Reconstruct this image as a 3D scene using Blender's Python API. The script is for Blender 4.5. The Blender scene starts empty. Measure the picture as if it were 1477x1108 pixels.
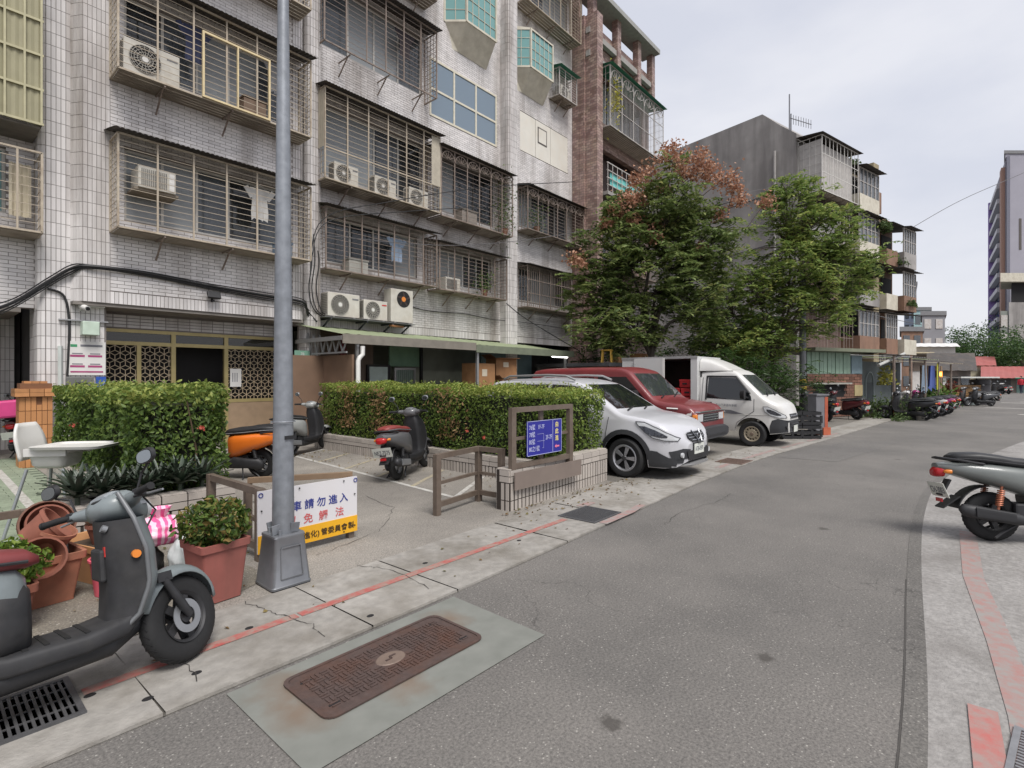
import bpy, math, random
import numpy as np
from mathutils import Vector, Matrix
from mathutils.bvhtree import BVHTree

R = math.radians
SC = bpy.context.scene
COL = SC.collection
random.seed(7)
RS = np.random.RandomState(11)

# ------------------------------------------------------------------ camera
cam = bpy.data.cameras.new('camera')
cam.sensor_width = 36.0
cam.lens = 36.0 * 760.0 / 1477.0
cam.shift_y = -9.0 / 1477.0
cam.clip_start = 0.05
cam.clip_end = 2000.0
CAM = bpy.data.objects.new('camera', cam)
CAM.location = (0.0, 0.0, 1.6)
CAM.rotation_euler = (R(90), 0, R(41 - 90))
COL.objects.link(CAM)
SC.camera = CAM

# ------------------------------------------------------------------ sky, sun, exposure (overcast)
SUN_EL, SUN_AZ = 58.0, 250.0            # azimuth measured from +X towards +Y
w = bpy.data.worlds.new('World'); SC.world = w; w.use_nodes = True
nt = w.node_tree; nt.nodes.clear()
out = nt.nodes.new('ShaderNodeOutputWorld'); bg = nt.nodes.new('ShaderNodeBackground')
sky = nt.nodes.new('ShaderNodeTexSky'); sky.sky_type = 'NISHITA'; sky.sun_disc = False
sky.sun_elevation = R(SUN_EL); sky.sun_rotation = R(90 - SUN_AZ); sky.dust_density = 3.0; sky.air_density = 1.2
tc = nt.nodes.new('ShaderNodeTexCoord'); mp = nt.nodes.new('ShaderNodeMapping'); mp.inputs['Scale'].default_value = (1.0, 1.0, 2.6)
n1 = nt.nodes.new('ShaderNodeTexNoise'); n1.inputs['Scale'].default_value = 2.1; n1.inputs['Detail'].default_value = 6; n1.inputs['Roughness'].default_value = .52
rp = nt.nodes.new('ShaderNodeValToRGB')
rp.color_ramp.elements[0].position = .38; rp.color_ramp.elements[0].color = (3.0, 3.08, 3.45, 1)
rp.color_ramp.elements[1].position = .62; rp.color_ramp.elements[1].color = (3.6, 3.62, 3.85, 1)
mx = nt.nodes.new('ShaderNodeMix'); mx.data_type = 'RGBA'; mx.inputs[0].default_value = .93
nt.links.new(tc.outputs['Generated'], mp.inputs['Vector']); nt.links.new(mp.outputs[0], n1.inputs['Vector'])
nt.links.new(n1.outputs['Fac'], rp.inputs['Fac'])
nt.links.new(sky.outputs[0], mx.inputs[6]); nt.links.new(rp.outputs[0], mx.inputs[7])
nt.links.new(mx.outputs[2], bg.inputs['Color']); bg.inputs['Strength'].default_value = .1
nt.links.new(bg.outputs[0], out.inputs[0])
sl = bpy.data.lights.new('sun', 'SUN'); sl.energy = 1.5; sl.angle = R(25); sl.color = (1, .97, .93)
so = bpy.data.objects.new('sun', sl); COL.objects.link(so)
sd = Vector((math.cos(R(SUN_EL)) * math.cos(R(SUN_AZ)), math.cos(R(SUN_EL)) * math.sin(R(SUN_AZ)), math.sin(R(SUN_EL))))
so.rotation_euler = sd.to_track_quat('Z', 'Y').to_euler()
SC.view_settings.view_transform = 'Standard'; SC.view_settings.look = 'None'
SC.view_settings.gamma = 1.0; SC.view_settings.exposure = 1.22
SC.view_settings.use_curve_mapping = False
SC.cycles.max_bounces = 6; SC.cycles.transparent_max_bounces = 12; SC.cycles.use_denoising = True
SC.cycles.caustics_reflective = False; SC.cycles.caustics_refractive = False

# ------------------------------------------------------------------ materials
def lin(c):
    return tuple(((v / 255) / 12.92 if v / 255 <= .04045 else ((v / 255 + .055) / 1.055) ** 2.4) for v in c)
MC = {}
def _nodes(name):
    m = bpy.data.materials.new(name); m.use_nodes = True
    return m, m.node_tree, m.node_tree.nodes['Principled BSDF']
def _mul(c, k): return tuple(min(1, v * k) for v in c) + (1,)
def mat(name, c, rough=.65, var=.1, sc=6, bump=0, bsc=None, metal=0, spec=.5, rnd=0, arnd=0, coat=0, c2=None, sc2=1.2, amt=.5, streak=False, alpha=1):
    """noise-varied principled material; c2 = patches of another colour; rnd / arnd = brightness change per object / per face"""
    if name in MC: return MC[name]
    m, nt, b = _nodes(name); L = nt.links.new; N = nt.nodes.new
    tc = N('ShaderNodeTexCoord'); no = N('ShaderNodeTexNoise'); no.inputs['Scale'].default_value = sc; no.inputs['Detail'].default_value = 6
    L(tc.outputs['Object'], no.inputs['Vector'])
    cr = N('ShaderNodeValToRGB'); cl = lin(c)
    cr.color_ramp.elements[0].position = .3; cr.color_ramp.elements[0].color = _mul(cl, 1 - var)
    cr.color_ramp.elements[1].position = .7; cr.color_ramp.elements[1].color = _mul(cl, 1 + var)
    L(no.outputs['Fac'], cr.inputs['Fac']); col = cr.outputs[0]
    if c2 is not None:
        n2 = N('ShaderNodeTexNoise'); n2.inputs['Scale'].default_value = sc2; n2.inputs['Detail'].default_value = 8; n2.inputs['Roughness'].default_value = .62
        if streak:
            mp = N('ShaderNodeMapping'); mp.inputs['Scale'].default_value = (1, 1, .12)
            L(tc.outputs['Object'], mp.inputs['Vector']); L(mp.outputs[0], n2.inputs['Vector'])
        else: L(tc.outputs['Object'], n2.inputs['Vector'])
        r2 = N('ShaderNodeValToRGB'); r2.color_ramp.elements[0].position = .45; r2.color_ramp.elements[1].position = .72
        r2.color_ramp.elements[1].color = (amt, amt, amt, 1)
        L(n2.outputs['Fac'], r2.inputs['Fac'])
        mx = N('ShaderNodeMix'); mx.data_type = 'RGBA'; mx.inputs[7].default_value = lin(c2) + (1,)
        L(r2.outputs[0], mx.inputs[0]); L(col, mx.inputs[6]); col = mx.outputs[2]
    if rnd or arnd:
        if arnd: s = N('ShaderNodeAttribute'); s.attribute_name = 'rnd'; so_ = s.outputs['Fac']
        else: s = N('ShaderNodeObjectInfo'); so_ = s.outputs['Random']
        mr = N('ShaderNodeMapRange'); k = rnd or arnd
        mr.inputs['To Min'].default_value = 1 - k; mr.inputs['To Max'].default_value = 1 + k
        L(so_, mr.inputs['Value'])
        hv = N('ShaderNodeHueSaturation'); L(mr.outputs[0], hv.inputs['Value']); L(col, hv.inputs['Color']); col = hv.outputs[0]
    L(col, b.inputs['Base Color'])
    b.inputs['Roughness'].default_value = rough; b.inputs['Metallic'].default_value = metal
    b.inputs['Specular IOR Level'].default_value = spec; b.inputs['Coat Weight'].default_value = coat
    b.inputs['Coat Roughness'].default_value = .06
    if alpha < 1: b.inputs['Alpha'].default_value = alpha
    if bump:
        nb = N('ShaderNodeTexNoise'); nb.inputs['Scale'].default_value = bsc or sc * 4; nb.inputs['Detail'].default_value = 4
        L(tc.outputs['Object'], nb.inputs['Vector'])
        bp = N('ShaderNodeBump'); bp.inputs['Strength'].default_value = bump; bp.inputs['Distance'].default_value = .01
        L(nb.outputs['Fac'], bp.inputs['Height']); L(bp.outputs[0], b.inputs['Normal'])
    MC[name] = m; return m
def glass(name, tint, see=.35, rough=.04):
    if name in MC: return MC[name]
    m, nt, b = _nodes(name); L = nt.links.new; N = nt.nodes.new
    b.inputs['Base Color'].default_value = lin(tint) + (1,); b.inputs['Roughness'].default_value = rough
    b.inputs['Specular IOR Level'].default_value = .8
    tr = N('ShaderNodeBsdfTransparent'); mx = N('ShaderNodeMixShader'); mx.inputs[0].default_value = see
    L(b.outputs[0], mx.inputs[1]); L(tr.outputs[0], mx.inputs[2]); L(mx.outputs[0], nt.nodes['Material Output'].inputs['Surface'])
    MC[name] = m; return m
def leafmat(name, cols, rough=.5, transl=.4):
    """leaf colours picked per leaf from the list"""
    if name in MC: return MC[name]
    m, nt, b = _nodes(name); L = nt.links.new; N = nt.nodes.new
    a = N('ShaderNodeAttribute'); a.attribute_name = 'rnd'; cr = N('ShaderNodeValToRGB')
    e = cr.color_ramp.elements
    while len(e) < len(cols): e.new(.5)
    for i, c in enumerate(cols): e[i].position = i / (len(cols) - 1); e[i].color = lin(c) + (1,)
    L(a.outputs['Fac'], cr.inputs['Fac']); L(cr.outputs[0], b.inputs['Base Color'])
    b.inputs['Roughness'].default_value = rough; b.inputs['Specular IOR Level'].default_value = .35
    t = N('ShaderNodeBsdfTranslucent'); L(cr.outputs[0], t.inputs['Color'])
    mx = N('ShaderNodeMixShader'); mx.inputs[0].default_value = transl
    L(b.outputs[0], mx.inputs[1]); L(t.outputs[0], mx.inputs[2]); L(mx.outputs[0], nt.nodes['Material Output'].inputs['Surface'])
    MC[name] = m; return m
def emit(name, c, s):
    if name in MC: return MC[name]
    m, nt, b = _nodes(name); b.inputs['Emission Color'].default_value = lin(c) + (1,); b.inputs['Emission Strength'].default_value = s
    b.inputs['Base Color'].default_value = lin(c) + (1,); MC[name] = m; return m

# ------------------------------------------------------------------ mesh builder
def frame(o, u, n):
    """wall frame: x along the wall, y outwards, z up"""
    u = Vector(u).normalized(); n = Vector(n).normalized(); o = Vector(o)
    return Matrix(((u.x, n.x, 0, o.x), (u.y, n.y, 0, o.y), (u.z, n.z, 1, o.z), (0, 0, 0, 1)))
def face_frame(o, u, up):
    """sign frame: x right, y up, z towards the viewer"""
    u = Vector(u).normalized(); up = Vector(up).normalized(); n = u.cross(up); o = Vector(o)
    return Matrix(((u.x, up.x, n.x, o.x), (u.y, up.y, n.y, o.y), (u.z, up.z, n.z, o.z), (0, 0, 0, 1)))
I4 = Matrix.Identity(4)
class MB:
    def __init__(s, T=None): s.v = []; s.f = []; s.T = T
    def add(s, vs, fs):
        k = len(s.v); s.v += [tuple(p) for p in vs]; s.f += [tuple(i + k for i in f) for f in fs]; return s
    def box(s, c, d, rz=0, M=None):
        x, y, z = d[0] / 2, d[1] / 2, d[2] / 2; C = Vector(c)
        m = M if M is not None else Matrix.Rotation(rz, 3, 'Z')
        vs = [C + m @ Vector(p) for p in ((-x, -y, -z), (x, -y, -z), (x, y, -z), (-x, y, -z), (-x, -y, z), (x, -y, z), (x, y, z), (-x, y, z))]
        return s.add(vs, ((0, 3, 2, 1), (4, 5, 6, 7), (0, 1, 5, 4), (1, 2, 6, 5), (2, 3, 7, 6), (3, 0, 4, 7)))
    def bx(s, x0, x1, y0, y1, z0, z1):
        return s.box(((x0 + x1) / 2, (y0 + y1) / 2, (z0 + z1) / 2), (abs(x1 - x0), abs(y1 - y0), abs(z1 - z0)))
    def bar(s, p, q, a, b=None, up=(0, 0, 1)):
        b = b or a; p = Vector(p); q = Vector(q); d = q - p; L = d.length
        if L < 1e-6: return s
        x = d / L; upv = Vector(up)
        if abs(x.dot(upv)) > .98: upv = Vector((1, 0, 0)) if abs(x.x) < .9 else Vector((0, 1, 0))
        y = upv.cross(x).normalized(); z = x.cross(y)
        m = Matrix((x, y, z)).transposed()
        return s.box((p + q) / 2, (L, a, b), M=m)
    def tube(s, pts, r, n=8, cap=True):
        P = [Vector(p) for p in pts]; k = len(P); rr = r if isinstance(r, (list, tuple)) else [r] * k
        up = Vector((0, 0, 1)); rings = []; ref = None
        for i in range(k):
            t = (P[min(i + 1, k - 1)] - P[max(i - 1, 0)])
            t = t.normalized() if t.length > 1e-9 else Vector((0, 0, 1))
            if ref is None: ref = up if abs(t.z) < .9 else Vector((1, 0, 0))
            a = ref - t * ref.dot(t)
            a = a.normalized() if a.length > 1e-6 else t.orthogonal().normalized()
            ref = a; b = t.cross(a)
            rings.append([P[i] + (a * math.cos(2 * math.pi * j / n) + b * math.sin(2 * math.pi * j / n)) * rr[i] for j in range(n)])
        return s.rings(rings, cap)
    def rings(s, rings, cap=True, closed=True):
        n = len(rings[0]); vs = [p for r in rings for p in r]; fs = []
        for i in range(len(rings) - 1):
            for j in range(n if closed else n - 1):
                a = i * n + j; b = i * n + (j + 1) % n
                fs.append((a, b, b + n, a + n))
        if cap and closed:
            fs.append(tuple(reversed(range(n)))); fs.append(tuple((len(rings) - 1) * n + j for j in range(n)))
        return s.add(vs, fs)
    def grid(s, P):
        n = len(P[0]); vs = [p for r in P for p in r]
        return s.add(vs, [(i * n + j, i * n + j + 1, (i + 1) * n + j + 1, (i + 1) * n + j) for i in range(len(P) - 1) for j in range(n - 1)])
    def cyl(s, p, q, r0, r1=None, n=14, cap=True): return s.tube([p, q], [r0, r0 if r1 is None else r1], n, cap)
    def lathe(s, prof, n=20, M=I4, cap=True):
        return s.rings([[M @ Vector((r * math.cos(2 * math.pi * j / n), r * math.sin(2 * math.pi * j / n), z)) for j in range(n)] for r, z in prof], cap)
    def torus(s, R0, r, n=28, m=10, M=I4, sq=1.0):
        rings = []
        for i in range(n + 1):
            a = 2 * math.pi * i / n
            ring = []
            for j in range(m):
                b = 2 * math.pi * j / m; cr = math.cos(b); sr = math.sin(b)
                rad = R0 + r * cr; ring.append(M @ Vector((rad * math.cos(a), rad * math.sin(a), r * sq * sr)))
            rings.append(ring)
        return s.rings(rings, cap=False)
    def prism(s, poly, z0, z1, M=I4):
        n = len(poly); vs = [M @ Vector((x, y, z0)) for x, y in poly] + [M @ Vector((x, y, z1)) for x, y in poly]
        return s.add(vs, [tuple(reversed(range(n))), tuple(range(n, 2 * n))] + [(i, (i + 1) % n, (i + 1) % n + n, i + n) for i in range(n)])
    def sloft(s, st, n=18, cap=True):
        """superellipse loft along x; station = (x, y, z, half width, half height, exponent)"""
        rings = []
        for x, y, z, hw, hh, e in st:
            ring = []
            for j in range(n):
                a = 2 * math.pi * (j + .5) / n; c, sn = math.cos(a), math.sin(a)
                ring.append((x, y + hw * math.copysign(abs(c) ** (2 / e), c), z + hh * math.copysign(abs(sn) ** (2 / e), sn)))
            rings.append(ring)
        return s.rings(rings, cap)
    def mesh(s, name, smooth=None):
        v, f = s.v, s.f
        if s.T is not None:
            v = [s.T @ Vector(p) for p in v]
            if s.T.to_3x3().determinant() < 0: f = [tuple(reversed(q)) for q in f]
        m = bpy.data.meshes.new(name); m.from_pydata([tuple(p) for p in v], [], f)
        if smooth:
            m.polygons.foreach_set('use_smooth', [True] * len(m.polygons)); m.set_sharp_from_angle(angle=R(smooth))
        return m
    def build(s, name, ma, parent=None, smooth=None, bev=0, sub=0):
        return link(name, s.mesh(name, smooth), ma, parent, bev, sub)
def link(name, me, ma=None, parent=None, bev=0, sub=0):
    if ma is not None and not me.materials: me.materials.append(ma)
    o = bpy.data.objects.new(name, me); COL.objects.link(o)
    if parent is not None: o.parent = parent
    if sub:
        sb = o.modifiers.new('sub', 'SUBSURF'); sb.levels = sub; sb.render_levels = sub
    if bev:
        b = o.modifiers.new('bevel', 'BEVEL'); b.width = bev; b.segments = 2; b.limit_method = 'ANGLE'; b.angle_limit = R(40)
    return o
def thing(name, label, cat, loc=(0, 0, 0), rz=0, group=None, M=None):
    o = bpy.data.objects.new(name, None); COL.objects.link(o); o.empty_display_size = .1
    if M is not None: o.matrix_world = M
    else: o.location = loc; o.rotation_euler = (0, 0, rz)
    return tag(o, label, cat, group)
def tag(o, label, cat, group=None, kind=None):
    o['label'] = label; o['category'] = cat
    if group: o['group'] = group
    if kind: o['kind'] = kind
    return o
def struct(o): o['kind'] = 'structure'; return o
def stuff(o): o['kind'] = 'stuff'; return o
def copy_tree(o, parent=None):
    c = o.copy(); COL.objects.link(c); c.parent = parent
    for ch in [q for q in o.children]: copy_tree(ch, c)
    return c
def text(name, body, size, T, ma, parent=None, align='LEFT', squash=1.0, bold=0.0):
    cu = bpy.data.curves.new('lettering', 'FONT'); cu.body = body; cu.size = size; cu.align_x = align; cu.extrude = .0006; cu.offset = bold; cu.resolution_u = 3
    o = bpy.data.objects.new('lettering', cu); COL.objects.link(o); bpy.context.view_layer.update()
    me = bpy.data.meshes.new_from_object(o.evaluated_get(bpy.context.evaluated_depsgraph_get()))
    bpy.data.objects.remove(o)
    me.transform(T @ Matrix.Diagonal((squash, 1, 1, 1)))
    return link(name, me, ma, parent)
def leaves(name, pos, nrm, size, ma, parent=None, aspect=.5, jit=.5, rnd=None, szvar=.35, fold=.25, along=None):
    """many small folded leaf faces in one mesh; pos, nrm: (n,3)"""
    pos = np.asarray(pos, float); nrm = np.asarray(nrm, float); n = len(pos)
    nr = nrm + RS.normal(0, jit, (n, 3)); nr /= np.linalg.norm(nr, axis=1)[:, None] + 1e-9
    a = RS.normal(0, 1, (n, 3)) if along is None else np.asarray(along, float) + RS.normal(0, .35, (n, 3))
    a -= nr * (a * nr).sum(1)[:, None]; a /= np.linalg.norm(a, axis=1)[:, None] + 1e-9
    b = np.cross(nr, a); s = (size * (1 + RS.uniform(-szvar, szvar, n)))[:, None] if np.ndim(size) == 0 else np.asarray(size)[:, None]
    v = np.empty((n, 4, 3))
    v[:, 0] = pos - a * s * .5; v[:, 2] = pos + a * s * .5
    v[:, 1] = pos + b * s * aspect * .5 + nr * s * fold * aspect - a * s * .06
    v[:, 3] = pos - b * s * aspect * .5 + nr * s * fold * aspect - a * s * .06
    idx = np.arange(n * 4).reshape(n, 4)
    tri = np.stack([idx[:, [0, 1, 2]], idx[:, [0, 2, 3]]], 1).reshape(-1)
    m = bpy.data.meshes.new(name)
    m.vertices.add(n * 4); m.vertices.foreach_set('co', v.reshape(-1))
    m.loops.add(n * 6); m.loops.foreach_set('vertex_index', tri.astype(np.int32))
    m.polygons.add(n * 2); m.polygons.foreach_set('loop_start', np.arange(0, n * 6, 3, dtype=np.int32))
    m.polygons.foreach_set('loop_total', np.full(n * 2, 3, np.int32))
    rv = RS.uniform(0, 1, n) if rnd is None else np.asarray(rnd)
    at = m.attributes.new('rnd', 'FLOAT', 'FACE'); at.data.foreach_set('value', np.repeat(rv, 2).astype(np.float32))
    m.update(calc_edges=True); m.validate()
    return stuff(link(name, m, ma, parent))
def face_rnd(me, per, seed=3):
    k = len(me.polygons); at = me.attributes.new('rnd', 'FLOAT', 'FACE')
    at.data.foreach_set('value', np.repeat(np.random.RandomState(seed).uniform(0, 1, k // per + 1), per)[:k].astype(np.float32))
# ------------------------------------------------------------------ shared materials
CONC = mat('concrete', (158, 153, 147), .85, .12, 3, .35, 40, c2=(112, 107, 100), sc2=.7, amt=.55)
CONC_L = mat('concrete_slab', (146, 142, 136), .88, .16, 14, .5, 60, c2=(104, 98, 88), sc2=1.6, amt=.85, rnd=.07)
STEEL = mat('galvanised_steel', (138, 142, 148), .5, .16, 14, .08, metal=.4, c2=(98, 100, 104), sc2=3.5, amt=.75, streak=True)
IRON = mat('cast_iron', (88, 74, 70), .6, .15, 30, .2, metal=.3, c2=(104, 66, 46), sc2=4, amt=.5)
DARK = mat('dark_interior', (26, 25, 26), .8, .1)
BLACKP = mat('black_plastic', (34, 34, 36), .5, .12, 20)
RUBBER = mat('rubber', (28, 28, 29), .75, .15, 40)
WHITE = mat('white_paint', (214, 212, 208), .5, .04, 4)
BROWNP = mat('brown_railing_paint', (104, 92, 82), .5, .12, 12, c2=(80, 64, 52), sc2=5, amt=.5)
CHROME = mat('chrome', (200, 202, 205), .18, .03, metal=1)
ALU = mat('aluminium', (168, 168, 168), .4, .05, metal=.6)
def asphalt_mat(name, base, patch, speck=.55):
    if name in MC: return MC[name]
    m, nt, b = _nodes(name); L = nt.links.new; N = nt.nodes.new
    tc = N('ShaderNodeTexCoord')
    def noise(s, d=6, ro=.6):
        n = N('ShaderNodeTexNoise'); n.inputs['Scale'].default_value = s; n.inputs['Detail'].default_value = d; n.inputs['Roughness'].default_value = ro
        L(tc.outputs['Object'], n.inputs['Vector']); return n.outputs['Fac']
    def ramp(f, p0, p1, c0, c1):
        r = N('ShaderNodeValToRGB'); e = r.color_ramp.elements; e[0].position = p0; e[1].position = p1; e[0].color = c0; e[1].color = c1; L(f, r.inputs['Fac']); return r.outputs[0]
    def mix(f, a, c, mode='MIX'):
        x = N('ShaderNodeMix'); x.data_type = 'RGBA'; x.blend_type = mode
        if isinstance(f, float): x.inputs[0].default_value = f
        else: L(f, x.inputs[0])
        L(a, x.inputs[6])
        if isinstance(c, tuple): x.inputs[7].default_value = c
        else: L(c, x.inputs[7])
        return x.outputs[2]
    bl = lin(base); pl = lin(patch)
    big = ramp(noise(.55, 7, .62), .38, .66, bl + (1,), pl + (1,))
    fine = ramp(noise(70, 4, .75), .36, .66, (.6, .6, .6, 1), (1.3, 1.3, 1.28, 1))
    c = mix(1.0, big, fine, 'MULTIPLY')
    vo = N('ShaderNodeTexVoronoi'); vo.inputs['Scale'].default_value = 42; L(tc.outputs['Object'], vo.inputs['Vector'])
    sp = ramp(vo.outputs['Distance'], .13, .22, (speck, speck, speck, 1), (0, 0, 0, 1))
    gate = ramp(noise(16, 3), .44, .56, (0, 0, 0, 1), (1, 1, 1, 1))
    g2 = N('ShaderNodeMath'); g2.operation = 'MULTIPLY'; L(sp, g2.inputs[0]); L(gate, g2.inputs[1])
    c = mix(g2.outputs[0], c, lin((190, 186, 178)) + (1,))
    v2 = N('ShaderNodeTexVoronoi'); v2.inputs['Scale'].default_value = 1.1; v2.feature = 'DISTANCE_TO_EDGE'
    wv = N('ShaderNodeVectorMath'); wv.operation = 'ADD'; ns = N('ShaderNodeTexNoise'); ns.inputs['Scale'].default_value = 2.2; ns.inputs['Detail'].default_value = 6
    L(tc.outputs['Object'], ns.inputs['Vector']); L(tc.outputs['Object'], wv.inputs[0]); L(ns.outputs['Color'], wv.inputs[1]); L(wv.outputs[0], v2.inputs['Vector'])
    cr = ramp(v2.outputs['Distance'], .0, .010, (1, 1, 1, 1), (0, 0, 0, 1)); cg = ramp(noise(.35, 3), .5, .6, (0, 0, 0, 1), (.6, .6, .6, 1))
    g3 = N('ShaderNodeMath'); g3.operation = 'MULTIPLY'; L(cr, g3.inputs[0]); L(cg, g3.inputs[1])
    c = mix(g3.outputs[0], c, lin((52, 50, 48)) + (1,))
    v3 = N('ShaderNodeTexVoronoi'); v3.inputs['Scale'].default_value = .9; L(tc.outputs['Object'], v3.inputs['Vector'])
    ad = N('ShaderNodeMath'); ad.operation = 'MULTIPLY_ADD'; ad.inputs[1].default_value = .10; L(noise(14, 4), ad.inputs[0]); L(v3.outputs['Distance'], ad.inputs[2])
    c = mix(ramp(ad.outputs[0], .085, .115, (.75, .75, .75, 1), (0, 0, 0, 1)), c, lin((62, 58, 54)) + (1,))
    c = mix(ramp(noise(1.7, 8, .7), .56, .74, (0, 0, 0, 1), (.22, .22, .22, 1)), c, _mul(bl, .62))
    L(c, b.inputs['Base Color']); b.inputs['Roughness'].default_value = .82
    bp = N('ShaderNodeBump'); bp.inputs['Strength'].default_value = .5; bp.inputs['Distance'].default_value = .006
    L(noise(110, 2), bp.inputs['Height']); L(bp.outputs[0], b.inputs['Normal'])
    MC[name] = m; return m
ASPH = asphalt_mat('asphalt', (99, 96, 93), (117, 113, 109), .5)
FORE = asphalt_mat('forecourt_concrete', (124, 119, 113), (154, 148, 140), .1)
LOT = asphalt_mat('parking_ground', (104, 100, 95), (126, 121, 114), .3)
AGG = asphalt_mat('exposed_aggregate', (116, 110, 101), (138, 132, 120), 1.0)

# ------------------------------------------------------------------ ground, road, pavements
def interp(t, x):
    if x <= t[0][0]: return t[0][1]
    for (a, b), (c, d) in zip(t, t[1:]):
        if x <= c: return b + (d - b) * (x - a) / (c - a)
    return t[-1][1]
LE = [(-40, 2.8), (.45, 2.87), (2.7, 2.87), (4.4, 2.95), (8.2, 3.12), (11.2, 3.1), (16, 2.72), (22, 2.35), (30.6, 1.8), (45, .9), (60, 0), (90, -2), (160, -8)]
RE = [(-40, -.1), (2.77, .11), (4, .2), (6, .34), (8, .42), (10, .4), (13, .04), (18.4, -1.0), (30, -4), (60, -11), (90, -19), (160, -38)]
def smooth(t, x): return sum(interp(t, x + d) for d in (-1, -.5, 0, .5, 1)) / 5
def ribbon(name, fa, fb, xs, z, ma, parent=None, ny=1):
    mb = MB(); mb.grid([[(x, fa(x) + (fb(x) - fa(x)) * j / ny, z) for j in range(ny + 1)] for x in xs])
    return mb.build(name, ma, parent)
xs_all = list(np.arange(-20, 30, .5)) + list(np.arange(30, 161, 3))
g = MB(); g.bx(-300, 500, -300, 400, -.6, -.03); struct(g.build('ground', mat('ground_soil', (112, 108, 102), .9, .2, .5)))
ROAD = struct(ribbon('asphalt_road', lambda x: smooth(LE, x), lambda x: smooth(RE, x), xs_all, 0, ASPH))
struct(ribbon('pavement', lambda x: smooth(RE, x), lambda x: smooth(RE, x) - 6, xs_all, .004, mat('right_pavement', (142, 139, 136), .88, .2, 26, .6, 70, c2=(106, 102, 98), sc2=1.4, amt=.85)))
def sheet(name, pts, z, ma, parent=None, th=0):
    mb = MB()
    if th: mb.prism(pts, z - th, z)
    else: mb.add([(x, y, z) for x, y in pts], [tuple(range(len(pts)))])
    return mb.build(name, ma, parent)
FC = struct(sheet('forecourt', [(-12, 3.5), (7.1, 3.6), (7.1, 30), (-12, 30)], .012, FORE))
struct(sheet('parking_lot', [(7.1, 3.6), (18, 3.2), (34, 1.9), (70, -2), (70, 40), (7.1, 40)], .010, LOT))
struct(sheet('aggregate_paving', [(-6, 3.88), (1.15, 3.88), (1.9, 4.2), (1.9, 4.55), (1.55, 5.85), (-6, 5.85)], .017, AGG))
# drain strip along the kerb, one slab after the other
DS = struct(ribbon('drain_strip', lambda x: smooth(LE, x) - .005, lambda x: smooth(LE, x) + 1.0, [x for x in xs_all if x < 40], .006, mat('strip_bed', (96, 92, 86), .9)))
xj = -6.0
SLABS = []
while xj < 32:
    L_ = random.choice((.95, 1.15, 1.3, .75, 1.5)) * (1 if xj < 12 else 1.4)
    if xj < 1.0 < xj + L_: L_ = 1.02 - xj if 1.02 - xj > .4 else L_
    mb = MB(); n = 4; g_ = .006
    wd = .98 if xj < 8 else .8
    sk = random.uniform(-.03, .03)
    top = [(xj + g_ + (L_ - 2 * g_) * i / n, smooth(LE, xj + L_ * i / n), .022) for i in range(n + 1)]
    topb = [(xj + g_ + sk + (L_ - 2 * g_) * i / n, smooth(LE, xj + L_ * i / n) + wd, .022) for i in range(n + 1)]
    low = [(p[0], p[1] - .004, -.02) for p in top]
    mb.grid([low, top, topb]); mb.build('slab', CONC_L, DS); SLABS.append(xj); xj += L_
hole = MB(); hole.lathe([(.001, .0245), (.024, .0245), (.026, .0225)], 14)
hm = hole.mesh('weep_hole'); hm.materials.append(DARK)
for x, y in ((1.02, 3.12), (.78, 3.05), (1.42, 3.43), (1.88, 3.38), (2.02, 3.0), (.60, 3.3), (2.9, 3.5), (3.9, 3.3)):
    o = link('weep_hole', hm, None, DS); o.location = (x, y, .0); o.scale = (1.0, .75, 1)
# worn red no-parking lines
def worn(name, c, under, lo=.35, hi=.6, s=9):
    m, nt, b = _nodes(name); L = nt.links.new; N = nt.nodes.new
    tc = N('ShaderNodeTexCoord'); n = N('ShaderNodeTexNoise'); n.inputs['Scale'].default_value = s; n.inputs['Detail'].default_value = 9; n.inputs['Roughness'].default_value = .7
    L(tc.outputs['Object'], n.inputs['Vector']); r = N('ShaderNodeValToRGB'); r.color_ramp.elements[0].position = lo; r.color_ramp.elements[1].position = hi
    r.color_ramp.elements[0].color = lin(under) + (1,); r.color_ramp.elements[1].color = lin(c) + (1,)
    L(n.outputs['Fac'], r.inputs['Fac']); L(r.outputs[0], b.inputs['Base Color']); b.inputs['Roughness'].default_value = .75; MC[name] = m; return m
REDP = worn('worn_red_paint', (164, 84, 78), (144, 128, 118), .38, .62, 14)
REDF = worn('faded_red_paint', (156, 112, 106), (140, 136, 132), .4, .68, 12)
WHP = worn('worn_white_paint', (186, 184, 178), (140, 134, 126), .33, .55, 14)
YEP = worn('worn_yellow_paint', (178, 166, 134), (138, 132, 124), .38, .64, 14)
def stripe(name, pts, wdt, z, ma, parent):
    mb = MB(); P = [Vector((x, y, 0)) for x, y in pts]; rows = []
    for i, p in enumerate(P):
        t = (P[min(i + 1, len(P) - 1)] - P[max(i - 1, 0)]).normalized(); nn = Vector((-t.y, t.x, 0)) * wdt / 2
        rows.append([(p.x - nn.x, p.y - nn.y, z), (p.x + nn.x, p.y + nn.y, z)])
    mb.grid(rows); return mb.build(name, ma, parent)
for a, b in ((.58, 1.7), (1.72, 4.1), (4.12, 4.82)):
    stripe('red_line', [(x, 3.36 + .012 * (x - 1)) for x in np.linspace(a, b, 8)], .075, .0255, REDP, DS)
stripe('red_line', [(4.95, 3.0), (5.6, 3.02), (6.0, 3.08)], .1, .0255, REDF, DS)
stripe('red_line', [(5.42, 3.6), (5.7, 3.62)], .12, .0255, REDF, DS)
for a, b in ((9.3, 9.9), (10.7, 12.4), (12.9, 14.4), (14.7, 17.5)):
    stripe('red_line', [(x, smooth(LE, x) + .22) for x in np.linspace(a, b, 6)], .1, .0255, REDF, DS)
RPAV = bpy.data.objects['pavement']
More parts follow.
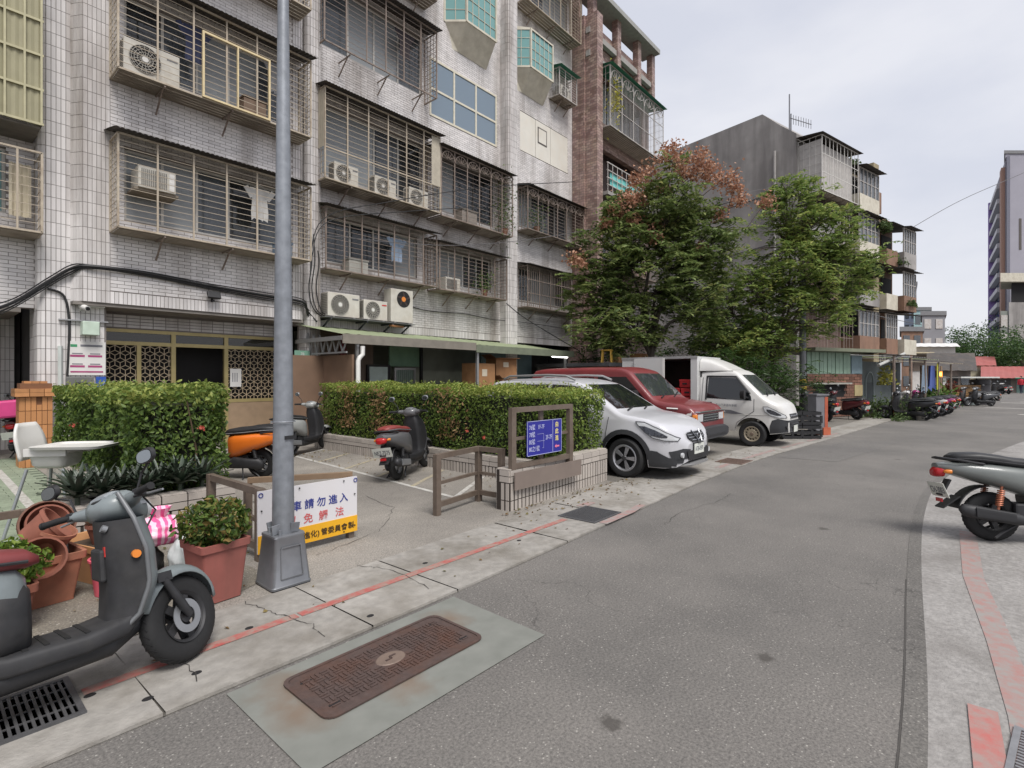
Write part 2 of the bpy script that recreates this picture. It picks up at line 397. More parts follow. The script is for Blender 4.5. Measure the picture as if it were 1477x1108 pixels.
stripe('red_line', [(7.2, .02), (5.6, -.02), (4.3, -.14), (3.4, -.2), (2.2, -.22)], .13, .0085, REDF, RPAV)
stripe('red_line', [(18, -2.1), (14.5, -1.15), (12.5, -.75)], .14, .0085, REDF, RPAV)
stripe('red_line', [(3.4, -.045), (2.6, -.075), (2.0, -.10)], .11, .0125, worn('worn_red_corner', (170, 96, 90), (148, 128, 122), .38, .66, 10), RPAV)
stripe('gutter_joint', [(x, smooth(RE, x) + .10) for x in np.arange(-2, 5.6, .4)], .007, .004, mat('joint_tar', (72, 69, 66), .9), ROAD)
ribbon('gutter', lambda x: smooth(RE, x), lambda x: smooth(RE, x) + .095, np.arange(-4, 12, .4), .0038, asphalt_mat('gutter_asphalt', (93, 90, 87), (108, 105, 101), .4), ROAD)
# parking bays and white lines
stripe('painted_line', [(4.77, 5.15), (4.98, 7.8), (5.22, 11)], .075, .016, WHP, FC)
for k, y in enumerate((5.15, 6.15, 7.15, 8.2, 9.25, 10.3)):
    x0 = 4.77 + (y - 5.15) * .077
    stripe('painted_line', [(x0, y), (6.08, y + (6.08 - x0) * .57)], .07, .0165, WHP if k in (0, 5) else YEP, FC)
stripe('painted_line', [(.35, 8.2), (1.0, 8.15), (1.02, 12.5)], .1, .0295, WHP, FC)
stripe('painted_line', [(38.2, -.6), (37.3, -3.6)], .35, .006, WHP, ROAD)
for k in range(3): stripe('painted_line', [(46 + k * 2.2, -1.5 - k), (45.6 + k * 2.2, -4.6 - k)], .5, .006, WHP, ROAD)
stripe('painted_line', [(31.8, -1.6), (31.2, -3.2)], .45, .006, WHP, ROAD)
# old patches, sealed cracks
PA1 = asphalt_mat('patched_asphalt', (99, 96, 94), (114, 111, 107), .6)
sheet('asphalt_patch', [(11.5, 2.9), (11.6, 1.9), (16.2, 1.3), (16.1, 2.3)], .0035, PA1, ROAD)
def crack(pts, seed):
    rs = np.random.RandomState(seed); out_ = []
    for (a, b), (c, d) in zip(pts, pts[1:]):
        for i in range(9): f = i / 9; out_.append((a + (c - a) * f + rs.normal(0, .012), b + (d - b) * f + rs.normal(0, .012)))
    mb = MB(); rows = []
    for i, (x, y) in enumerate(out_[:-1]):
        x2, y2 = out_[i + 1]; L_ = math.hypot(x2 - x, y2 - y) + 1e-6; w_ = rs.uniform(.001, .0035); rows.append([(x - (y2 - y) / L_ * w_, y + (x2 - x) / L_ * w_, 0), (x + (y2 - y) / L_ * w_, y - (x2 - x) / L_ * w_, 0)])
    mb.grid(rows); return mb
CRK = mat('crack', (48, 45, 42), .95)
for k, (p_, z_, par) in enumerate((([(5.4, 2.5), (6.0, 2.6), (7.0, 2.45), (7.6, 2.5)], .0045, ROAD), ([(1.55, 3.86), (1.62, 3.5), (1.7, 3.2), (1.66, 2.9)], .0265, DS), ([(2.5, 3.9), (2.62, 3.55), (2.58, 2.9)], .0265, DS), ([(.95, 3.85), (1.02, 3.5), (1.0, 2.9)], .0265, DS), ([(2.4, 4.4), (3.2, 4.6), (3.9, 5.3), (4.1, 6.4)], .0165, FC), ([(2.9, 6.0), (3.6, 6.8), (3.5, 8.2), (4.2, 9.6)], .0165, FC))):
    mb = crack(p_, k); mb.v = [(x, y, z_) for x, y, _ in mb.v]; mb.build('crack', CRK, par)
# green pavers by the entrance
PAV = struct(sheet('paver_bed', [(-6, 5.85), (1.5, 5.85), (1.5, 14.2), (-6, 14.2)], .015, mat('paver_joint', (86, 92, 80), .95)))
pm = MB(); pm.bx(-.142, .142, -.071, .071, 0, .012); pme = pm.mesh('paver')
pme.materials.append(mat('green_paver', (132, 142, 122), .85, .12, 20, .3, 60, rnd=.12))
n = 0
for j in range(56):
    for i in range(-2, 6):
        x = .02 + i * .292 + (.146 if j % 2 else 0); y = 5.95 + j * .148
        if x > 1.36 or n >= 300 or x < .05 * (y - 4): continue
        o = link('paver', pme, None, PAV); o.location = (x, y, .0155); n += 1

# ------------------------------------------------------------------ manhole cover in its patch, grates
RUSTC = mat('patch_concrete', (134, 138, 131), .85, .08, 4, .25, 60, c2=(118, 121, 112), sc2=2)
def patch_mat():
    m, nt, b = _nodes('rusty_patch_concrete'); L = nt.links.new; N = nt.nodes.new
    tc = N('ShaderNodeTexCoord'); n = N('ShaderNodeTexNoise'); n.inputs['Scale'].default_value = 7; n.inputs['Detail'].default_value = 7; L(tc.outputs['Object'], n.inputs['Vector'])
    r = N('ShaderNodeValToRGB'); r.color_ramp.elements[0].color = lin((102, 104, 98)) + (1,); r.color_ramp.elements[1].color = lin((130, 131, 125)) + (1,); L(n.outputs['Fac'], r.inputs['Fac'])
    col = r.outputs[0]
    for cx, cy, rad in ((1.27, 2.42, .2), (1.3, 2.66, .16), (2.34, 2.6, .14), (1.7, 2.2, .12)):     # rust that bled from the iron
        d = N('ShaderNodeVectorMath'); d.operation = 'DISTANCE'; d.inputs[1].default_value = (cx, cy, .006); L(tc.outputs['Object'], d.inputs[0])
        a = N('ShaderNodeMath'); a.operation = 'MULTIPLY_ADD'; a.inputs[1].default_value = .3; L(n.outputs['Fac'], a.inputs[0]); L(d.outputs['Value'], a.inputs[2])
        q = N('ShaderNodeMapRange'); q.inputs['From Min'].default_value = rad + .2; q.inputs['From Max'].default_value = rad * .3 + .1; q.inputs['To Max'].default_value = .5; L(a.outputs[0], q.inputs['Value'])
        x = N('ShaderNodeMix'); x.data_type = 'RGBA'; L(q.outputs[0], x.inputs[0]); L(col, x.inputs[6]); x.inputs[7].default_value = lin((116, 86, 62)) + (1,); col = x.outputs[2]
    L(col, b.inputs['Base Color']); b.inputs['Roughness'].default_value = .85; return m
sheet('concrete_patch', [(1.06, 2.83), (1.06, 2.0), (2.6, 1.99), (2.62, 2.84)], .006, patch_mat(), ROAD)
mh = thing('manhole_cover', 'long rusty brown iron manhole cover set in grey concrete patch', 'manhole cover', (1.8, 2.475, .006))
def rrect(a, b, r, n=5):
    pts = []
    for cx, cy, s in ((a - r, b - r, 0), (-a + r, b - r, 1), (-a + r, -b + r, 2), (a - r, -b + r, 3)):
        for i in range(n): t = math.pi / 2 * (s + i / (n - 1)); pts.append((cx + r * math.cos(t), cy + r * math.sin(t)))
    return pts
MB().prism(rrect(.52, .235, .06), -.005, .007).build('plate', IRON, mh)
rim = MB(); P = rrect(.525, .24, .062); P2 = rrect(.505, .22, .05)
rim.rings([[(x, y, .004) for x, y in P], [(x, y, .0125) for x, y in P], [(x, y, .0125) for x, y in P2], [(x, y, .007) for x, y in P2]], cap=False); rim.build('rim', IRON, mh)
tb = MB(); s_ = .055
for i in range(-9, 10):
    for j in range(-4, 5):
        x, y = i * s_ * .98, j * s_ * .88
        if abs(x) > .475 or abs(y) > .19 or (x * x / .013 + y * y / .0075) < 1: continue
        for k in (-1, 1):
            if (i + j) % 2: tb.box((x, y + k * .012, .009), (.042, .009, .007))
            else: tb.box((x + k * .012, y, .009), (.009, .042, .007))
stuff(tb.build('tread_pattern', IRON, mh))
bd = MB(); bd.lathe([(.001, .011), (.085, .011), (.09, .007)], 24); b_ = bd.build('emblem_disc', mat('cast_iron_pale', (120, 104, 94), .6, .1, 20, metal=.2), mh); b_.scale = (1, .72, 1)
zz = MB(); zz.bar((-.04, -.012, .013), (.0, -.012, .013), .01, .004).bar((0, -.012, .013), (0, .012, .013), .01, .004).bar((0, .012, .013), (.04, .012, .013), .01, .004); zz.build('emblem', IRON, mh)
for x in (-.43, .43):
    for y in (-.14, .14):
        k = MB(); k.box((x, y, .0078), (.06, .012, .002)); k.build('key_slot', DARK, mh)
def grate(name, label, cx, cy, lx, ly, rz, z, ma, nbar):
    t = thing(name, label, 'drain grate', (cx, cy, z), rz, 'drain grates')
    fr = MB()
    for s in (-1, 1): fr.box((0, s * ly / 2, .004), (lx, .025, .012)); fr.box((s * (lx / 2 - .0125), 0, .004), (.025, ly - .025, .012))
    fr.build('frame', ma, t); MB().box((0, 0, -.002), (lx - .04, ly - .04, .003)).build('pit', DARK, t)
    bm_ = MB(); bm_.box((0, 0, .003), (.012, ly - .03, .01)); me = bm_.mesh('grate_bar'); me.materials.append(ma)
    for i in range(nbar):
        o = link('grate_bar', me, None, t); o.location = (-lx / 2 + .03 + (lx - .06) * (i + .5) / nbar, 0, 0)
    x = MB()
    for s in (-.25, 0, .25): x.box((0, s * ly, .002), (lx - .04, .01, .006))
    x.build('cross_bar', ma, t); return t
GRM = mat('grate_iron', (92, 92, 94), .55, .15, 30, metal=.4)
grate('drain_grate', 'square iron drain grate in front of the blue sign', 5.18, 3.31, .6, .46, .02, .0225, GRM, 24)
grate('drain_grate', 'dark drain grate under the near grey scooter', .26, 3.36, .6, .42, 0, .0225, GRM, 20)
grate('drain_grate', 'small far drain grate before the red van', 10.25, 3.36, .62, .46, -.02, .0225, mat('grate_rusty', (120, 100, 90), .6, .15, 30, metal=.3), 22)
grate('drain_grate', 'steel drain grate at the bottom right corner', 2.85, -.24, .9, .26, -.12, .0085, mat('grate_steel', (140, 140, 142), .45, .1, 30, metal=.5), 34)
# ------------------------------------------------------------------ building helpers
ABS = set()
def house(name, label, cat, base, group=None):
    o = thing(name, label, cat, base, 0, group); ABS.add(o.name); return o
_link0 = link
def link(name, me, ma=None, parent=None, bev=0, sub=0):
    o = _link0(name, me, ma, parent, bev, sub)
    if parent is not None and parent.name in ABS: o.matrix_parent_inverse = parent.matrix_basis.inverted()
    return o
UB = {}
def ubox(name, ma, parent, T, c, d):
    """one bar or slat: a shared unit cube, placed and scaled"""
    if ma.name not in UB:
        m = MB(); m.box((0, 0, 0), (1, 1, 1)); me = m.mesh('bar'); me.materials.append(ma); UB[ma.name] = me
    o = link(name, UB[ma.name], None, parent)
    M = (T or I4) @ Matrix.Translation(c) @ Matrix.Diagonal((d[0], d[1], d[2], 1))
    o.matrix_basis = M; return o
def wall_mesh(T, u0, u1, w0, w1, holes, th=.2, back=0.0):
    mb = MB(T); us = sorted({u0, u1} | {max(u0, min(u1, h[k])) for h in holes for k in (0, 1)}); ws = sorted({w0, w1} | {max(w0, min(w1, h[k])) for h in holes for k in (2, 3)})
    for i in range(len(ws) - 1):
        wm = (ws[i] + ws[i + 1]) / 2; run = None
        for j in range(len(us)):
            solid = j < len(us) - 1 and not any(h[0] < (us[j] + us[j + 1]) / 2 < h[1] and h[2] < wm < h[3] for h in holes)
            if solid and run is None: run = us[j]
            if not solid and run is not None: mb.bx(run, us[j], -th - back, -back, ws[i], ws[i + 1]); run = None
    return mb
TILES = []          # (matrix, width, height)
def tiles_brick(T, u0, u1, w0, w1, holes, tw=.227, th=.062, g=.009, bond=True):
    r = 0; w = w0 + g
    while w + th <= w1 + .001:
        u = u0 + (-(tw + g) / 2 if (r % 2 and bond) else 0); 
        while u < u1:
            a, b = max(u, u0 + g / 2), min(u + tw, u1 - g / 2); segs = [(a, b)]
            for h in holes:
                if h[2] - .02 < w + th / 2 < h[3] + .02:
                    ns = []
                    for s, e in segs:
                        if e <= h[0] or s >= h[1]: ns.append((s, e)); continue
                        if s < h[0] - .02: ns.append((s, h[0]))
                        if e > h[1] + .02: ns.append((h[1], e))
                    segs = ns
            for s, e in segs:
                if e - s > .03: TILES.append((T @ Matrix.Translation(((s + e) / 2, .005, w + th / 2)), e - s, th))
            u += tw + g
        w += th + g; r += 1
def tiles_path(path, w0, w1, tw=.062, th=.227, g=.009, side=1):
    """upright tiles along a plan polyline (outwards = right of travel)"""
    P = [Vector((x, y, 0)) for x, y in path]; seg = [(P[i + 1] - P[i]).length for i in range(len(P) - 1)]; L = sum(seg); n = max(1, round(L / (tw + g))); st = L / n
    for k in range(n):
        d = (k + .5) * st; i = 0
        while d > seg[i]: d -= seg[i]; i += 1
        t = (P[i + 1] - P[i]).normalized(); c = P[i] + t * d; nn = Vector((t.y, -t.x, 0)) * side
        T = frame(c, t, nn); w = w0
        while w < w1 - .02:
            h = min(th, w1 - w - g)
            if h > .03: TILES.append((T @ Matrix.Translation((0, .005, w + h / 2)), st - g, h))
            w += th + g
def arc(cx, cy, r, a0, a1, n=6): return [(cx + r * math.cos(R(a0 + (a1 - a0) * i / n)), cy + r * math.sin(R(a0 + (a1 - a0) * i / n))) for i in range(n + 1)]
def flush_tiles(parent, ma_o, ma_m, name='tile', nsep=300, dep=.010, zmin=1.9):
    """the largest tiles in view become parts, the rest one joined part"""
    fw = Vector((math.cos(R(41)), math.sin(R(41)), 0)); rt = Vector((math.sin(R(41)), -math.cos(R(41)), 0))
    sc = []
    for i, (T, w_, h_) in enumerate(TILES):
        p = T.translation; d = p - Vector((0, 0, 1.6)); t = d.dot(fw)
        if t < 1: sc.append((9e9, i)); continue
        px = 738.5 + 760 * d.dot(rt) / t; py = 545 - 760 * d.z / t
        ok = 5 < px < 1470 and 5 < py < 1100 and p.z > zmin and w_ * h_ > .012
        sc.append(((t if ok else 1e6 + t), i))
    sc.sort(); sep = {i for s, i in sc[:nsep] if s < 1e6}
    m = MB(); m.box((0, 0, 0), (1, 1, 1)); me = m.mesh('tile'); me.materials.append(ma_o)
    for i in sep:
        T, w_, h_ = TILES[i]; o = link(name, me, None, parent); o.matrix_basis = T @ Matrix.Diagonal((w_, dep, h_, 1))
    rest = [TILES[i] for i in range(len(TILES)) if i not in sep]
    k = len(rest); Ts = np.array([np.array(T) for T, _, _ in rest]); wd = np.array([a for _, a, _ in rest]); ht = np.array([b for _, _, b in rest])
    cn = np.array([(-1, 1, -1), (1, 1, -1), (1, 1, 1), (-1, 1, 1), (-1, -1, -1), (1, -1, -1), (1, -1, 1), (-1, -1, 1)], float) * .5
    loc = cn[None] * np.stack([wd, np.full(k, dep), ht], 1)[:, None]
    V = np.einsum('kij,knj->kni', Ts[:, :3, :3], loc) + Ts[:, None, :3, 3]
    fq = np.array([(0, 1, 2, 3), (0, 4, 5, 1), (1, 5, 6, 2), (2, 6, 7, 3), (3, 7, 4, 0)])
    idx = (fq[None] + (np.arange(k) * 8)[:, None, None]).reshape(-1).astype(np.int32)
    m = bpy.data.meshes.new('wall_tiles'); m.vertices.add(k * 8); m.vertices.foreach_set('co', V.reshape(-1)); m.loops.add(len(idx)); m.loops.foreach_set('vertex_index', idx)
    m.polygons.add(k * 5); m.polygons.foreach_set('loop_start', np.arange(0, k * 20, 4, dtype=np.int32)); m.polygons.foreach_set('loop_total', np.full(k * 5, 4, np.int32))
    face_rnd(m, 5); m.update(calc_edges=True); m.shade_flat()
    stuff(link('wall_tiles', m, ma_m, parent)); TILES.clear()
GL = glass('window_glass', (98, 103, 108), .32, .1)  # tint lightened: reflected sky is painted into the glass colour
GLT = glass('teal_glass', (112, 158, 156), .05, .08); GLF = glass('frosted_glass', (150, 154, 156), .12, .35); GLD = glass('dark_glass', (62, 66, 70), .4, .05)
CURT = mat('curtain', (186, 184, 182), .9, .15, 3); CURT2 = mat('curtain_beige', (190, 176, 154), .9, .15, 3); CURT3 = mat('curtain_blue', (160, 172, 186), .9, .15, 3)
FRM = mat('window_frame', (196, 192, 184), .45, .08, 8, metal=.2); FRB = mat('window_frame_dark', (84, 78, 74), .5, .1)
def window(parent, T, u0, u1, w0, w1, o, n=4, fm=None, gm=None, fw=.05, curt=None, transom=None):
    """sliding window: frame part, its panes and curtains as sub-parts"""
    fm = fm or FRM; gm = gm or GL; f = MB(T); d = .05
    f.bx(u0, u1, o - d, o, w0, w0 + fw).bx(u0, u1, o - d, o, w1 - fw, w1)
    for k in range(n + 1):
        u = u0 + fw / 2 + (u1 - u0 - fw) * k / n; f.bx(u - fw / 2, u + fw / 2, o - d, o - .002, w0 + fw, w1 - fw)
    if transom: f.bx(u0 + fw, u1 - fw, o - d, o - .001, transom - fw / 2, transom + fw / 2)
    fo = f.build('window', fm, parent)
    for k in range(n):
        a = u0 + fw + (u1 - u0 - fw) * k / n; b = u0 + (u1 - u0 - fw) * (k + 1) / n
        for (p, q) in (((w0 + fw, w1 - fw),) if not transom else ((w0 + fw, transom - fw / 2), (transom + fw / 2, w1 - fw))):
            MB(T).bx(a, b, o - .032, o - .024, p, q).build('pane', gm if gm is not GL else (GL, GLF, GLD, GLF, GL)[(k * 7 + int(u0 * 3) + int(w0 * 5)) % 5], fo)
        if curt and k in curt:
            c = MB(T); c.grid([[(a + (b - a) * i / 12, o - .14 + .02 * math.sin(i * 2.3), z) for z in (w0 + .05, w1 - .05)] for i in range(13)])
            c.build('curtain', (CURT, CURT2, CURT3)[(k + int(w0)) % 3], fo)
    return fo
CAGE_B = mat('cage_beige', (178, 166, 148), .5, .14, 9, c2=(128, 106, 86), sc2=4, amt=.6)
CAGE_D = mat('cage_brown', (140, 126, 116), .55, .16, 9, c2=(80, 62, 52), sc2=4, amt=.7)
CAGE_W = mat('cage_white', (186, 182, 178), .5, .1, 9, c2=(140, 120, 104), sc2=4, amt=.6)
AWN = mat('corrugated_awning', (66, 62, 60), .7, .2, 5, c2=(96, 84, 72), sc2=2, amt=.6)
AWN_G = mat('green_awning', (62, 138, 112), .5, .12, 5)
TRAY = mat('cage_tray', (136, 126, 112), .7, .2, 6, c2=(96, 80, 66), sc2=3, amt=.7)
def cage(parent, T, u0, u1, w0, w1, d, ma=None, nh=13, post=None, roof=AWN, arch=0, split=None, strut=3, tray=True, vert=False, rwid=.2, vs=.12):
    ma = ma or CAGE_B; c = MB(T); e = .034
    for (a, b) in ((u0, w0), (u1, w0)): c.bar((a, 0, b), (a, d, b), e)
    for (a, b) in ((u0, w1), (u1, w1)): c.bar((a, 0, b), (a, d, b), e)
    for u in (u0, u1): c.bar((u, d, w0), (u, d, w1), e); c.bar((u, .02, w0), (u, .02, w1), e)
    c.bar((u0, d, w0), (u1, d, w0), e); c.bar((u0, d, w1), (u1, d, w1), e)
    if split: c.bar((u0, d, split), (u1, d, split), e * .9)
    fo = c.build('window_cage', ma, parent)
    for u in (u0, u1):
        s = MB(T)
        for k in range(1, nh): z = w0 + (w1 - w0) * k / nh; s.bar((u, .02, z), (u, d, z), .009)
        for k in range(1, 4): s.bar((u, d * k / 4, w0), (u, d * k / 4, w1), .016 if k == 2 else .011)
        s.build('side_grille', ma, fo)
    n = post or max(3, round((u1 - u0) / .62))
    for k in range(1, n): ubox('post', ma, fo, T, (u0 + (u1 - u0) * k / n, d + .003, (w0 + w1) / 2), (.03, .024, w1 - w0))
    if not vert:
        for k in range(1, nh): ubox('grille_bar', ma, fo, T, ((u0 + u1) / 2, d - .008, w0 + (w1 - w0) * k / nh), (u1 - u0, .010, .010))
    else:
        m = round((u1 - u0) / vs); bt = .012 if vs < .2 else .035
        for k in range(1, m): ubox('grille_bar', ma, fo, T, (u0 + (u1 - u0) * k / m, d - .008, (w0 + w1) / 2), (bt, .012, w1 - w0))
        for k in (1, 2): ubox('cross_rail', ma, fo, T, ((u0 + u1) / 2, d + .004, w0 + (w1 - w0) * k / 3), (u1 - u0, .02, .025))
    if arch:
        r = (u1 - u0) / arch / 2
        for k in range(arch):
            m = MB(T); cu = u0 + (2 * k + 1) * r; cz = w1 - r - .06; rr = r * .94
            A = [(cu + rr * math.cos(math.pi * i / 12), d + .02, cz + rr * math.sin(math.pi * i / 12)) for i in range(13)]
            for p, q in zip(A, A[1:]): m.bar(p, q, .022)
            for i in (2, 4, 6, 8, 10): m.bar((cu + .2 * (A[i][0] - cu), d + .02, cz + .2 * (A[i][2] - cz)), A[i], .018)
            m.build('fan_arch', ma, fo)
    if tray:
        t = MB(T); nsl = max(4, int(d / .1))
        for k in range(nsl): t.bx(u0 + .02, u1 - .02, d * k / nsl + .008, d * (k + 1) / nsl - .01, w0 - .03, w0 - .018)
        t.build('tray', TRAY, fo)
    if roof:
        nu = max(8, int((u1 - u0 + rwid) / .045)); P = []
        for i in range(nu + 1):
            u = u0 - rwid / 2 + (u1 - u0 + rwid) * i / nu; z = .014 * math.sin(i * math.pi)
            z = .016 * (i % 2)
            P.append([(u, .01, w1 + .20 + z), (u, (d + .16) * .5, w1 + .125 + z), (u, d + .18, w1 + .035 + z)])
        t = MB(T); t.grid(P); t.grid([[(a, b, c_ - .006) for a, b, c_ in r] for r in P]); t.build('awning', roof, fo)
    for k in range(strut):
        u = u0 + (u1 - u0) * (k + .6) / strut
        q = MB(T); q.bar((u, .012, w0 - .42), (u, d * .8, w0 - .03), .028).bar((u, 0, w0 - .045), (u, d, w0 - .045), .028); q.build('strut', CAGE_D, fo)
    return fo

# ------------------------------------------------------------------ air conditioner outdoor units
ACW = mat('ac_casing', (198, 194, 184), .5, .06, 5, c2=(160, 146, 124), sc2=3, amt=.4)
ACG = mat('ac_grille', (120, 118, 114), .5, .1, 10)
def ac_proto(w_, d_, h_, style):
    t = thing('air_conditioner', 'x', 'air conditioner')
    MB().bx(-w_ / 2, w_ / 2, -d_ / 2, d_ / 2, .03, h_).build('casing', ACW, t, bev=.012)
    for s in (-1, 1): MB().bx(s * w_ * .32 - .03, s * w_ * .32 + .03, -d_ / 2 - .01, d_ / 2 + .01, 0, .03).build('foot', ACG, t)
    r = min(h_ * .40, w_ * .34) if style != 'tall' else w_ * .30; cx = -w_ * .13 if style != 'tall' else w_ * .06; cz = h_ * .53 if style != 'tall' else h_ * .72
    M = Matrix.Translation((cx, -d_ / 2 - .004, cz)) @ Matrix.Rotation(R(90), 4, 'X')
    MB().lathe([(.001, 0), (r, 0), (r, .004), (.001, .0041)], 30, M).build('fan_opening', DARK if style != 'dark' else ACG, t)
    g_ = MB(); k = r
    if style == 'tall':
        MB().lathe([(.001, .012), (r * .3, .012), (r * .32, .004)], 20, M).build('fan_hub', mat('fan_hub_orange', (216, 132, 58), .5), t)
        for i in range(5):
            a = i * 72; g_.bar(M @ Vector((r * .3 * math.cos(R(a)), r * .3 * math.sin(R(a)), .007)), M @ Vector((r * .9 * math.cos(R(a + 20)), r * .9 * math.sin(R(a + 20)), .006)), .05, .004, up=(0, 1, 0))
        g_.build('fan_blade', mat('fan_dark', (58, 46, 40), .5), t)
    else:
        for i in range(18):
            a = R(i * 20 + (8 if style == 'radial' else 0)); g_.bar(M @ Vector((r * .22 * math.cos(a), r * .22 * math.sin(a), .012)), M @ Vector((r * math.cos(a + .25), r * math.sin(a + .25), .012)), .008)
        for q in (.3, .5, .7, .88, 1): g_.torus(r * q, .006, 28, 5, M @ Matrix.Translation((0, 0, .011)))
        g_.build('fan_guard', mat('ac_guard', (168, 164, 156), .5), t)
        MB().lathe([(.001, .02), (r * .2, .02), (r * .22, .01)], 18, M).build('guard_hub', WHITE, t)
        MB().bx(w_ * .26, w_ * .46, -d_ / 2 - .006, -d_ / 2 - .001, h_ * .78, h_ * .84).build('badge', mat('badge_red', (190, 60, 50), .5) if style == 'radial' else mat('badge_grey', (120, 120, 122), .5), t)
        f = MB()
        for z in np.linspace(.1, h_ - .06, 12): f.bx(-w_ / 2 - .006, -w_ / 2 - .001, -d_ * .4, d_ * .4, z, z + .014)
        f.build('side_vent', ACG, t)
    return t
AC_STD, AC_RAD, AC_TALL, AC_SMALL = ac_proto(.95, .36, .66, 'std'), ac_proto(.78, .32, .58, 'radial'), ac_proto(.8, .36, 1.0, 'tall'), ac_proto(.72, .3, .54, 'std')
_used = set()
def put_ac(proto, loc, rz, label, group='air conditioners on the apartment blocks'):
    o = proto if proto.name not in _used else copy_tree(proto)
    _used.add(proto.name); o.location = loc; o.rotation_euler = (0, 0, rz); return tag(o, label, 'air conditioner', group)
# ------------------------------------------------------------------ white tiled apartment block
TILE_O = mat('glazed_tile', (214, 210, 208), .32, .06, 30, rnd=.09)
TILE_M = mat('glazed_tile_field', (214, 210, 208), .32, .06, 1.2, arnd=.1, c2=(142, 133, 126), sc2=1.3, amt=.95, streak=True)
GROUT = mat('tile_grout', (130, 123, 119), .9, .1)
A = house('apartment_block', 'white tiled apartment block with barred window cages behind the hedges', 'building', (2.6, 12.7, 0))
TB = frame((0, 12.7, 0), (1, 0, 0), (0, -1, 0)); TM = frame((0, 13.2, 0), (1, 0, 0), (0, -1, 0))
TOP = 21.0
bay_h = [(2.85, 6.15, z + .3, z + 1.72) for z in (4.45, 7.5, 10.6, 13.7, 16.8)]
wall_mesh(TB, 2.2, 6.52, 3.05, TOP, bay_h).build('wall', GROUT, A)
tiles_brick(TB, 2.62, 6.3, 3.30, TOP, bay_h)
tiles_path([(2.62, 12.7), (6.3, 12.7)], 3.06, 3.30)
tiles_path([(6.3, 12.7), (6.46, 12.7)] + arc(6.46, 12.84, .14, -90, 0)[1:] + [(6.6, 13.15)], 3.06, TOP)
tiles_path([(1.60, 13.9), (1.60, 13.12)] + arc(1.76, 13.1, .16, 180, 270)[1:] + [(2.06, 12.94)], .02, TOP)
tiles_path([(2.06, 12.94), (2.2, 12.70), (2.62, 12.70)], 3.06, TOP)
tiles_path([(2.06, 12.94), (2.58, 12.94)], .02, 3.02)
p = MB(); p.prism([(1.603, 14), (1.603, 13.12)] + arc(1.76, 13.1, .157, 180, 270)[1:] + [(2.06, 12.943), (2.61, 12.943), (2.61, 14)], 0, 3.055); p.build('pilaster', GROUT, A)
p = MB(); p.prism([(1.603, 14), (1.603, 13.12)] + arc(1.76, 13.1, .157, 180, 270)[1:] + [(2.06, 12.943), (2.2, 12.703), (2.2, 14)], 3.06, TOP); p.build('pilaster', GROUT, A)
p = MB(); p.prism([(6.4, 12.704), (6.46, 12.704)] + arc(6.46, 12.84, .136, -90, 0)[1:] + [(6.596, 13.3), (6.4, 13.3)], 3.055, TOP - .01); p.build('bay_corner', GROUT, A)
sf = MB(); sf.bx(2.06, 6.59, 12.72, 13.62, 2.99, 3.05); sf.build('soffit', mat('soffit_plaster', (128, 122, 116), .85, .15, 3), A)
mid_h = [(7.45, 10.6, 4.75, 6.0), (11.3, 14.0, 4.7, 5.85), (7.3, 10.8, 7.1, 9.0), (11.3, 14.1, 7.1, 8.85), (7.3, 10.8, 10.6, 12.4), (11.1, 14.3, 10.1, 12.0), (7.3, 10.8, 13.6, 15.2), (11.9, 13.7, 13.45, 15.2), (7.3, 10.8, 16.7, 18.2), (11.3, 14, 16.7, 18.2)]
rt_h = [(15.6, 18.8, 4.6, 5.9), (15.6, 18.8, 7.5, 8.9), (15.65, 18.85, 10.45, 12.0), (15.3, 17.1, 13.45, 15.0), (15.6, 18.8, 16.2, 17.8)]
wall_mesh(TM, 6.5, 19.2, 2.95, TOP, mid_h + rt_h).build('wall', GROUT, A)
tiles_brick(TM, 7.14, 14.5, 3.2, TOP, mid_h); tiles_brick(TM, 15.1, 19.2, 3.2, TOP, rt_h)
tiles_path([(7.14, 13.2), (14.5, 13.2)], 2.96, 3.2); tiles_path([(15.1, 13.2), (19.2, 13.2)], 2.96, 3.2)
for x0, x1 in ((6.72, 7.14), (14.5, 15.1)):
    P = arc(x0 + .14, 12.94, .14, 180, 270) + arc(x1 - .14, 12.94, .14, 270, 360)
    tiles_path([(x0, 13.2)] + P + [(x1, 13.2)], .02, TOP)
    q = MB(); q.prism([(x0 + .003, 13.3), (x0 + .003, 12.94)] + [(a + (.003 if a < (x0 + x1) / 2 else -.003), b + .003) for a, b in P] + [(x1 - .003, 12.94), (x1 - .003, 13.3)], 0, TOP); q.build('pilaster', GROUT, A)
# the block behind the facade, side walls
k = MB(); k.bx(1.62, 19.19, 14.3, 24, 0, TOP).bx(1.62, 1.9, 13.95, 14.3, 0, TOP).bx(18.95, 19.19, 13.4, 14.3, 0, TOP)
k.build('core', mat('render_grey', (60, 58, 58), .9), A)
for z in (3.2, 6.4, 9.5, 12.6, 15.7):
    MB().bx(2.0, 18.9, 13.42, 14.3, z, z + .2).build('floor_slab', mat('slab_dark', (90, 88, 86), .9), A)
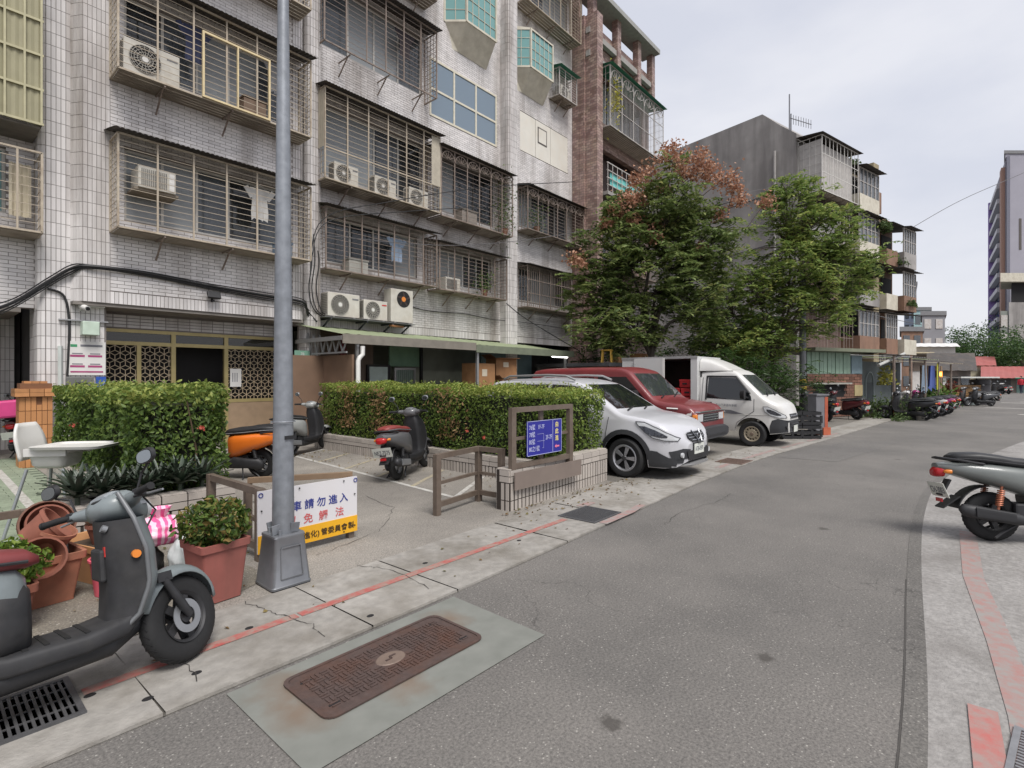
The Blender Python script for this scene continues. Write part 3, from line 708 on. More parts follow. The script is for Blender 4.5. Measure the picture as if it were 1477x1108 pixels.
# windows and cages of the bay
for i, z in enumerate((4.45, 7.5, 10.6, 13.7)):
    window(A, TB, 2.85, 6.15, z + .3, z + 1.72, -.06, 5, curt={1, 2, 3, 4} if i == 0 else {0, 1, 3})
cage(A, TB, 2.62, 6.46, 4.45, 6.22, .6, CAGE_B, 14, 6)
cage(A, TB, 2.62, 6.46, 7.45, 9.3, .6, CAGE_B, 14, 6)
cage(A, TB, 2.62, 6.46, 10.55, 12.4, .6, CAGE_B, 14, 6)
fr_ = MB(TB)
for a, b in ((4.05, 4.09), (5.42, 5.46), (4.74, 4.77)): fr_.bx(a, b, .61, .66, 7.5, 8.8)
fr_.bx(4.05, 5.46, .612, .658, 8.8, 8.84).bx(4.05, 5.46, .612, .658, 7.46, 7.5); fr_.build('escape_hatch', mat('hatch_cream', (208, 190, 150), .5), A)
# middle section
window(A, TM, 7.45, 10.6, 4.75, 6.0, -.06, 4, curt={0, 1, 2}); window(A, TM, 11.3, 14.0, 4.7, 5.85, -.06, 4, fm=WHITE, curt={1, 3})
window(A, TM, 7.3, 10.8, 7.1, 9.0, -.06, 4, curt={0, 2, 3}); window(A, TM, 11.3, 14.1, 7.1, 8.85, -.06, 3, fm=FRB, curt={1})
window(A, TM, 7.3, 10.8, 10.6, 12.4, -.06, 4, curt={1, 3}); window(A, TM, 7.3, 10.8, 13.6, 15.2, -.06, 4)
window(A, TM, 11.1, 14.3, 10.1, 12.0, .03, 3, fm=mat('cream_frame', (206, 200, 182), .45), gm=glass('pale_glass', (120, 136, 150), .1, .06), fw=.07, transom=11.0)
cage(A, TM, 7.14, 10.9, 4.45, 6.05, .6, CAGE_D, 12, 7); cage(A, TM, 11.02, 14.2, 4.4, 5.85, .6, CAGE_D, 12, 5)
c3 = cage(A, TM, 7.06, 10.95, 6.75, 9.1, .7, CAGE_B, 16, 6, split=7.55)
cage(A, TM, 11.0, 14.4, 6.7, 8.85, .7, CAGE_D, 14, 6, arch=6)
for u in (7.08, 10.75):
    r_ = MB(TM); n = 14; r_.grid([[(u if u < 9 else 10.97, .02 + .68 * i / n, z) if u < 9 else (10.6 + .35 * i / n, .715 + .012 * (i % 2), z) for z in (7.55, 9.05)] for i in range(n + 1)])
    if u < 9: r_ = MB(TM); r_.grid([[(7.035 - .012 * (i % 2), .02 + .68 * i / n, z) for z in (7.55, 9.05)] for i in range(n + 1)])
    r_.build('ribbed_panel', mat('ribbed_panel', (172, 164, 148), .6, .1), A)
cage(A, TM, 7.1, 10.9, 10.35, 12.4, .6, CAGE_D, 14, 6, tray=False); cage(A, TM, 7.1, 10.9, 13.4, 15.2, .6, CAGE_D, 12, 6)
# right section
window(A, TM, 15.6, 18.8, 4.6, 5.9, -.06, 4, curt={1}); window(A, TM, 15.6, 18.8, 7.5, 8.9, -.06, 4, curt={2}); window(A, TM, 15.6, 18.8, 16.2, 17.8, -.06, 4)
cage(A, TM, 15.4, 19.0, 4.3, 5.85, .6, CAGE_D, 4, 5, vert=True); cage(A, TM, 15.4, 19.2, 7.25, 8.85, .6, CAGE_D, 12, 6, arch=6)
cage(A, TM, 15.3, 19.0, 15.9, 17.9, .6, CAGE_B, 14, 5)
WP = mat('white_panel', (216, 212, 202), .5, .05, 4, c2=(190, 178, 160), sc2=2, amt=.4)
for a, b in ((15.65, 16.6), (16.62, 17.6), (17.62, 18.85)): MB(TM).bx(a, b, -.05, .01 + .004 * (a > 16.6), 10.47, 11.98).build('blank_panel', WP, A)
MB(TM).bx(16.75, 17.35, .018, .026, 11.1, 11.75).build('panel_window', FRB, A); MB(TM).bx(16.8, 17.3, .027, .03, 11.15, 11.7).build('pane', WP, A)
# teal bay windows of the fifth floor
CRM = mat('bay_cream', (200, 194, 178), .6, .08, 5, c2=(150, 140, 122), sc2=2, amt=.5)
def bay_window(u0, u1, z0, z1):
    P = [(u0, 0), (u0 + .5, .55), (u1 - .12, .55), (u1, 0)]
    m = MB(TM); bot = [(u0 + .25, .0, z0 - .75), (u0 + .6, .03, z0 - .75), (u1 - .2, .03, z0 - .75), (u1 - .05, .0, z0 - .75)]
    m.rings([bot, [(a, b, z0) for a, b in P], [(a, b + .03 * (b > 0), z0) for a, b in P], [(a, b + .03 * (b > 0), z0 + .07) for a, b in P]], cap=False, closed=False)
    m.rings([[(a, b + .03 * (b > 0), z1 - .07) for a, b in P], [(a, b + .03 * (b > 0), z1) for a, b in P], [(a, 0, z1 + .1) for a, b in P]], cap=False, closed=False)
    for a, b in P: m.bar((a, b, z0), (a, b, z1), .07)
    bo = m.build('bay_window', CRM, A)
    for (a, b), (c, d), n in ((P[0], P[1], 2), (P[1], P[2], 5), (P[2], P[3], 1)):
        for i in range(n):
            f = MB(TM); q = lambda t: (a + (c - a) * t, b + (d - b) * t); x, y = q(i / n); x2, y2 = q((i + 1) / n)
            f.add([(x, y - .01, z0 + .07), (x2, y2 - .01, z0 + .07), (x2, y2 - .01, z1 - .07), (x, y - .01, z1 - .07)], [(0, 1, 2, 3)]); f.build('pane', GLT, bo)
            if i:
                g = MB(TM); g.bar((x, y, z0 + .05), (x, y, z1 - .05), .02); g.build('glazing_bar', CRM, bo)
        for zz_ in np.linspace(z0, z1, 5)[1:-1]:
            g = MB(TM); g.bar((a, b, zz_), (c, d, zz_), .016); g.build('glazing_bar', CRM, bo)
bay_window(11.75, 13.8, 13.45, 15.1); bay_window(15.15, 17.15, 13.45, 14.95)
cage(A, TM, 17.5, 18.75, 13.2, 14.3, .55, CAGE_W, 10, 3, roof=AWN_G, strut=2)
put_ac(AC_SMALL, (18.1, 12.9, 13.22), 0, 'air conditioner under the small green awning high on the white block')
put_ac(AC_STD, (3.2, 12.38, 7.48), 0, 'big air conditioner in the upper left cage above the lobby')
for k, (x, lab) in enumerate(((7.75, 'leftmost of three air conditioners inside the third floor cage'), (9.0, 'middle one of three air conditioners inside the third floor cage'), (10.2, 'rightmost of three air conditioners inside the third floor cage'))):
    put_ac(AC_SMALL, (x, 12.76, 6.77), 0, lab)
# window air conditioner in the cage above the lobby
t = thing('window_air_conditioner', 'white window air conditioner on a ledge in the cage above the lobby', 'air conditioner', (3.28, 12.42, 5.32), 0)
MB().bx(-.32, .32, -.24, .3, 0, .42).build('casing', ACW, t, bev=.01)
for i in range(14): MB().bx(-.27 + i * .032, -.255 + i * .032, -.252, -.242, .05, .37).build('fin', ACG, t)
MB().bx(.2, .29, -.256, -.243, .04, .38).build('side_panel', WHITE, t); MB().bx(-.38, .38, -.2, .3, -.05, -.002).build('ledge', TRAY, t)
t = thing('window_air_conditioner', 'small white window air conditioner in the cage above the awning', 'air conditioner', (11.7, 12.95, 4.44), 0)
MB().bx(-.32, .32, -.24, .2, 0, .42).build('casing', ACW, t, bev=.01)
for i in range(10): MB().bx(-.28, .16, -.252, -.242, .05 + i * .033, .065 + i * .033).build('fin', ACG, t)
# three units on the steel shelf
sh = thing('shelf', 'grey steel shelf with brackets under the three air conditioners', 'shelf', (8.5, 13.2, 3.2))
MB().bx(-1.4, 1.55, -.62, -.02, -.02, 0).build('plate', mat('shelf_steel', (112, 112, 112), .5, .12, metal=.4), sh)
for x in (-1.2, -.1, .75, 1.4):
    b = MB(); b.bar((x, -.6, -.045), (x, -.02, -.045), .04).bar((x, -.5, -.06), (x, -.02, -.32), .035); b.build('bracket', mat('bracket_dark', (84, 86, 92), .5, .1, metal=.4), sh)
MB().box((.95, -.5, -.09), (.5, .12, .05), rz=.2).build('wood_block', mat('raw_wood', (140, 96, 62), .8, .2), sh)
put_ac(AC_STD, (7.72, 12.86, 3.2), 0, 'air conditioner with dark round grille leftmost on the shelf over the awning')
put_ac(AC_RAD, (8.72, 12.84, 3.2), 0, 'air conditioner with radial white fan guard and red badge on the shelf')
put_ac(AC_TALL, (9.62, 12.84, 3.2), 0, 'tall air conditioner with open dark fan and orange hub on the shelf')
# ------------------------------------------------------------------ ground floor: lobby front under the bay
LOB = frame((0, 13.6, 0), (1, 0, 0), (0, -1, 0)); GOLD = mat('gold_aluminium', (176, 160, 112), .4, .08, 6, metal=.35)
tiles_brick(LOB, 2.62, 6.6, 2.66, 3.0, [], .227, .055, .014, bond=False)
wall_mesh(LOB, 2.6, 6.7, 2.64, 3.0, [], .15).build('lintel', GROUT, A)
fz = MB(LOB)
for u in (2.64, 3.93, 5.05, 6.3): fz.bx(u, u + .09, -.09, 0, 0, 2.64)
fz.bx(2.64, 6.39, -.088, -.002, 2.30, 2.38).bx(2.64, 6.39, -.088, -.002, 2.57, 2.64).bx(3.28, 3.36, -.07, -.004, 0, 2.3).bx(2.73, 3.93, -.08, -.003, 1.0, 1.08).bx(5.14, 6.3, -.08, -.003, 1.0, 1.08)
fz.build('lobby_frame', GOLD, A)
for a, b in ((2.73, 3.93), (4.02, 5.05), (5.14, 6.3)): MB(LOB).bx(a, b, -.05, -.04, 2.38, 2.57).build('pane', glass('fanlight_glass', (70, 68, 62), .2), A)
LAT = mat('lattice_cream', (196, 178, 150), .45, .06)
def lattice(u0, u1, w0, w1):
    m = MB(LOB); s = .105; h = s * math.sqrt(3) / 2; bw = .011
    def seg(p, q):                                   # clip to the panel
        (x0, y0), (x1, y1) = p, q; t0, t1 = 0., 1.
        for d, lo, hi in ((x1 - x0, u0 - x0, u1 - x0), (y1 - y0, w0 - y0, w1 - y0)):
            if abs(d) < 1e-9:
                if lo > 0 or hi < 0: return
                continue
            a, b = sorted((lo / d, hi / d)); t0, t1 = max(t0, a), min(t1, b)
        if t1 - t0 > .05: m.bar((x0 + (x1 - x0) * t0, -.035, y0 + (y1 - y0) * t0), (x0 + (x1 - x0) * t1, -.035, y0 + (y1 - y0) * t1), bw, bw, up=(0, 1, 0))
    r = 0; y = w0 - s
    while y < w1 + s:
        x = u0 - s + (h if r % 2 else 0)
        while x < u1 + s:
            V = [(x + s * math.sin(R(60 * k)), y + s * math.cos(R(60 * k))) for k in range(6)]
            for k in range(3): seg(V[k], V[(k + 1) % 6])
            for k in (1, 3, 5): seg((x, y), V[k])
            x += 2 * h
        y += 1.5 * s; r += 1
    m.build('lattice', LAT, A)
lattice(2.73, 3.28, 1.08, 2.3); lattice(3.36, 3.93, 1.08, 2.3); lattice(5.14, 6.3, 1.08, 2.3)
MB(LOB).bx(2.73, 3.93, -.07, -.01, 0, 1.0).build('kick_panel', mat('tan_panel', (150, 128, 104), .6, .1), A); MB(LOB).bx(5.14, 6.3, -.07, -.01, 0, 1.0).build('kick_panel', MC['tan_panel'], A)
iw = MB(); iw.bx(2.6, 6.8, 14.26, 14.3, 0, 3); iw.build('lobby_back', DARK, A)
ug = MB(LOB); ug.bx(6.39, 6.75, -.06, 0, 0, 2.64); ug.build('door_jamb', mat('jamb_plaster', (150, 140, 126), .8), A)
# notices, camera, lamp and intercom on the pilaster
PL = frame((0, 12.94, 0), (1, 0, 0), (0, -1, 0))
s1 = thing('notice_board', 'white notice board with magenta bars on the entrance pilaster', 'sign', (2.3, 12.92, 1.95))
MB().bx(-.29, .29, -.025, 0, -.3, .35).build('board', WHITE, s1)
MG = mat('magenta_print', (160, 66, 112), .6); GRP = mat('grey_print', (120, 120, 126), .6); GRN = mat('green_print', (60, 140, 96), .6)
for x in (-.145, .125):
    for z in (.07, -.13): MB().bx(x - .11, x + .11, -.028, -.0255, z - .02, z + .02).build('bar', MG, s1); MB().bx(x - .08, x + .08, -.028, -.0255, z + .035, z + .055).build('print', GRP, s1)
MB().bx(-.25, .25, -.028, -.0255, -.25, -.22).build('bar', MG, s1); MB().bx(-.25, -.15, -.028, -.0255, .24, .29).build('print', GRN, s1); MB().bx(-.1, .24, -.028, -.0255, .25, .29).build('print', GRP, s1)
s2 = thing('notice_plate', 'blue vertical plate with white characters beside the intercom box', 'sign', (2.51, 12.92, 1.45)); MB().bx(-.07, .085, -.02, 0, -.3, .17).build('plate', mat('blue_plate', (44, 84, 168), .4), s2)
[MB().bx(-.02 + .06 * j, .0 + .06 * j, -.0225, -.0205, -.2 + .08 * i, -.15 + .08 * i).build('print', WHITE, s2) for i in range(4) for j in range(2 if i else 1)]
s3 = thing('intercom_panel', 'grey intercom box with dark screen under the notice board', 'intercom', (2.2, 12.92, 1.45)); MB().bx(-.22, .2, -.06, 0, -.3, .17).build('box', mat('intercom_grey', (116, 116, 114), .5, .1, metal=.3), s3, bev=.01); MB().bx(-.08, .1, -.066, -.061, -.06, .06).build('screen', BLACKP, s3)
s4 = thing('wall_lamp', 'pale green rectangular lamp box below the security camera', 'lamp', (2.33, 12.9, 2.62)); MB().bx(-.13, .13, -.2, .03, -.2, .06).build('shade', mat('lamp_green', (190, 206, 190), .5), s4, bev=.01); MB().bx(-.45, .3, -.03, .03, .065, .09).build('bracket', ALU, s4)
s5 = thing('security_camera', 'white bullet security camera on the entrance pilaster', 'camera', (2.2, 12.9, 2.95)); MB().cyl((0, -.08, .02), (.06, -.28, -.04), .05).build('body', WHITE, s5, smooth=40); MB().cyl((0, .03, -.05), (0, -.1, 0), .02).build('arm', WHITE, s5); MB().cyl((.058, -.275, -.038), (.066, -.30, -.046), .035).build('lens', BLACKP, s5)
MB().bx(.1, .36, -.12, .03, .02, .13).build('junction_box', WHITE, s5)
s6 = thing('paper_notice', 'white paper notice taped to the lobby lattice', 'notice', (5.3, 13.58, 1.6)); MB().bx(-.13, .13, -.012, -.004, -.22, .22).build('sheet', WHITE, s6)
for i in range(3): MB().bx(.02 - i * .05, .04 - i * .05, -.0145, -.0125, -.1, .12).build('print', GRP, s6)
s7 = thing('door_plate', 'small green street number plate by the lobby', 'sign', (6.5, 12.6, 2.2)); MB().bx(-.2, .2, -.01, .01, -.08, .08).build('plate', mat('plate_green', (120, 160, 140), .5), s7); text('lettering', '78', .1, face_frame((-.05, -.013, -.04), (1, 0, 0), (0, 0, 1)), WHITE, s7)
fl = thing('floodlight', 'black floodlight fixed to the tiled bay over the lobby', 'floodlight', (4.45, 12.68, 3.42)); MB().box((0, -.12, 0), (.26, .07, .16), M=Matrix.Rotation(R(-25), 3, 'X')).build('housing', BLACKP, fl, bev=.008); MB().bx(-.02, .02, -.1, 0, -.14, -.1).bx(-.02, .02, -.03, .01, -.14, .03).build('bracket', BLACKP, fl)
flush_tiles(A, TILE_O, TILE_M)
# ------------------------------------------------------------------ cables
CABM = mat('cable', (30, 30, 32), .6)
def cable(name, label, pts, r, n=5, k=8, ma=None):
    P = [Vector(p) for p in pts]; out_ = []
    for i in range(len(P) - 1):
        p0, p1, p2, p3 = P[max(i - 1, 0)], P[i], P[i + 1], P[min(i + 2, len(P) - 1)]
        for j in range(k):
            t = j / k; out_.append(.5 * ((2 * p1) + (p2 - p0) * t + (2 * p0 - 5 * p1 + 4 * p2 - p3) * t * t + (3 * p1 - p0 - 3 * p2 + p3) * t ** 3))
    out_.append(P[-1]); m = MB(); m.tube(out_, r, n); return tag(m.build(name, ma or CABM, smooth=60), label, 'cable')
for i, lab in enumerate(('thick black cable looping along the tiled bay', 'thin upper black cable along the tiled bay', 'lower black cable along the tiled bay', 'sagging black cable along the tiled bay')):
    dz = (0, .07, -.06, -.1)[i]
    cable('facade_cable', lab, [(.6, 12.9, 2.62 + dz * 2), (1.2, 12.86, 2.9 + dz), (1.75, 12.88, 3.4 + dz), (2.05, 12.84, 3.66 + dz), (2.3, 12.64, 3.72 + dz * .4), (3.2, 12.64, 3.72 + dz * .5), (4.4, 12.64, 3.62 + dz * .7), (5.6, 12.63, 3.55 + dz), (6.5, 12.62, 3.5 + dz), (6.75, 12.8, 3.3 + dz), (7.0, 12.8, 3.05 + dz)], (.03, .012, .016, .010)[i])
cable('facade_cable', 'black cable dropping down the entrance pilaster', [(1.72, 12.9, 3.25), (1.95, 12.9, 3.15), (2.03, 12.9, 2.7), (2.02, 12.9, 2.0), (2.0, 12.91, 1.4)], .022)
cable('facade_cable', 'pale conduit down the entrance pilaster', [(1.9, 12.9, 2.2), (1.9, 12.9, .9), (1.9, 12.9, .05)], .04, ma=mat('conduit', (186, 192, 188), .5))
for i, x in enumerate((6.82, 6.9, 7.02)):
    cable('facade_cable', ('leftmost', 'middle', 'rightmost')[i] + ' of three black cables hanging beside the rounded corner column', [(x, 12.78, 5.7 - i * .4), (x + .03, 12.77, 4.6), (x - .05, 12.77, 3.9), (x + .08, 12.75, 3.35), (7.4, 12.9, 3.15 + .05 * i)], .014)
cable('overhead_wire', 'upper black wire crossing the facade', [(6.5, 12.2, 4.2), (6.9, 12.3, 5.6), (8.5, 11.6, 6.3), (11.5, 11.0, 7.35), (15, 10.2, 8.3)], .012)
cable('overhead_wire', 'lower black wire crossing the facade', [(6.55, 12.2, 4.6), (7.0, 12.2, 5.55), (9, 11.6, 6.15), (12, 11, 6.9)], .012)
cable('overhead_wire', 'long thin grey wire rising towards the trees', [(7, 12.3, 5.2), (11, 11.6, 5.6), (16, 10.8, 6.9), (22, 10, 9.0), (34, 8, 13)], .010, ma=mat('wire_grey', (96, 94, 96), .6))
cable('overhead_wire', 'thin wire rising from the brown row towards the tower at right', [(48, 3.2, 12.5), (53, .5, 15.2), (60, -3.4, 18.4), (70, -9, 23)], .022, ma=MC['wire_grey'])
cable('facade_cable', 'black cable slanting from the right columns to the awning', [(14.3, 12.7, 4.3), (15.0, 12.4, 3.8), (16.2, 11.6, 3.0), (16.8, 11.2, 2.62)], .018)
cable('facade_cable', 'slack black cable along the wall above the awning', [(9.9, 13.15, 3.9), (11, 13.15, 3.75), (12.6, 13.12, 3.8), (14, 13.1, 3.72), (15.3, 12.8, 3.7), (19, 13.1, 3.7)], .012)
# ------------------------------------------------------------------ ground floor shop: awning roof, partition, goods
rf = thing('awning_roof', 'long green edged lean-to roof over the shop front', 'awning', (11.5, 11, 2.6)); ABS.add(rf.name)
def quad_sheet(mb, p, th): mb.add(p + [(a, b, c - th) for a, b, c in p], [(0, 1, 2, 3), (7, 6, 5, 4), (0, 4, 5, 1), (1, 5, 6, 2), (2, 6, 7, 3), (3, 7, 4, 0)])
ROOFG = mat('roof_green', (142, 152, 120), .6, .12, 4, c2=(108, 112, 92), sc2=2, amt=.5)
pr = MB(); P = []
for i in range(61):
    x = 6.6 + 9.4 * i / 60; z = 2.62 - .012 * (x - 6.6); P.append([(x, 10.95, z + .02 * (i % 2)), (x, 13.15, z + .36 + .02 * (i % 2))])
pr.grid(P); pr.build('roof_sheet', ROOFG, rf)
for a, b in ((6.6, 10.95), (10.95, 16.0)): MB().bx(a + .01, b, 10.9, 10.94, 2.4 - .012 * (a - 6.6), 2.6 - .012 * (a - 6.6) + .02).build('fascia', mat('fascia_grey', (128, 122, 112), .6, .12) if a < 8 else mat('fascia_green', (112, 118, 100), .6, .12), rf)
MB().bx(6.6, 6.66, 10.95, 13.15, 2.48, 2.58).build('edge_beam', ALU, rf)
tr = MB()
for k in range(7): y = 11 + k * .3; tr.bar((6.75, y, 2.45 + .05 * k), (6.75, y + .15, 2.2), .03).bar((6.75, y + .15, 2.2), (6.75, y + .3, 2.5 + .05 * k), .03)
tr.bar((6.75, 10.98, 2.2), (6.75, 13.1, 2.2), .04); tr.build('truss', mat('truss_grey', (150, 150, 150), .5), rf)
for x in (7.05, 11.1, 15.6): MB().bx(x - .035, x + .035, 10.98, 11.05, 0, 2.42).build('post', ALU, rf)
q = MB(); q.tube([(7.1, 10.86, 2.35), (7.1, 10.86, 2.15), (7.02, 10.86, 2.08), (6.98, 10.86, 2.0), (6.98, 10.86, 0)], .055, 10); tag(q.build('downpipe', WHITE, smooth=50), 'white plastic downpipe at the corner of the shop awning', 'pipe')
tag(MB().bx(5.9, 6.95, 12.3, 12.36, 0, 2.15).bx(6.9, 6.96, 11.0, 12.3, 0, 2.15).build('partition', mat('tan_partition', (122, 98, 80), .75, .12, 2, c2=(100, 80, 66), sc2=1.2)), 'tan board partition beside the lobby at the shop corner', 'partition')
sp = house('shop_front', 'dim open shop front with glass door under the lean-to roof', 'shop front', (11, 13.2, 0))
MB().bx(7.1, 16, 14.18, 14.24, 0, 2.9).build('back_wall', mat('shop_wall', (140, 144, 132), .8, .15, 2), sp)
MB().bx(7.15, 9.0, 13.22, 13.28, 0, 2.9).build('front_panel', mat('shop_panel', (110, 96, 86), .8, .12), sp)
MB().bx(7.9, 8.1, 13.19, 13.215, 0, 2.9).build('red_strip', mat('dark_red', (110, 34, 36), .6), sp)
MB().bx(8.75, 9.55, 13.14, 13.2, 0, 1.98).build('door_frame', BLACKP, sp); MB().bx(8.8, 9.42, 13.10, 13.135, .05, 1.92).build('door', mat('pale_door', (190, 206, 202), .4), sp)
sd_ = MB(); sd_.bx(9.6, 10.4, 13.0, 13.04, 0, .06).bx(9.6, 10.4, 13.0, 13.04, 1.84, 1.9).bx(9.6, 9.66, 13.0, 13.04, .06, 1.84).bx(10.34, 10.4, 13.0, 13.04, .06, 1.84); sd_.build('screen_door', ALU, sp)
for i in range(9): ubox('door_bar', ALU, sp, None, (9.7 + i * .075, 13.02, .95), (.014, .014, 1.78))
MB().bx(9.66, 10.34, 13.05, 13.055, .06, 1.84).build('mesh', mat('screen_mesh', (120, 146, 132), .6), sp)
MB().bx(9.6, 10.75, 13.24, 13.3, 1.95, 2.9).build('top_panel', mat('mint_panel', (132, 168, 142), .6), sp); MB().bx(10.6, 10.68, 13.0, 13.08, 0, 2.9).build('post', BLACKP, sp)
MB().bx(13.2, 16, 12.9, 12.98, 1.5, 2.6).build('shutter_box', mat('teal_grey', (92, 112, 116), .6, .1), sp); 
for i in range(12): MB().bx(13.2, 16.0, 13.0, 13.03, .1 + i * .12, .2 + i * .12).build('shutter_slat', mat('shutter_dark', (74, 76, 80), .5, .1, metal=.3), sp)
lt = thing('tube_lamp', 'lit white fluorescent tube under the shop awning', 'lamp', (15.2, 10.96, 2.34)); MB().cyl((-.45, 0, 0), (.45, 0, 0), .028).build('tube', emit('tube_light', (255, 252, 244), 2.5), lt); MB().bx(-.5, .5, -.03, .03, .035, .07).build('housing', WHITE, lt)
CB = mat('cardboard', (150, 110, 74), .8, .12, 6, rnd=.12); CBD = mat('cardboard_inside', (122, 88, 60), .85, .12); TAPE = mat('label_white', (200, 190, 170), .6)
def carton(loc, d, rz, label, open_=False):
    t = thing('carton', label, 'box', loc, rz, 'cardboard boxes by the shop'); x, y, z = d[0] / 2, d[1] / 2, d[2]
    b = MB(); b.bx(-x, x, -y, -y + .008, 0, z).bx(-x, x, y - .008, y, 0, z).bx(-x, -x + .008, -y + .008, y - .008, 0, z).bx(x - .008, x, -y + .008, y - .008, 0, z).bx(-x + .008, x - .008, -y + .008, y - .008, 0, .008); b.build('body', CB, t)
    if open_:
        for s, a in ((-1, 40), (1, 55)):
            f = MB(); f.bar((0, s * y, z), (0, s * (y + d[1] * .4 * math.cos(R(a))), z + d[1] * .4 * math.sin(R(a)) * .4 - .06), d[0], .008); f.build('flap', CB, t)
        f = MB(); f.bar((-x, 0, z), (-x - .2, 0, z + .12), d[1], .008); f.build('flap', CBD, t)
    else:
        for s in (-1, 1): f = MB(); f.bx(-x, x, min(0, s * y) + .002, max(0, s * y) - .002, z + .001, z + .009); f.build('flap', CB, t)
    MB().bx(-x * .3, x * .2, -y - .003, -y - .0005, z * .55, z * .8).build('label_print', TAPE, t)
for a in (((11.5, 11.35, 0), (.8, .5, .6), .1, 'bottom carton at the awning post'), ((11.55, 11.4, .61), (.75, .5, .55), .05, 'second carton stacked at the awning post'), ((11.6, 11.45, 1.18), (.9, .55, .85), .02, 'big carton on top of the stack at the awning post'),
          ((12.6, 11.4, 0), (.9, .6, .75), -.1, 'bottom carton right of the stacked cartons'), ((12.5, 11.35, .77), (.6, .5, .4), .2, 'small carton below the open flapped box'), ((12.65, 11.4, 1.18), (.75, .55, .38), .15, 'open carton with raised flaps', True), ((12.7, 11.5, 1.6), (.8, .6, .62), -.25, 'tilted open carton topmost beside the awning post', True)): carton(*a[:3], a[3], *(a[4:]))
carton((17.9, 9.3, 2.12), (.62, .5, .36), .2, 'brown carton on the flat roof behind the truck')
carton((16.9, 9.6, 2.12), (.55, .4, .22), -.1, 'low flat carton on the roof left of the brown carton')
hb = house('lean_to_shed', 'low lean-to shed roof behind the red van', 'shed', (17, 10, 0)); MB().bx(15.6, 20, 9.2, 12.4, 2.0, 2.12).build('roof', mat('shed_roof', (70, 70, 72), .7, .15), hb)
for x in (15.7, 17.8, 19.9): MB().bx(x - .04, x + .04, 9.22, 9.3, 0, 2.0).build('post', BLACKP, hb)
MB().bx(15.6, 20, 12.2, 12.3, 0, 2.0).build('wall', mat('shed_wall', (86, 84, 80), .8), hb)
st_ = thing('plastic_stool', 'yellow plastic stool lying on the shed roof', 'stool', (15.95, 9.5, 2.13), .4); YL = mat('yellow_plastic', (206, 164, 60), .45)
for x in (-.14, .14):
    for y in (-.14, .14): MB().bar((x * 1.2, y * 1.2, 0), (x, y, .4), .04).build('leg', YL, st_)
MB().bx(-.19, .19, -.19, .19, .4, .44).build('seat', YL, st_, bev=.01)

# washing, plants and stored things inside the cages
def garment(label, x, y, z, w_, h, c, ph):
    m = MB(); n = 9; m.grid([[(x + (w_ * (.5 if k < 2 else .42) * (2 * j / n - 1)) * (1 + .06 * math.sin(k + ph)), y + .03 * math.sin(j * 1.7 + ph) * (k / 8), z - h * k / 8 - .03 * math.sin(j * 2.1 + ph) * (k / 8)) for k in range(9)] for j in range(n + 1)])
    m.bar((x - w_ * .75, y, z - .01), (x - w_ * .4, y, z - h * .32), w_ * .26, .02, up=(0, 1, 0)).bar((x + w_ * .75, y, z - .01), (x + w_ * .4, y, z - h * .32), w_ * .26, .02, up=(0, 1, 0)); m.tube([(x - .12, y, z + .02), (x, y, z + .08), (x + .12, y, z + .02)], .006, 5)
    tag(m.build('hanging_garment', mat('garment_%d' % int(ph * 10), c, .9, .15, 5), smooth=60), label, 'clothes', 'washing inside the cages')
garment('dark blue shirt drying in the upper cage above the lobby', 4.0, 12.35, 9.0, .42, .75, (52, 58, 84), .3)
garment('grey shirt drying in the upper cage above the lobby', 5.75, 12.35, 9.0, .4, .7, (126, 126, 128), 1.1)
garment('white shirt drying in the cage left of the lamp post', 5.35, 12.35, 5.95, .42, .72, (206, 204, 200), 1.9)
garment('pale blue shirt drying in the cage above the awning', 9.6, 12.9, 5.75, .42, .7, (150, 168, 190), 2.6)
garment('dark shirt drying in the top cage beside the big window', 9.9, 12.9, 12.05, .44, .8, (60, 54, 58), 3.4)
def cage_plant(label, loc, rad, n):
    t = thing('cage_plant', label, 'plant', loc); MB().lathe([(.09, 0), (.13, .2), (.14, .22), (.12, .22), (.001, .19)], 14).build('pot', mat('plant_pot_brown', (128, 92, 74), .7), t); P = RS.normal(0, 1, (n, 3)) * np.array(rad) * .5 + (0, 0, .22 + rad[2] * .5); leaves('foliage', P, RS.normal(0, 1, (n, 3)), .09, leafmat('leaf_cage', [(60, 82, 44), (92, 114, 62), (124, 138, 84)]), t)
cage_plant('climbing plant at the right end of the arched cage', (14.15, 12.65, 6.74), (.4, .4, 1.3), 420); cage_plant('small plant in the low cage above the awning', (13.2, 12.75, 4.43), (.5, .3, .5), 220); cage_plant('potted plant in the arched cage of the right section', (16.2, 12.8, 7.28), (.5, .35, .6), 240)
for i, (x, y, z, d_, c, lab) in enumerate(((5.2, 12.4, 7.49, (.5, .35, .4), (120, 100, 84), 'brown storage box in the upper cage above the lobby'), (5.9, 12.4, 4.48, (.35, .3, .3), (110, 130, 150), 'blue grey storage box at the end of the cage above the lobby'), (8.2, 12.9, 4.48, (.6, .35, .35), (170, 168, 160), 'pale storage box in the cage above the awning'), (12.3, 12.75, 6.73, (.7, .4, .4), (134, 126, 118), 'storage box behind the fan arched bars'))):
    t = thing('storage_box', lab, 'box', (x, y, z)); MB().bx(-d_[0] / 2, d_[0] / 2, -d_[1] / 2, d_[1] / 2, 0, d_[2]).build('body', mat('storage_%d' % i, c, .7, .1), t, bev=.015); MB().bx(-d_[0] / 2 - .015, d_[0] / 2 + .015, -d_[1] / 2 - .015, d_[1] / 2 + .015, d_[2], d_[2] + .04).build('lid', mat('storage_lid_%d' % i, tuple(int(v * .85) for v in c), .7), t)
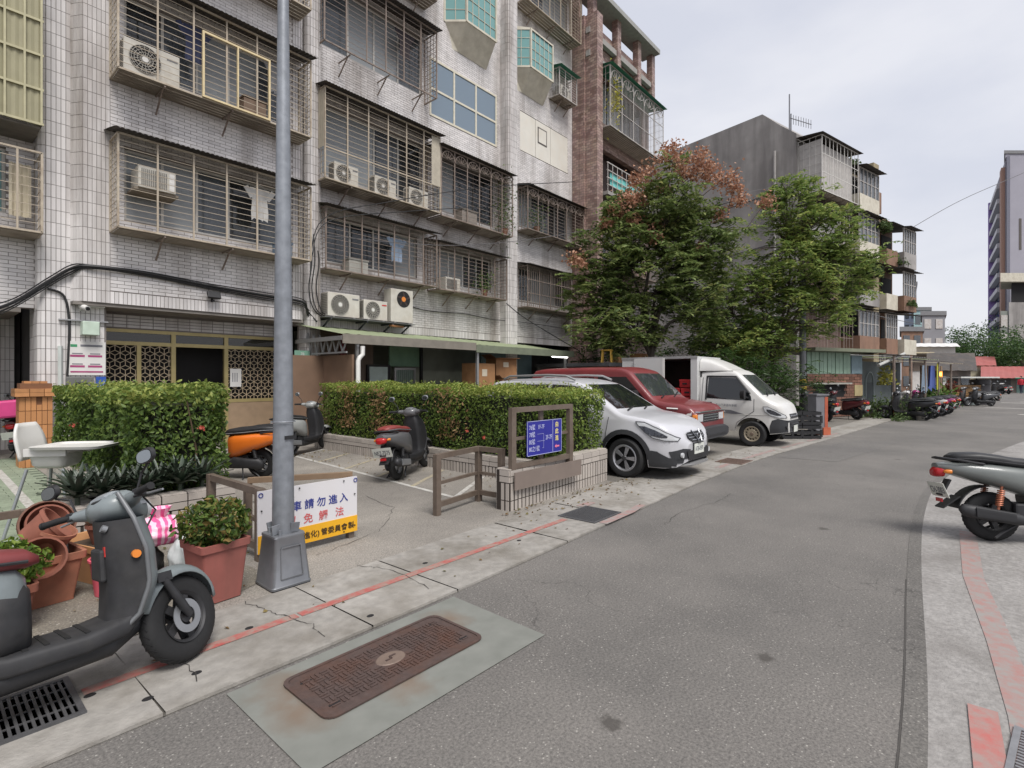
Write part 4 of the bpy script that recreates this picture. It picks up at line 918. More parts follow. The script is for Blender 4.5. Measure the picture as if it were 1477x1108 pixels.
# ------------------------------------------------------------------ left neighbour (sliver at the left edge)
D = house('neighbour_block', 'white tiled neighbour block with yellow ribbed enclosed balcony at the left edge', 'building', (-1, 13.3, 0))
TD = frame((0, 13.3, 0), (1, 0, 0), (0, -1, 0))
wall_mesh(TD, -6, 1.595, 2.9, 21, [(.2, 1.2, 4.6, 5.8)]).build('wall', GROUT, D); tiles_brick(TD, -.3, 1.595, 2.9, 8, [(.2, 1.2, 4.6, 5.8)])
wl = MB(); wl.bx(-6, 1.5, 15.2, 15.3, 0, 3.2); wl.build('porch_wall', GROUT, D); tiles_path([(-.5, 15.2), (1.5, 15.2)], .1, 2.9)
MB().bx(-6, 1.4, 13.3, 15.3, 2.82, 2.9).build('soffit', MC['soffit_plaster'], D)
k = MB(); k.bx(-6, 1.598, 15.3, 24, 0, 21); k.build('core', MC['render_grey'], D)
window(D, TD, .2, 1.2, 4.6, 5.8, -.06, 2, gm=GLT, curt=None)
YR = mat('yellow_ribbed', (154, 149, 122), .7, .12, 3, c2=(122, 118, 94), sc2=1.5, amt=.6)
for z0, z1 in ((6.05, 8.5), (8.9, 11.5)):
    y = MB(TD); y.grid([[(-.6 + 2.18 * i / 44, .9 + .016 * (i % 2), z) for z in (z0, z1)] for i in range(45)])
    y.grid([[(1.58 + .0, .9 * i / 14, z) for z in (z0, z1)] for i in range(15)]); yo = y.build('ribbed_balcony', YR, D)
    for z in np.linspace(z0 + .02, z1, 5): MB(TD).bx(-.6, 1.6, .915, .945, z - .02, z + .02).build('rail', mat('rail_yellow', (176, 170, 138), .5), yo)
    for u in (.6, .85, 1.1, 1.35, 1.57): MB(TD).bx(u - .015, u + .015, .917, .947, z0, z1).build('rail', MC['rail_yellow'], yo)
    MB(TD).bx(-.6, 1.56, 0, .88, z0 - .05, z0 - .01).build('balcony_floor', mat('balcony_under', (104, 98, 90), .85, .2), yo)
cage(D, TD, .95, 1.6, 4.2, 5.62, .75, CAGE_B, 9, 2, roof=None, strut=0)
cl = MB(TD); cl.grid([[(1.2 + .3 * i / 8, .4 + .03 * math.sin(i * 2), 4.5 + .95 * j / 6) for j in range(7)] for i in range(9)]); tag(cl.build('hung_towel', mat('towel_cream', (196, 186, 164), .9, .1)), 'cream towel hanging in the cage at the left edge', 'towel')
flush_tiles(D, TILE_O, TILE_M, nsep=60)
# ------------------------------------------------------------------ brown tiled block
def mosaic(name, cs, sx, sy):
    m, nt, b = _nodes(name); L = nt.links.new; N = nt.nodes.new
    tc = N('ShaderNodeTexCoord'); mp = N('ShaderNodeMapping'); mp.inputs['Rotation'].default_value = (R(90), 0, 0)
    sep = N('ShaderNodeSeparateXYZ'); L(tc.outputs['Object'], sep.inputs[0]); ad = N('ShaderNodeMath'); L(sep.outputs[0], ad.inputs[0]); L(sep.outputs[1], ad.inputs[1])
    cb = N('ShaderNodeCombineXYZ'); L(ad.outputs[0], cb.inputs[0]); L(sep.outputs[2], cb.inputs[1])
    br = N('ShaderNodeTexBrick'); br.inputs['Scale'].default_value = 1; br.inputs['Brick Width'].default_value = sx; br.inputs['Row Height'].default_value = sy; br.inputs['Mortar Size'].default_value = .008
    br.inputs['Color1'].default_value = lin(cs[0]) + (1,); br.inputs['Color2'].default_value = lin(cs[1]) + (1,); br.inputs['Mortar'].default_value = lin(cs[2]) + (1,); br.inputs['Bias'].default_value = -.1
    L(cb.outputs[0], br.inputs['Vector']); no = N('ShaderNodeTexNoise'); no.inputs['Scale'].default_value = 3; L(tc.outputs['Object'], no.inputs['Vector'])
    mx = N('ShaderNodeMix'); mx.data_type = 'RGBA'; mx.blend_type = 'MULTIPLY'; mx.inputs[0].default_value = .2; L(br.outputs[0], mx.inputs[6]); L(no.outputs['Color'], mx.inputs[7])
    L(mx.outputs[2], b.inputs['Base Color']); b.inputs['Roughness'].default_value = .5; MC[name] = m; return m
MOS = mosaic('brown_mosaic', ((174, 148, 138), (120, 92, 86), (108, 96, 90)), .2, .11)
B = house('brown_block', 'narrow brown mosaic tiled block with green awning high up', 'building', (19.3, 12.6, 0))
TBW = frame((0, 12.6, 0), (1, 0, 0), (0, -1, 0))
bh = [(20.1, 24.6, z + .4, z + 2.3) for z in (3.6, 6.6, 9.7)] + [(20.1, 24.6, 13.2, 15.2)]
wall_mesh(TBW, 19.25, 25.3, 0, 17.3, bh, .25).build('wall', MOS, B)
k = MB(); k.bx(19.22, 25.3, 13.9, 24, 0, 18.5); k.bx(19.22, 19.5, 12.86, 13.9, 0, 18.5); k.bx(25.05, 25.3, 12.86, 13.9, 0, 17.3); k.build('core', MOS, B)
MB().bx(19.35, 19.8, 12.0, 12.6, 0, 17.3).build('fin', MOS, B); MB().bx(19.82, 19.98, 12.2, 12.6, 3, 11.8).build('downpipe', mat('plaster_grey', (150, 146, 142), .8, .1), B)
for x in (19.5, 21.6, 23.6, 25.1): MB().bx(x, x + .32, 12.3, 12.6, 15.4, 18.2).build('column', MOS, B)
MB().bx(19.3, 25.4, 12.0, 13, 18.2, 18.42).build('roof_slab', mat('roof_slab_grey', (150, 150, 146), .8, .12), B)
for z in (15.5, 16.5): MB().bx(19.3, 25.4, 12.35, 12.55, z, z + .25).build('beam', MC['plaster_grey'], B)
cage(B, TBW, 19.9, 25.1, 12.5, 15.1, .9, CAGE_W, 8, 5, roof=AWN_G, vert=True, arch=5, strut=0)
cage(B, TBW, 19.9, 24.9, 6.4, 8.9, .7, CAGE_D, 8, 6, vert=True, arch=5, strut=0); cage(B, TBW, 19.9, 24.9, 3.4, 5.6, .7, CAGE_D, 8, 6, vert=True, strut=0)
for z in (13.2, 4.0, 7.0): window(B, TBW, 20.1, 24.6, z, z + 1.9, -.06, 4, fm=FRB)
bl = thing('balcony_rail', 'white balcony railing with turquoise panels on the brown block', 'railing', (22.4, 11.9, 9.7)); ABS.add(bl.name)
for z in (10.0, 10.3, 10.62, 10.95): MB().bx(19.95, 24.9, 11.86, 11.9, z, z + .035).build('rail', CAGE_W, bl)
for x in np.linspace(19.97, 24.88, 13): MB().bx(x - .015, x + .015, 11.845, 11.858, 9.7, 10.98).build('post', CAGE_W, bl)
MB().bx(20.3, 23.2, 11.92, 11.95, 10.05, 10.6).build('panel', mat('turquoise', (112, 196, 190), .5), bl)
MB().bx(19.9, 24.95, 11.8, 12.6, 9.55, 9.7).build('floor', MC['plaster_grey'], bl)
MB(TBW).bx(20.3, 24, -.6, -.55, 10.1, 12).build('balcony_back', mat('balcony_dark', (70, 56, 52), .7), B)
pl = thing('hanging_plant', 'yellow green plant hanging in the cage under the green awning', 'plant', (20.4, 11.75, 13.8)); P = RS.normal(0, 1, (260, 3)) * (.22, .12, .5); leaves('foliage', P, RS.normal(0, 1, (260, 3)), .14, leafmat('leaf_yellow', [(150, 150, 60), (196, 186, 80)]), pl)
# ------------------------------------------------------------------ grey gable row along the bending lane
u = Vector((16, -4, 0)).normalized(); nrm = Vector((u.y, -u.x, 0)); P0 = Vector((33, 7.4, 0)); TC_ = frame(P0, u, nrm)
GRC = mat('bare_concrete', (152, 148, 145), .9, .16, 1.2, .2, c2=(112, 108, 106), sc2=.9, amt=.85, streak=True)
C = house('concrete_row', 'bare grey concrete apartment row with sloping gable behind the trees', 'building', (33, 7.4, 0))
sd2 = MB(TC_)
g_ = [(0, 15.4), (-.9, 16.2), (-2.0, 17.3), (-13, 17.5), (-13, 0), (0, 0)]
sd2.rings([[(0, a, z) for a, z in g_], [(5, a, z) for a, z in g_]], cap=True); sd2.build('gable_wall', GRC, C)
BRB = mat('old_brown_tile', (134, 104, 86), .8, .15, 2, c2=(104, 84, 72), sc2=.8, amt=.7, streak=True)
k = MB(TC_); k.bx(5, 8, -12, -.002, 0, 14.6); k.build('core', GRC, C)
E_ = house('brown_row', 'old brown walled apartment row with stacked balconies receding down the lane', 'building', tuple(TC_ @ Vector((8, 0, 0))))
k = MB(TC_); k.bx(8, 13.2, -12, .05, 0, 12.6).bx(8.9, 10.4, -10, .4, 12.6, 14.0); k.build('core', BRB, E_)
ST = mat('stair_tower', (150, 138, 110), .8, .12, 2, c2=(118, 104, 84), sc2=1, amt=.6)
k = MB(TC_); k.bx(8.1, 8.9, -8, .8, 0, 15.4); k.build('stair_tower', ST, E_); MB(TC_).bx(8.3, 8.7, .8, .83, 12.6, 14.8).build('stair_window', FRB, E_)
def balcony(par, u0, u1, z0, d, ma, closed, T=None):
    T = T or TC_; b = MB(T); b.bx(u0, u1, 0, d, z0 - .15, z0).bx(u0, u1, d - .1, d, z0, z0 + .85).bx(u0, u0 + .1, .05, d - .1, z0, z0 + .85).bx(u1 - .1, u1, .05, d - .1, z0, z0 + .85); bo = b.build('balcony', ma, par)
    w_ = MB(T); w_.bx(u0 + .2, u1 - .2, .06, .1, z0 + .1, z0 + 2.3); w_.build('opening', DARK, bo)
    if closed:
        f = MB(T)
        for x in np.linspace(u0 + .03, u1 - .03, 6): f.bx(x - .03, x + .03, d - .09, d - .01, z0 + .85, z0 + 2.4)
        f.bx(u0, u1, d - .1, d - .02, z0 + 2.4, z0 + 2.46).bx(u0, u1, d - .1, d - .02, z0 + 1.6, z0 + 1.64); f.build('window_frame', CAGE_W, bo)
        MB(T).bx(u0 + .03, u1 - .03, d - .06, d - .05, z0 + .85, z0 + 2.4).build('pane', GL, bo)
    nu = 14; a = MB(T); a.grid([[(u0 - .1 + (u1 - u0 + .2) * i / nu, q, z0 + 2.75 - .3 * q / (d + .4) + .02 * (i % 2)) for q in (.06, d + .4)] for i in range(nu + 1)]); a.build('awning', AWN, bo)
random.seed(3)
for i, z in enumerate((3.3, 6.2, 9.1)):
    balcony(C, 5.1, 7.9, z, 1.2, (BRB, GRC, CRM)[i % 3], i != 1)
    balcony(E_, 9.0, 10.8, z, 1.2, (BRB, CRM, BRB)[i % 3], i == 0); balcony(E_, 11.0, 13.1, z, 1.5, (CRM, BRB, GRC)[i % 3], i != 0)
balcony(C, 5.1, 7.9, 11.9, 1.2, CRM, True)
# the big cage hanging off the gable corner
cage(C, TC_, .15, 4.6, 11.9, 14.9, 1.3, mat('cage_bright', (206, 203, 198), .5, .06, 9), 6, 5, vert=True, strut=4, rwid=.6, vs=.45); MB(TC_).bx(.25, 4.5, .9, .95, 12.0, 14.7).build('panel', mat('panel_pale', (176, 172, 168), .7, .1), C); MB(TC_).bx(.18, .2, .05, 1.25, 12.0, 14.7).build('panel', MC['panel_pale'], C)
for z, ma in ((9.0, CRM), (6.0, BRB), (3.2, BRB)):
    cage(C, TC_, .3, 4.6, z, z + 2.2, 1.0, CAGE_D if z < 8 else CAGE_W, 6, 4, vert=True, strut=2, vs=.4)
    MB(TC_).bx(.4, 4.5, .3, .36, z + .05, z + 2.1).build('panel', mat('brown_ribs', (112, 92, 84), .7, .12) if z < 8 else CURT, C)
for i in range(3):
    p = TC_ @ Vector((3.2 + i * 1.0, .5, 2.4)); put_ac(AC_STD, tuple(p), math.atan2(u.y, u.x), ('leftmost', 'middle', 'rightmost')[i] + ' of three air conditioners in a row above the green shed')
for i, (a, z) in enumerate(((9.6, 2.5), (12.2, 2.6))):
    p = TC_ @ Vector((a, .6, z)); put_ac(AC_STD, tuple(p), math.atan2(u.y, u.x), ('nearer', 'farther')[i] + ' air conditioner low on the old brown row')
an = thing('roof_antenna', 'thin roof antenna masts above the grey gable', 'antenna', tuple(TC_ @ Vector((.4, -.6, 15.4)))); MM = mat('antenna_metal', (120, 120, 124), .4, metal=.6)
for a, h in ((0, 2.6), (.35, 1.6)): MB().cyl((a, 0, 0), (a, 0, h), .035).build('mast', MM, an)
for z, a0 in ((.9, .6), ): 
    m = MB(); m.bar((.2, 0, 1.3), (2.6, -.6, 1.6), .035)
    for i in range(9): t = i / 8; m.bar((.3 + 2.2 * t, -.6 * t, 1.3 + .3 * t - .3), (.3 + 2.2 * t, -.6 * t, 1.3 + .3 * t + .25), .025)
    m.build('yagi', MM, an)
# greenery on the roofs
def tuft(name, label, loc, rad, n, size, cols, key):
    t = thing(name, label, 'plant', loc); v = RS.normal(0, 1, (n, 3)); v /= np.linalg.norm(v, axis=1)[:, None]; P = v * RS.uniform(.15, 1, (n, 1)) ** .5 * np.array(rad) * .62 * (1 + .25 * np.sin(v[:, :1] * 9) * np.sin(v[:, 1:2] * 7)); P[:, 2] = np.abs(P[:, 2]); leaves('foliage', P, RS.normal(0, 1, (n, 3)) + (0, 0, .8), size, leafmat(key, cols), t); return t
GC = [(52, 70, 42), (80, 100, 58), (110, 126, 78)]
tuft('roof_plant', 'leafy plant growing on the roof beside the big hanging cage', tuple(TC_ @ Vector((5.9, .2, 14.5))), (1.6, 1.2, 1.1), 1500, .16, GC, 'leaf_roof')
tuft('roof_plant', 'small plant spilling over the balcony of the brown row', tuple(TC_ @ Vector((11.6, 1.0, 9.1))), (1.8, .9, 1.0), 800, .17, GC, 'leaf_roof')
tuft('roof_plant', 'plant trailing over the low balcony of the brown row', tuple(TC_ @ Vector((12.5, 1.3, 6.4))), (2.4, .7, .8), 800, .17, GC, 'leaf_roof')
tuft('roof_plant', 'creeper sprouting between the balconies of the brown row', tuple(TC_ @ Vector((7.6, 1.0, 8.0))), (2.0, .9, 1.6), 900, .17, GC, 'leaf_roof')
tuft('roof_plant', 'leafy clump beneath the stair tower of the brown row', tuple(TC_ @ Vector((8.5, 1.2, 11.0))), (1.8, .8, 1.0), 800, .17, GC, 'leaf_roof')
# ------------------------------------------------------------------ sheds along the lane
def pr(px, t, z=0):
    k_ = (px - 738.5) / 760; return Vector(((math.cos(R(41)) + k_ * math.sin(R(41))) * t, (math.sin(R(41)) - k_ * math.cos(R(41))) * t, z))
def zat(py, t): return 1.6 + (545 - py) * t / 760
GS = house('green_shed', 'pale green corrugated shed on a brick wall behind the truck', 'shed', (23, 4.8, 0))
a, b = pr(1163, 20.6), pr(1243, 22); us = (b - a).normalized(); ns_ = Vector((us.y, -us.x, 0)); L_ = (b - a).length; TS = frame(a, us, ns_)
BRK = mat('shed_brick', (128, 92, 78), .85, .14, 12, rnd=.3)
h0, h1, h2 = 1.35, 1.75, 2.62
q = MB(TS); q.bx(0, L_, -.2, -.02, 0, h1); q.build('wall', mat('brick_mortar', (120, 108, 98), .9), GS)
bm_ = MB(); bm_.box((0, 0, 0), (1, 1, 1)); bme = bm_.mesh('brick'); bme.materials.append(BRK)
r = 0; z = .03; n = 0
while z < h1 - .08:
    x = .02 - (.17 if r % 2 else 0)
    while x < L_ - .05:
        x1 = min(x + .32, L_ - .02); x0 = max(x, .02)
        if x1 - x0 > .06 and not (.35 < (x0 + x1) / 2 < 2.3 and .75 < z < 1.32) and n < 300:
            o = link('brick', bme, None, GS); o.matrix_basis = TS @ Matrix.Translation(((x0 + x1) / 2, 0, z + .05)) @ Matrix.Diagonal((x1 - x0, .05, .095, 1)); n += 1
        x += .34
    z += .115; r += 1
MB(TS).bx(.35, 2.3, -.015, .02, .75, 1.32).build('vent_opening', DARK, GS); MB(TS).bx(.1, 2.4, .0, .25, 1.34, 1.4).build('ledge', mat('ledge_pale', (160, 158, 150), .6), GS)
gp = mat('pale_green_metal', (146, 172, 152), .5, .08, 3, c2=(110, 130, 116), sc2=2, amt=.5, rnd=.05)
for i in range(11):
    w_ = L_ * .78 / 11; MB(TS).bx(.02 + i * w_, (i + 1) * w_ - .012, -.05 + .012 * (i % 2), .02 + .012 * (i % 2), h1 + .02, h2).build('panel', gp, GS)
MB(TS).bx(L_ * .8, L_, -.06, .02, h1 + .02, h2 - .1).build('side_panel', mat('panel_blue_grey', (130, 150, 158), .6), GS)
MB(TS).bx(-.3, L_ + .6, -2.5, .6, h2 + .01, h2 + .14).build('roof', mat('roof_olive', (120, 124, 104), .6, .12, 3), GS)
MB(TS).bx(L_ * .84, L_ * .99, .021, .06, .85, 1.3).build('meter_box', mat('tan_box', (176, 160, 120), .6), GS)
# long patched shed row
SR = house('shed_row', 'row of patched lean-to sheds with sagging roof along the lane', 'shed', (29, 4, 0))
a2, b2 = pr(1240, 22.2), pr(1345, 27.5); us2 = (b2 - a2).normalized(); TS2 = frame(a2, us2, Vector((us2.y, -us2.x, 0))); L2 = (b2 - a2).length
GB = mat('grey_block', (110, 118, 118), .85, .15, 3, c2=(86, 92, 92), sc2=1.5); q = MB(TS2); q.bx(0, L2 * .38, -.2, 0, 0, 2.3).bx(L2 * .55, L2, -1.6, -1.4, 0, 2.4); q.build('wall', GB, SR)
ga = MB(TS2); A2 = [(.55, 0, .0), (.55, .0, 1.35)] + [(.95 - .4 * math.cos(math.pi * i / 8), 0, 1.35 + .5 * math.sin(math.pi * i / 8)) for i in range(9)] + [(1.35, 0, 0)]
for p_, q_ in zip(A2, A2[1:]): ga.bar((p_[0], .03, p_[2]), (q_[0], .03, q_[2]), .04)
ga.build('arched_gate', mat('gate_grey', (150, 160, 160), .5), SR); MB(TS2).bx(.57, 1.33, .005, .015, 0, 1.4).build('gate_panel', mat('gate_dark', (70, 78, 80), .6), SR)
for i in range(5):
    x0 = L2 * i / 5; zt = 2.55 - .06 * i; rr = MB(TS2)
    nu = 12; rr.grid([[(x0 + .03 + (L2 / 5 - .06) * j / nu, q_, zt + .25 * (1 - q_) * .3 + .02 * (j % 2)) for q_ in (-2, .2, 1.3)] for j in range(nu + 1)]); rr.build('roof_sheet', (AWN, mat('tin_grey', (140, 142, 140), .5, .15, 2), ROOFG, AWN, mat('tin_tan', (150, 140, 118), .6, .15))[i], SR)
    MB(TS2).bx(x0 + .1, x0 + .17, 1.15, 1.22, 0, zt - .06).build('post', CAGE_D, SR)
MB(TS2).tube([(-.6, .9, 2.1), (1.2, 1.2, 2.6)], .06, 8).build('beam_pipe', mat('pale_pipe', (172, 172, 168), .5), SR)
for i, (x, c, lab) in enumerate(((L2 * .42, (126, 142, 158), 'grey blue shirt hanging under the shed roof'), (L2 * .52, (78, 94, 150), 'blue cloth hanging under the shed roof'), (L2 * .62, (176, 176, 66), 'yellow cloth hanging under the shed roof'))):
    m = MB(TS2); m.grid([[(x + (.5 + .04 * k) * (j / 10 - .5), 1.15 + .06 * math.sin(j * 1.9 + i), 2.15 - (1.05 if i else 1.2) * k / 8 + .13 * math.sin(j * .9 + i) * (k / 8)) for k in range(9)] for j in range(11)] if i < 2 else [[(x + .3 * (j / 6 - .5), 1.15 + .04 * math.sin(j * 2), 2.25 - 1.2 * k / 6) for k in range(7)] for j in range(7)])
    tag(m.build('hanging_cloth', mat('cloth_%d' % i, c, .9, .12, 3), smooth=60), lab, 'cloth', 'laundry under the sheds')
pn = MB(TS2); pn.bx(L2 * .68, L2 * 1.02, .3, .36, 0, 2.2); pn.build('tan_wall', mat('tan_board', (136, 112, 88), .8, .15), SR)
lsn = thing('lit_sign', 'small glowing orange sign on the tan shed wall', 'sign', tuple(pr(1353, 26.3, 1.78))); rzs = math.atan2(us2.y, us2.x); lsn.rotation_euler = (0, 0, rzs)
MB().bx(-.42, .42, -.06, 0, -.16, .16).build('case', mat('sign_case', (80, 50, 30), .6), lsn); MB().bx(-.4, .4, -.07, -.061, -.14, .14).build('face', emit('orange_led', (226, 128, 34), 1.1), lsn)
for s in (-.2, 0, .2): MB().bx(s - .07, s + .07, -.076, -.071, -.08, .08).build('character', emit('yellow_led', (255, 214, 92), 1.8), lsn)
# plants, pallet wall and clutter before the sheds
tuft('lane_plant', 'big green bush growing before the tan shed wall', tuple(pr(1350, 25.2, .1)), (2.6, 1.4, 1.9), 1200, .17, [(46, 74, 36), (78, 110, 52), (120, 140, 76)], 'leaf_lane')
tuft('lane_plant', 'reddish potted plant right of the lit sign', tuple(pr(1371, 26, .9)), (.7, .6, .9), 260, .14, [(96, 40, 40), (120, 60, 50), (84, 70, 48)], 'leaf_red')
tuft('lane_plant', 'low plants by the arched gate of the sheds', tuple(pr(1268, 21.5, .0)), (2.6, .9, 1.1), 700, .14, GC, 'leaf_roof')
tuft('lane_plant', 'thin young tree with yellow leaves by the shed post', tuple(pr(1279, 22, 1.3)), (.7, .6, 1.4), 220, .15, [(128, 128, 56), (164, 158, 72)], 'leaf_yel2')
tuft('lane_plant', 'weeds and pots at the foot of the sheds', tuple(pr(1300, 20, .0)), (2.0, .6, .5), 350, .1, GC, 'leaf_roof')
for i in range(7):
    p_ = pr(1262 + i * 11, 21.2 - .25 * i, 0); t = thing('flower_pot', ('grey', 'brown', 'dark', 'rusty', 'pale', 'black', 'stone')[i] + ' flower pot in the row before the sheds', 'pot', tuple(p_), 0, 'flower pots before the sheds')
    MB().lathe([(.13, 0), (.19, .34), (.2, .36), (.17, .36), (.16, .3), (.001, .3)], 14).build('pot', mat('farpot_%d' % i, ((110, 110, 108), (128, 84, 64), (58, 58, 60), (130, 78, 56), (166, 160, 150), (40, 40, 42), (120, 116, 108))[i], .8), t); P = RS.normal(0, .16, (70, 3)) + (0, 0, .5); leaves('foliage', P, RS.normal(0, 1, (70, 3)), .12, leafmat('leaf_roof', GC), t)
pw = thing('plank_stack', 'stack of light wooden planks under a pale canopy far down the lane', 'planks', tuple(pr(1390, 31)), -.5); WD = mat('planks', (140, 108, 72), .8, .2, 5, rnd=.15)
for i in range(7): MB().bx(-1.4, 1.2, -.3, .3, .35 + i * .12, .45 + i * .12).build('plank', WD, pw)
MB().bx(-1.2, 1.4, -.25, .25, 0, .33).build('plinth', GB, pw)
tk = thing('water_tank', 'dark cylindrical drum beside the plank stack', 'tank', tuple(pr(1413, 31.5))); MB().cyl((0, 0, 0), (0, 0, 1.5), .5, n=24).build('drum', mat('drum_dark', (56, 54, 58), .5, .12), tk, smooth=40)
for z in (.4, .8, 1.2): MB().torus(.505, .02, 24, 6, Matrix.Translation((0, 0, z))).build('band', BLACKP, tk)
cp = thing('canopy', 'pale canopy sheet on posts over the planks', 'canopy', tuple(pr(1400, 31)), -.6); MB().bx(-1.6, 1.4, -.6, .6, 1.58, 1.66).build('sheet', mat('pale_sheet', (196, 196, 192), .5), cp)
for x in (-1.5, 1.3): MB().bx(x - .04, x + .04, .5, .58, 0, 1.575).build('post', BLACKP, cp)
# far low roofs, white house, red roofs
def gable_house(name, label, px0, px1, t, y_eave, y_top, wallm, roofm, dep=6, yb=None):
    a, b = pr(px0, t), pr(px1, t); o = house(name, label, 'house', tuple((a + b) / 2)); us_ = (b - a).normalized(); T = frame(a, us_, -pr(px0, 1)); L = (b - a).length; ze, zt = zat(y_eave, t), zat(y_top, t)
    MB(T).bx(0, L, -dep, 0, 0, ze).build('wall', wallm, o); n = max(6, int(L / .3)); r_ = MB(T); r_.grid([[(-.4 + (L + .8) * i / n, q_, z_ + .03 * (i % 2)) for q_, z_ in ((.7, ze - .05), (-dep * .5, zt), (-dep - .7, ze))] for i in range(n + 1)]); r_.build('roof', roofm, o)
    return o, T, L, ze
RR = mat('red_roof', (150, 86, 82), .65, .1, 1, c2=(150, 70, 64), sc2=.8, amt=.5)
o_, T_, L_, ze_ = gable_house('red_roof_shed', 'low shed with long red tin roof at the right edge', 1420, 1560, 56, 545, 528, mat('shed_dim', (108, 100, 92), .8, .2, 1), RR, 8)
for i in range(3): MB(T_).bx(.8 + i * 2.6, 2.8 + i * 2.6, .01, .05, 0, 1.4).build('shutter', (mat('sh_dark', (60, 58, 58), .7), mat('sh_green', (110, 136, 128), .6), MC['sh_dark'])[i], o_)
MB(T_).bx(3.2, 9, .3, 1.4, 1.55, 1.62).build('green_awning', mat('aqua_awning', (96, 176, 150), .5), o_)
gable_house('red_gable_house', 'cream walled house with red roof beyond the plank stack', 1392, 1432, 60, 527, 513, mat('cream_wall', (200, 192, 166), .8, .12), RR, 8)
o_, T_, L_, ze_ = gable_house('white_house', 'flat white walled house rising behind the sheds', 1316, 1378, 46, 500, 492, mat('white_wall', (196, 192, 188), .8, .08), mat('white_tin', (206, 204, 200), .5), 8)
MB(T_).bx(0.1, L_ * .5, .01, .1, 2.2, 3.6).build('shutter', mat('brown_slat', (110, 98, 88), .7, .15), o_); MB(T_).bx(0, L_ * .5, .1, 1.2, 3.7, 3.8).build('awning', mat('beige_awn', (190, 178, 150), .6), o_)
o_, T_, L_, ze_ = gable_house('dark_gable_shed', 'dark weathered gable shed with patched wall mid lane', 1345, 1400, 35, 534, 508, mat('patched_wall', (120, 112, 106), .85, .25, 1.5, c2=(170, 150, 140), sc2=1.5), AWN, 4)
for i in range(3): MB(T_).bx(.3 + i * .8, .9 + i * .8, .01, .05, .9, 1.7).build('window', (WHITE, DARK, GL)[i], o_)
# distant blocks
def far_block(name, label, px0, px1, t, ytop, ma, dep, rows, cols, wm=None, grp='distant blocks'):
    a, b = pr(px0, t), pr(px1, t); o = house(name, label, 'building', tuple((a + b) / 2), grp); us_ = (b - a).normalized(); T = frame(a, us_, -pr(px0, 1)); L = (b - a).length; zt = zat(ytop, t)
    MB(T).bx(0, L, -dep, 0, 0, zt).build('wall', ma, o); h = zt / rows
    for i in range(rows):
        for j in range(cols):
            x0 = L * (j + .2) / cols; x1 = L * (j + .8) / cols; MB(T).bx(x0, x1, .02, .08, h * i + h * .3, h * i + h * .8).build('window', wm or GL, o)
    MB(T).bx(-.2, L + .2, -dep - .2, .2, zt, zt + .5).build('roof', mat('far_roof', (120, 120, 122), .8), o); return o, T, L, zt
FG = mat('far_grey', (134, 134, 138), .8, .1, .5); FB = mat('far_blue', (130, 140, 158), .7, .08, .5)
far_block('apartment_house', 'grey concrete house with pale window cage above the sheds', 1330, 1363, 62, 455, FG, 10, 4, 2, CAGE_W)
far_block('apartment_house', 'brick coloured low house left of the grey concrete house', 1300, 1331, 58, 478, BRB, 10, 3, 2)
far_block('apartment_house', 'blue grey slender block far behind the old brown row', 1304, 1322, 105, 410, FB, 12, 8, 2)
far_block('apartment_house', 'flat low house at the end of the lane', 1377, 1396, 80, 500, BRB, 8, 2, 3)
far_block('apartment_house', 'teal trimmed low house between the far blocks', 1318, 1342, 78, 448, mat('far_teal', (150, 176, 178), .7), 8, 4, 2)
# tall tower at the right edge
tw, T_, L_, zt = far_block('tower_block', 'tall grey residential tower at the right edge', 1450, 1560, 84, 222, mat('tower_grey', (150, 148, 158), .8, .06, .4), 14, 1, 1)
bpy.data.objects.remove(bpy.data.objects['window' if False else [c for c in tw.children if c.name.startswith('window')][0].name])
a, b = pr(1449.5, 83.9), pr(1434, 98); us_ = (a - b).normalized(); T2 = frame(b, us_, Vector((us_.y, -us_.x, 0))); L2 = (a - b).length
VI = mat('tower_violet', (140, 118, 176), .7, .08); MB(T2).bx(-.9, 0, -4, .8, 0, zt - 3).build('side_fin', VI, tw); MB(T2).bx(0, L2, -.6, -.2, 0, zt - .5).build('side_wall', mat('tower_side', (128, 128, 140), .8), tw)
nf = 12
for i in range(nf):
    z0 = 6 + (zt - 8) * i / nf; h = (zt - 8) / nf
    MB(T2).bx(.1, L2 * .8, -.1, .7, z0, z0 + h * .3).build('balcony', mat('tower_pale', (186, 186, 192), .7), tw)
    for j in range(3): MB(T2).bx(.5 + j * L2 * .26, .5 + (j + .8) * L2 * .26, -.18, -.12, z0 + h * .35, z0 + h * .95).build('window', glass('tower_glass', (70, 96, 120), .05), tw)
MB(T2).bx(L2 * .84, L2 * .97, -.15, .4, 4, zt - 2).build('pillar', mat('tower_brown', (150, 120, 108), .8), tw)
MB(T_).bx(2.2, 2.6, .02, .06, 22, 27).build('slit_window', FRB, tw); MB(T_).bx(3.4, 6, .02, .06, zt - 6, zt - 2).build('louvre', FRB, tw)
lb = house('annex_block', 'grey concrete annex with overhanging slab before the tower', 'building', tuple(pr(1465, 74))); a, b = pr(1443, 74), pr(1560, 74); us_ = (b - a).normalized(); T3 = frame(a, us_, -pr(1443, 1))
MB(T3).bx(1.2, 14, -8, 0, 0, 12.2).build('wall', GRC, lb); MB(T3).bx(1.6, 14, -7, -.6, 12.2, 15.0).build('loggia', DARK, lb); MB(T3).bx(0, 14, -8, .8, 15.0, 16.2).build('slab', CRM, lb); MB(T3).bx(0, 1.1, -3, -.2, 3, 11).build('bay', mat('annex_bay', (120, 124, 118), .7, .15, 1), lb)
for i in range(3): MB(T3).bx(.1, 1.0, -.18, -.1, 3.5 + i * 2.6, 5.2 + i * 2.6).build('window', CAGE_W, lb)

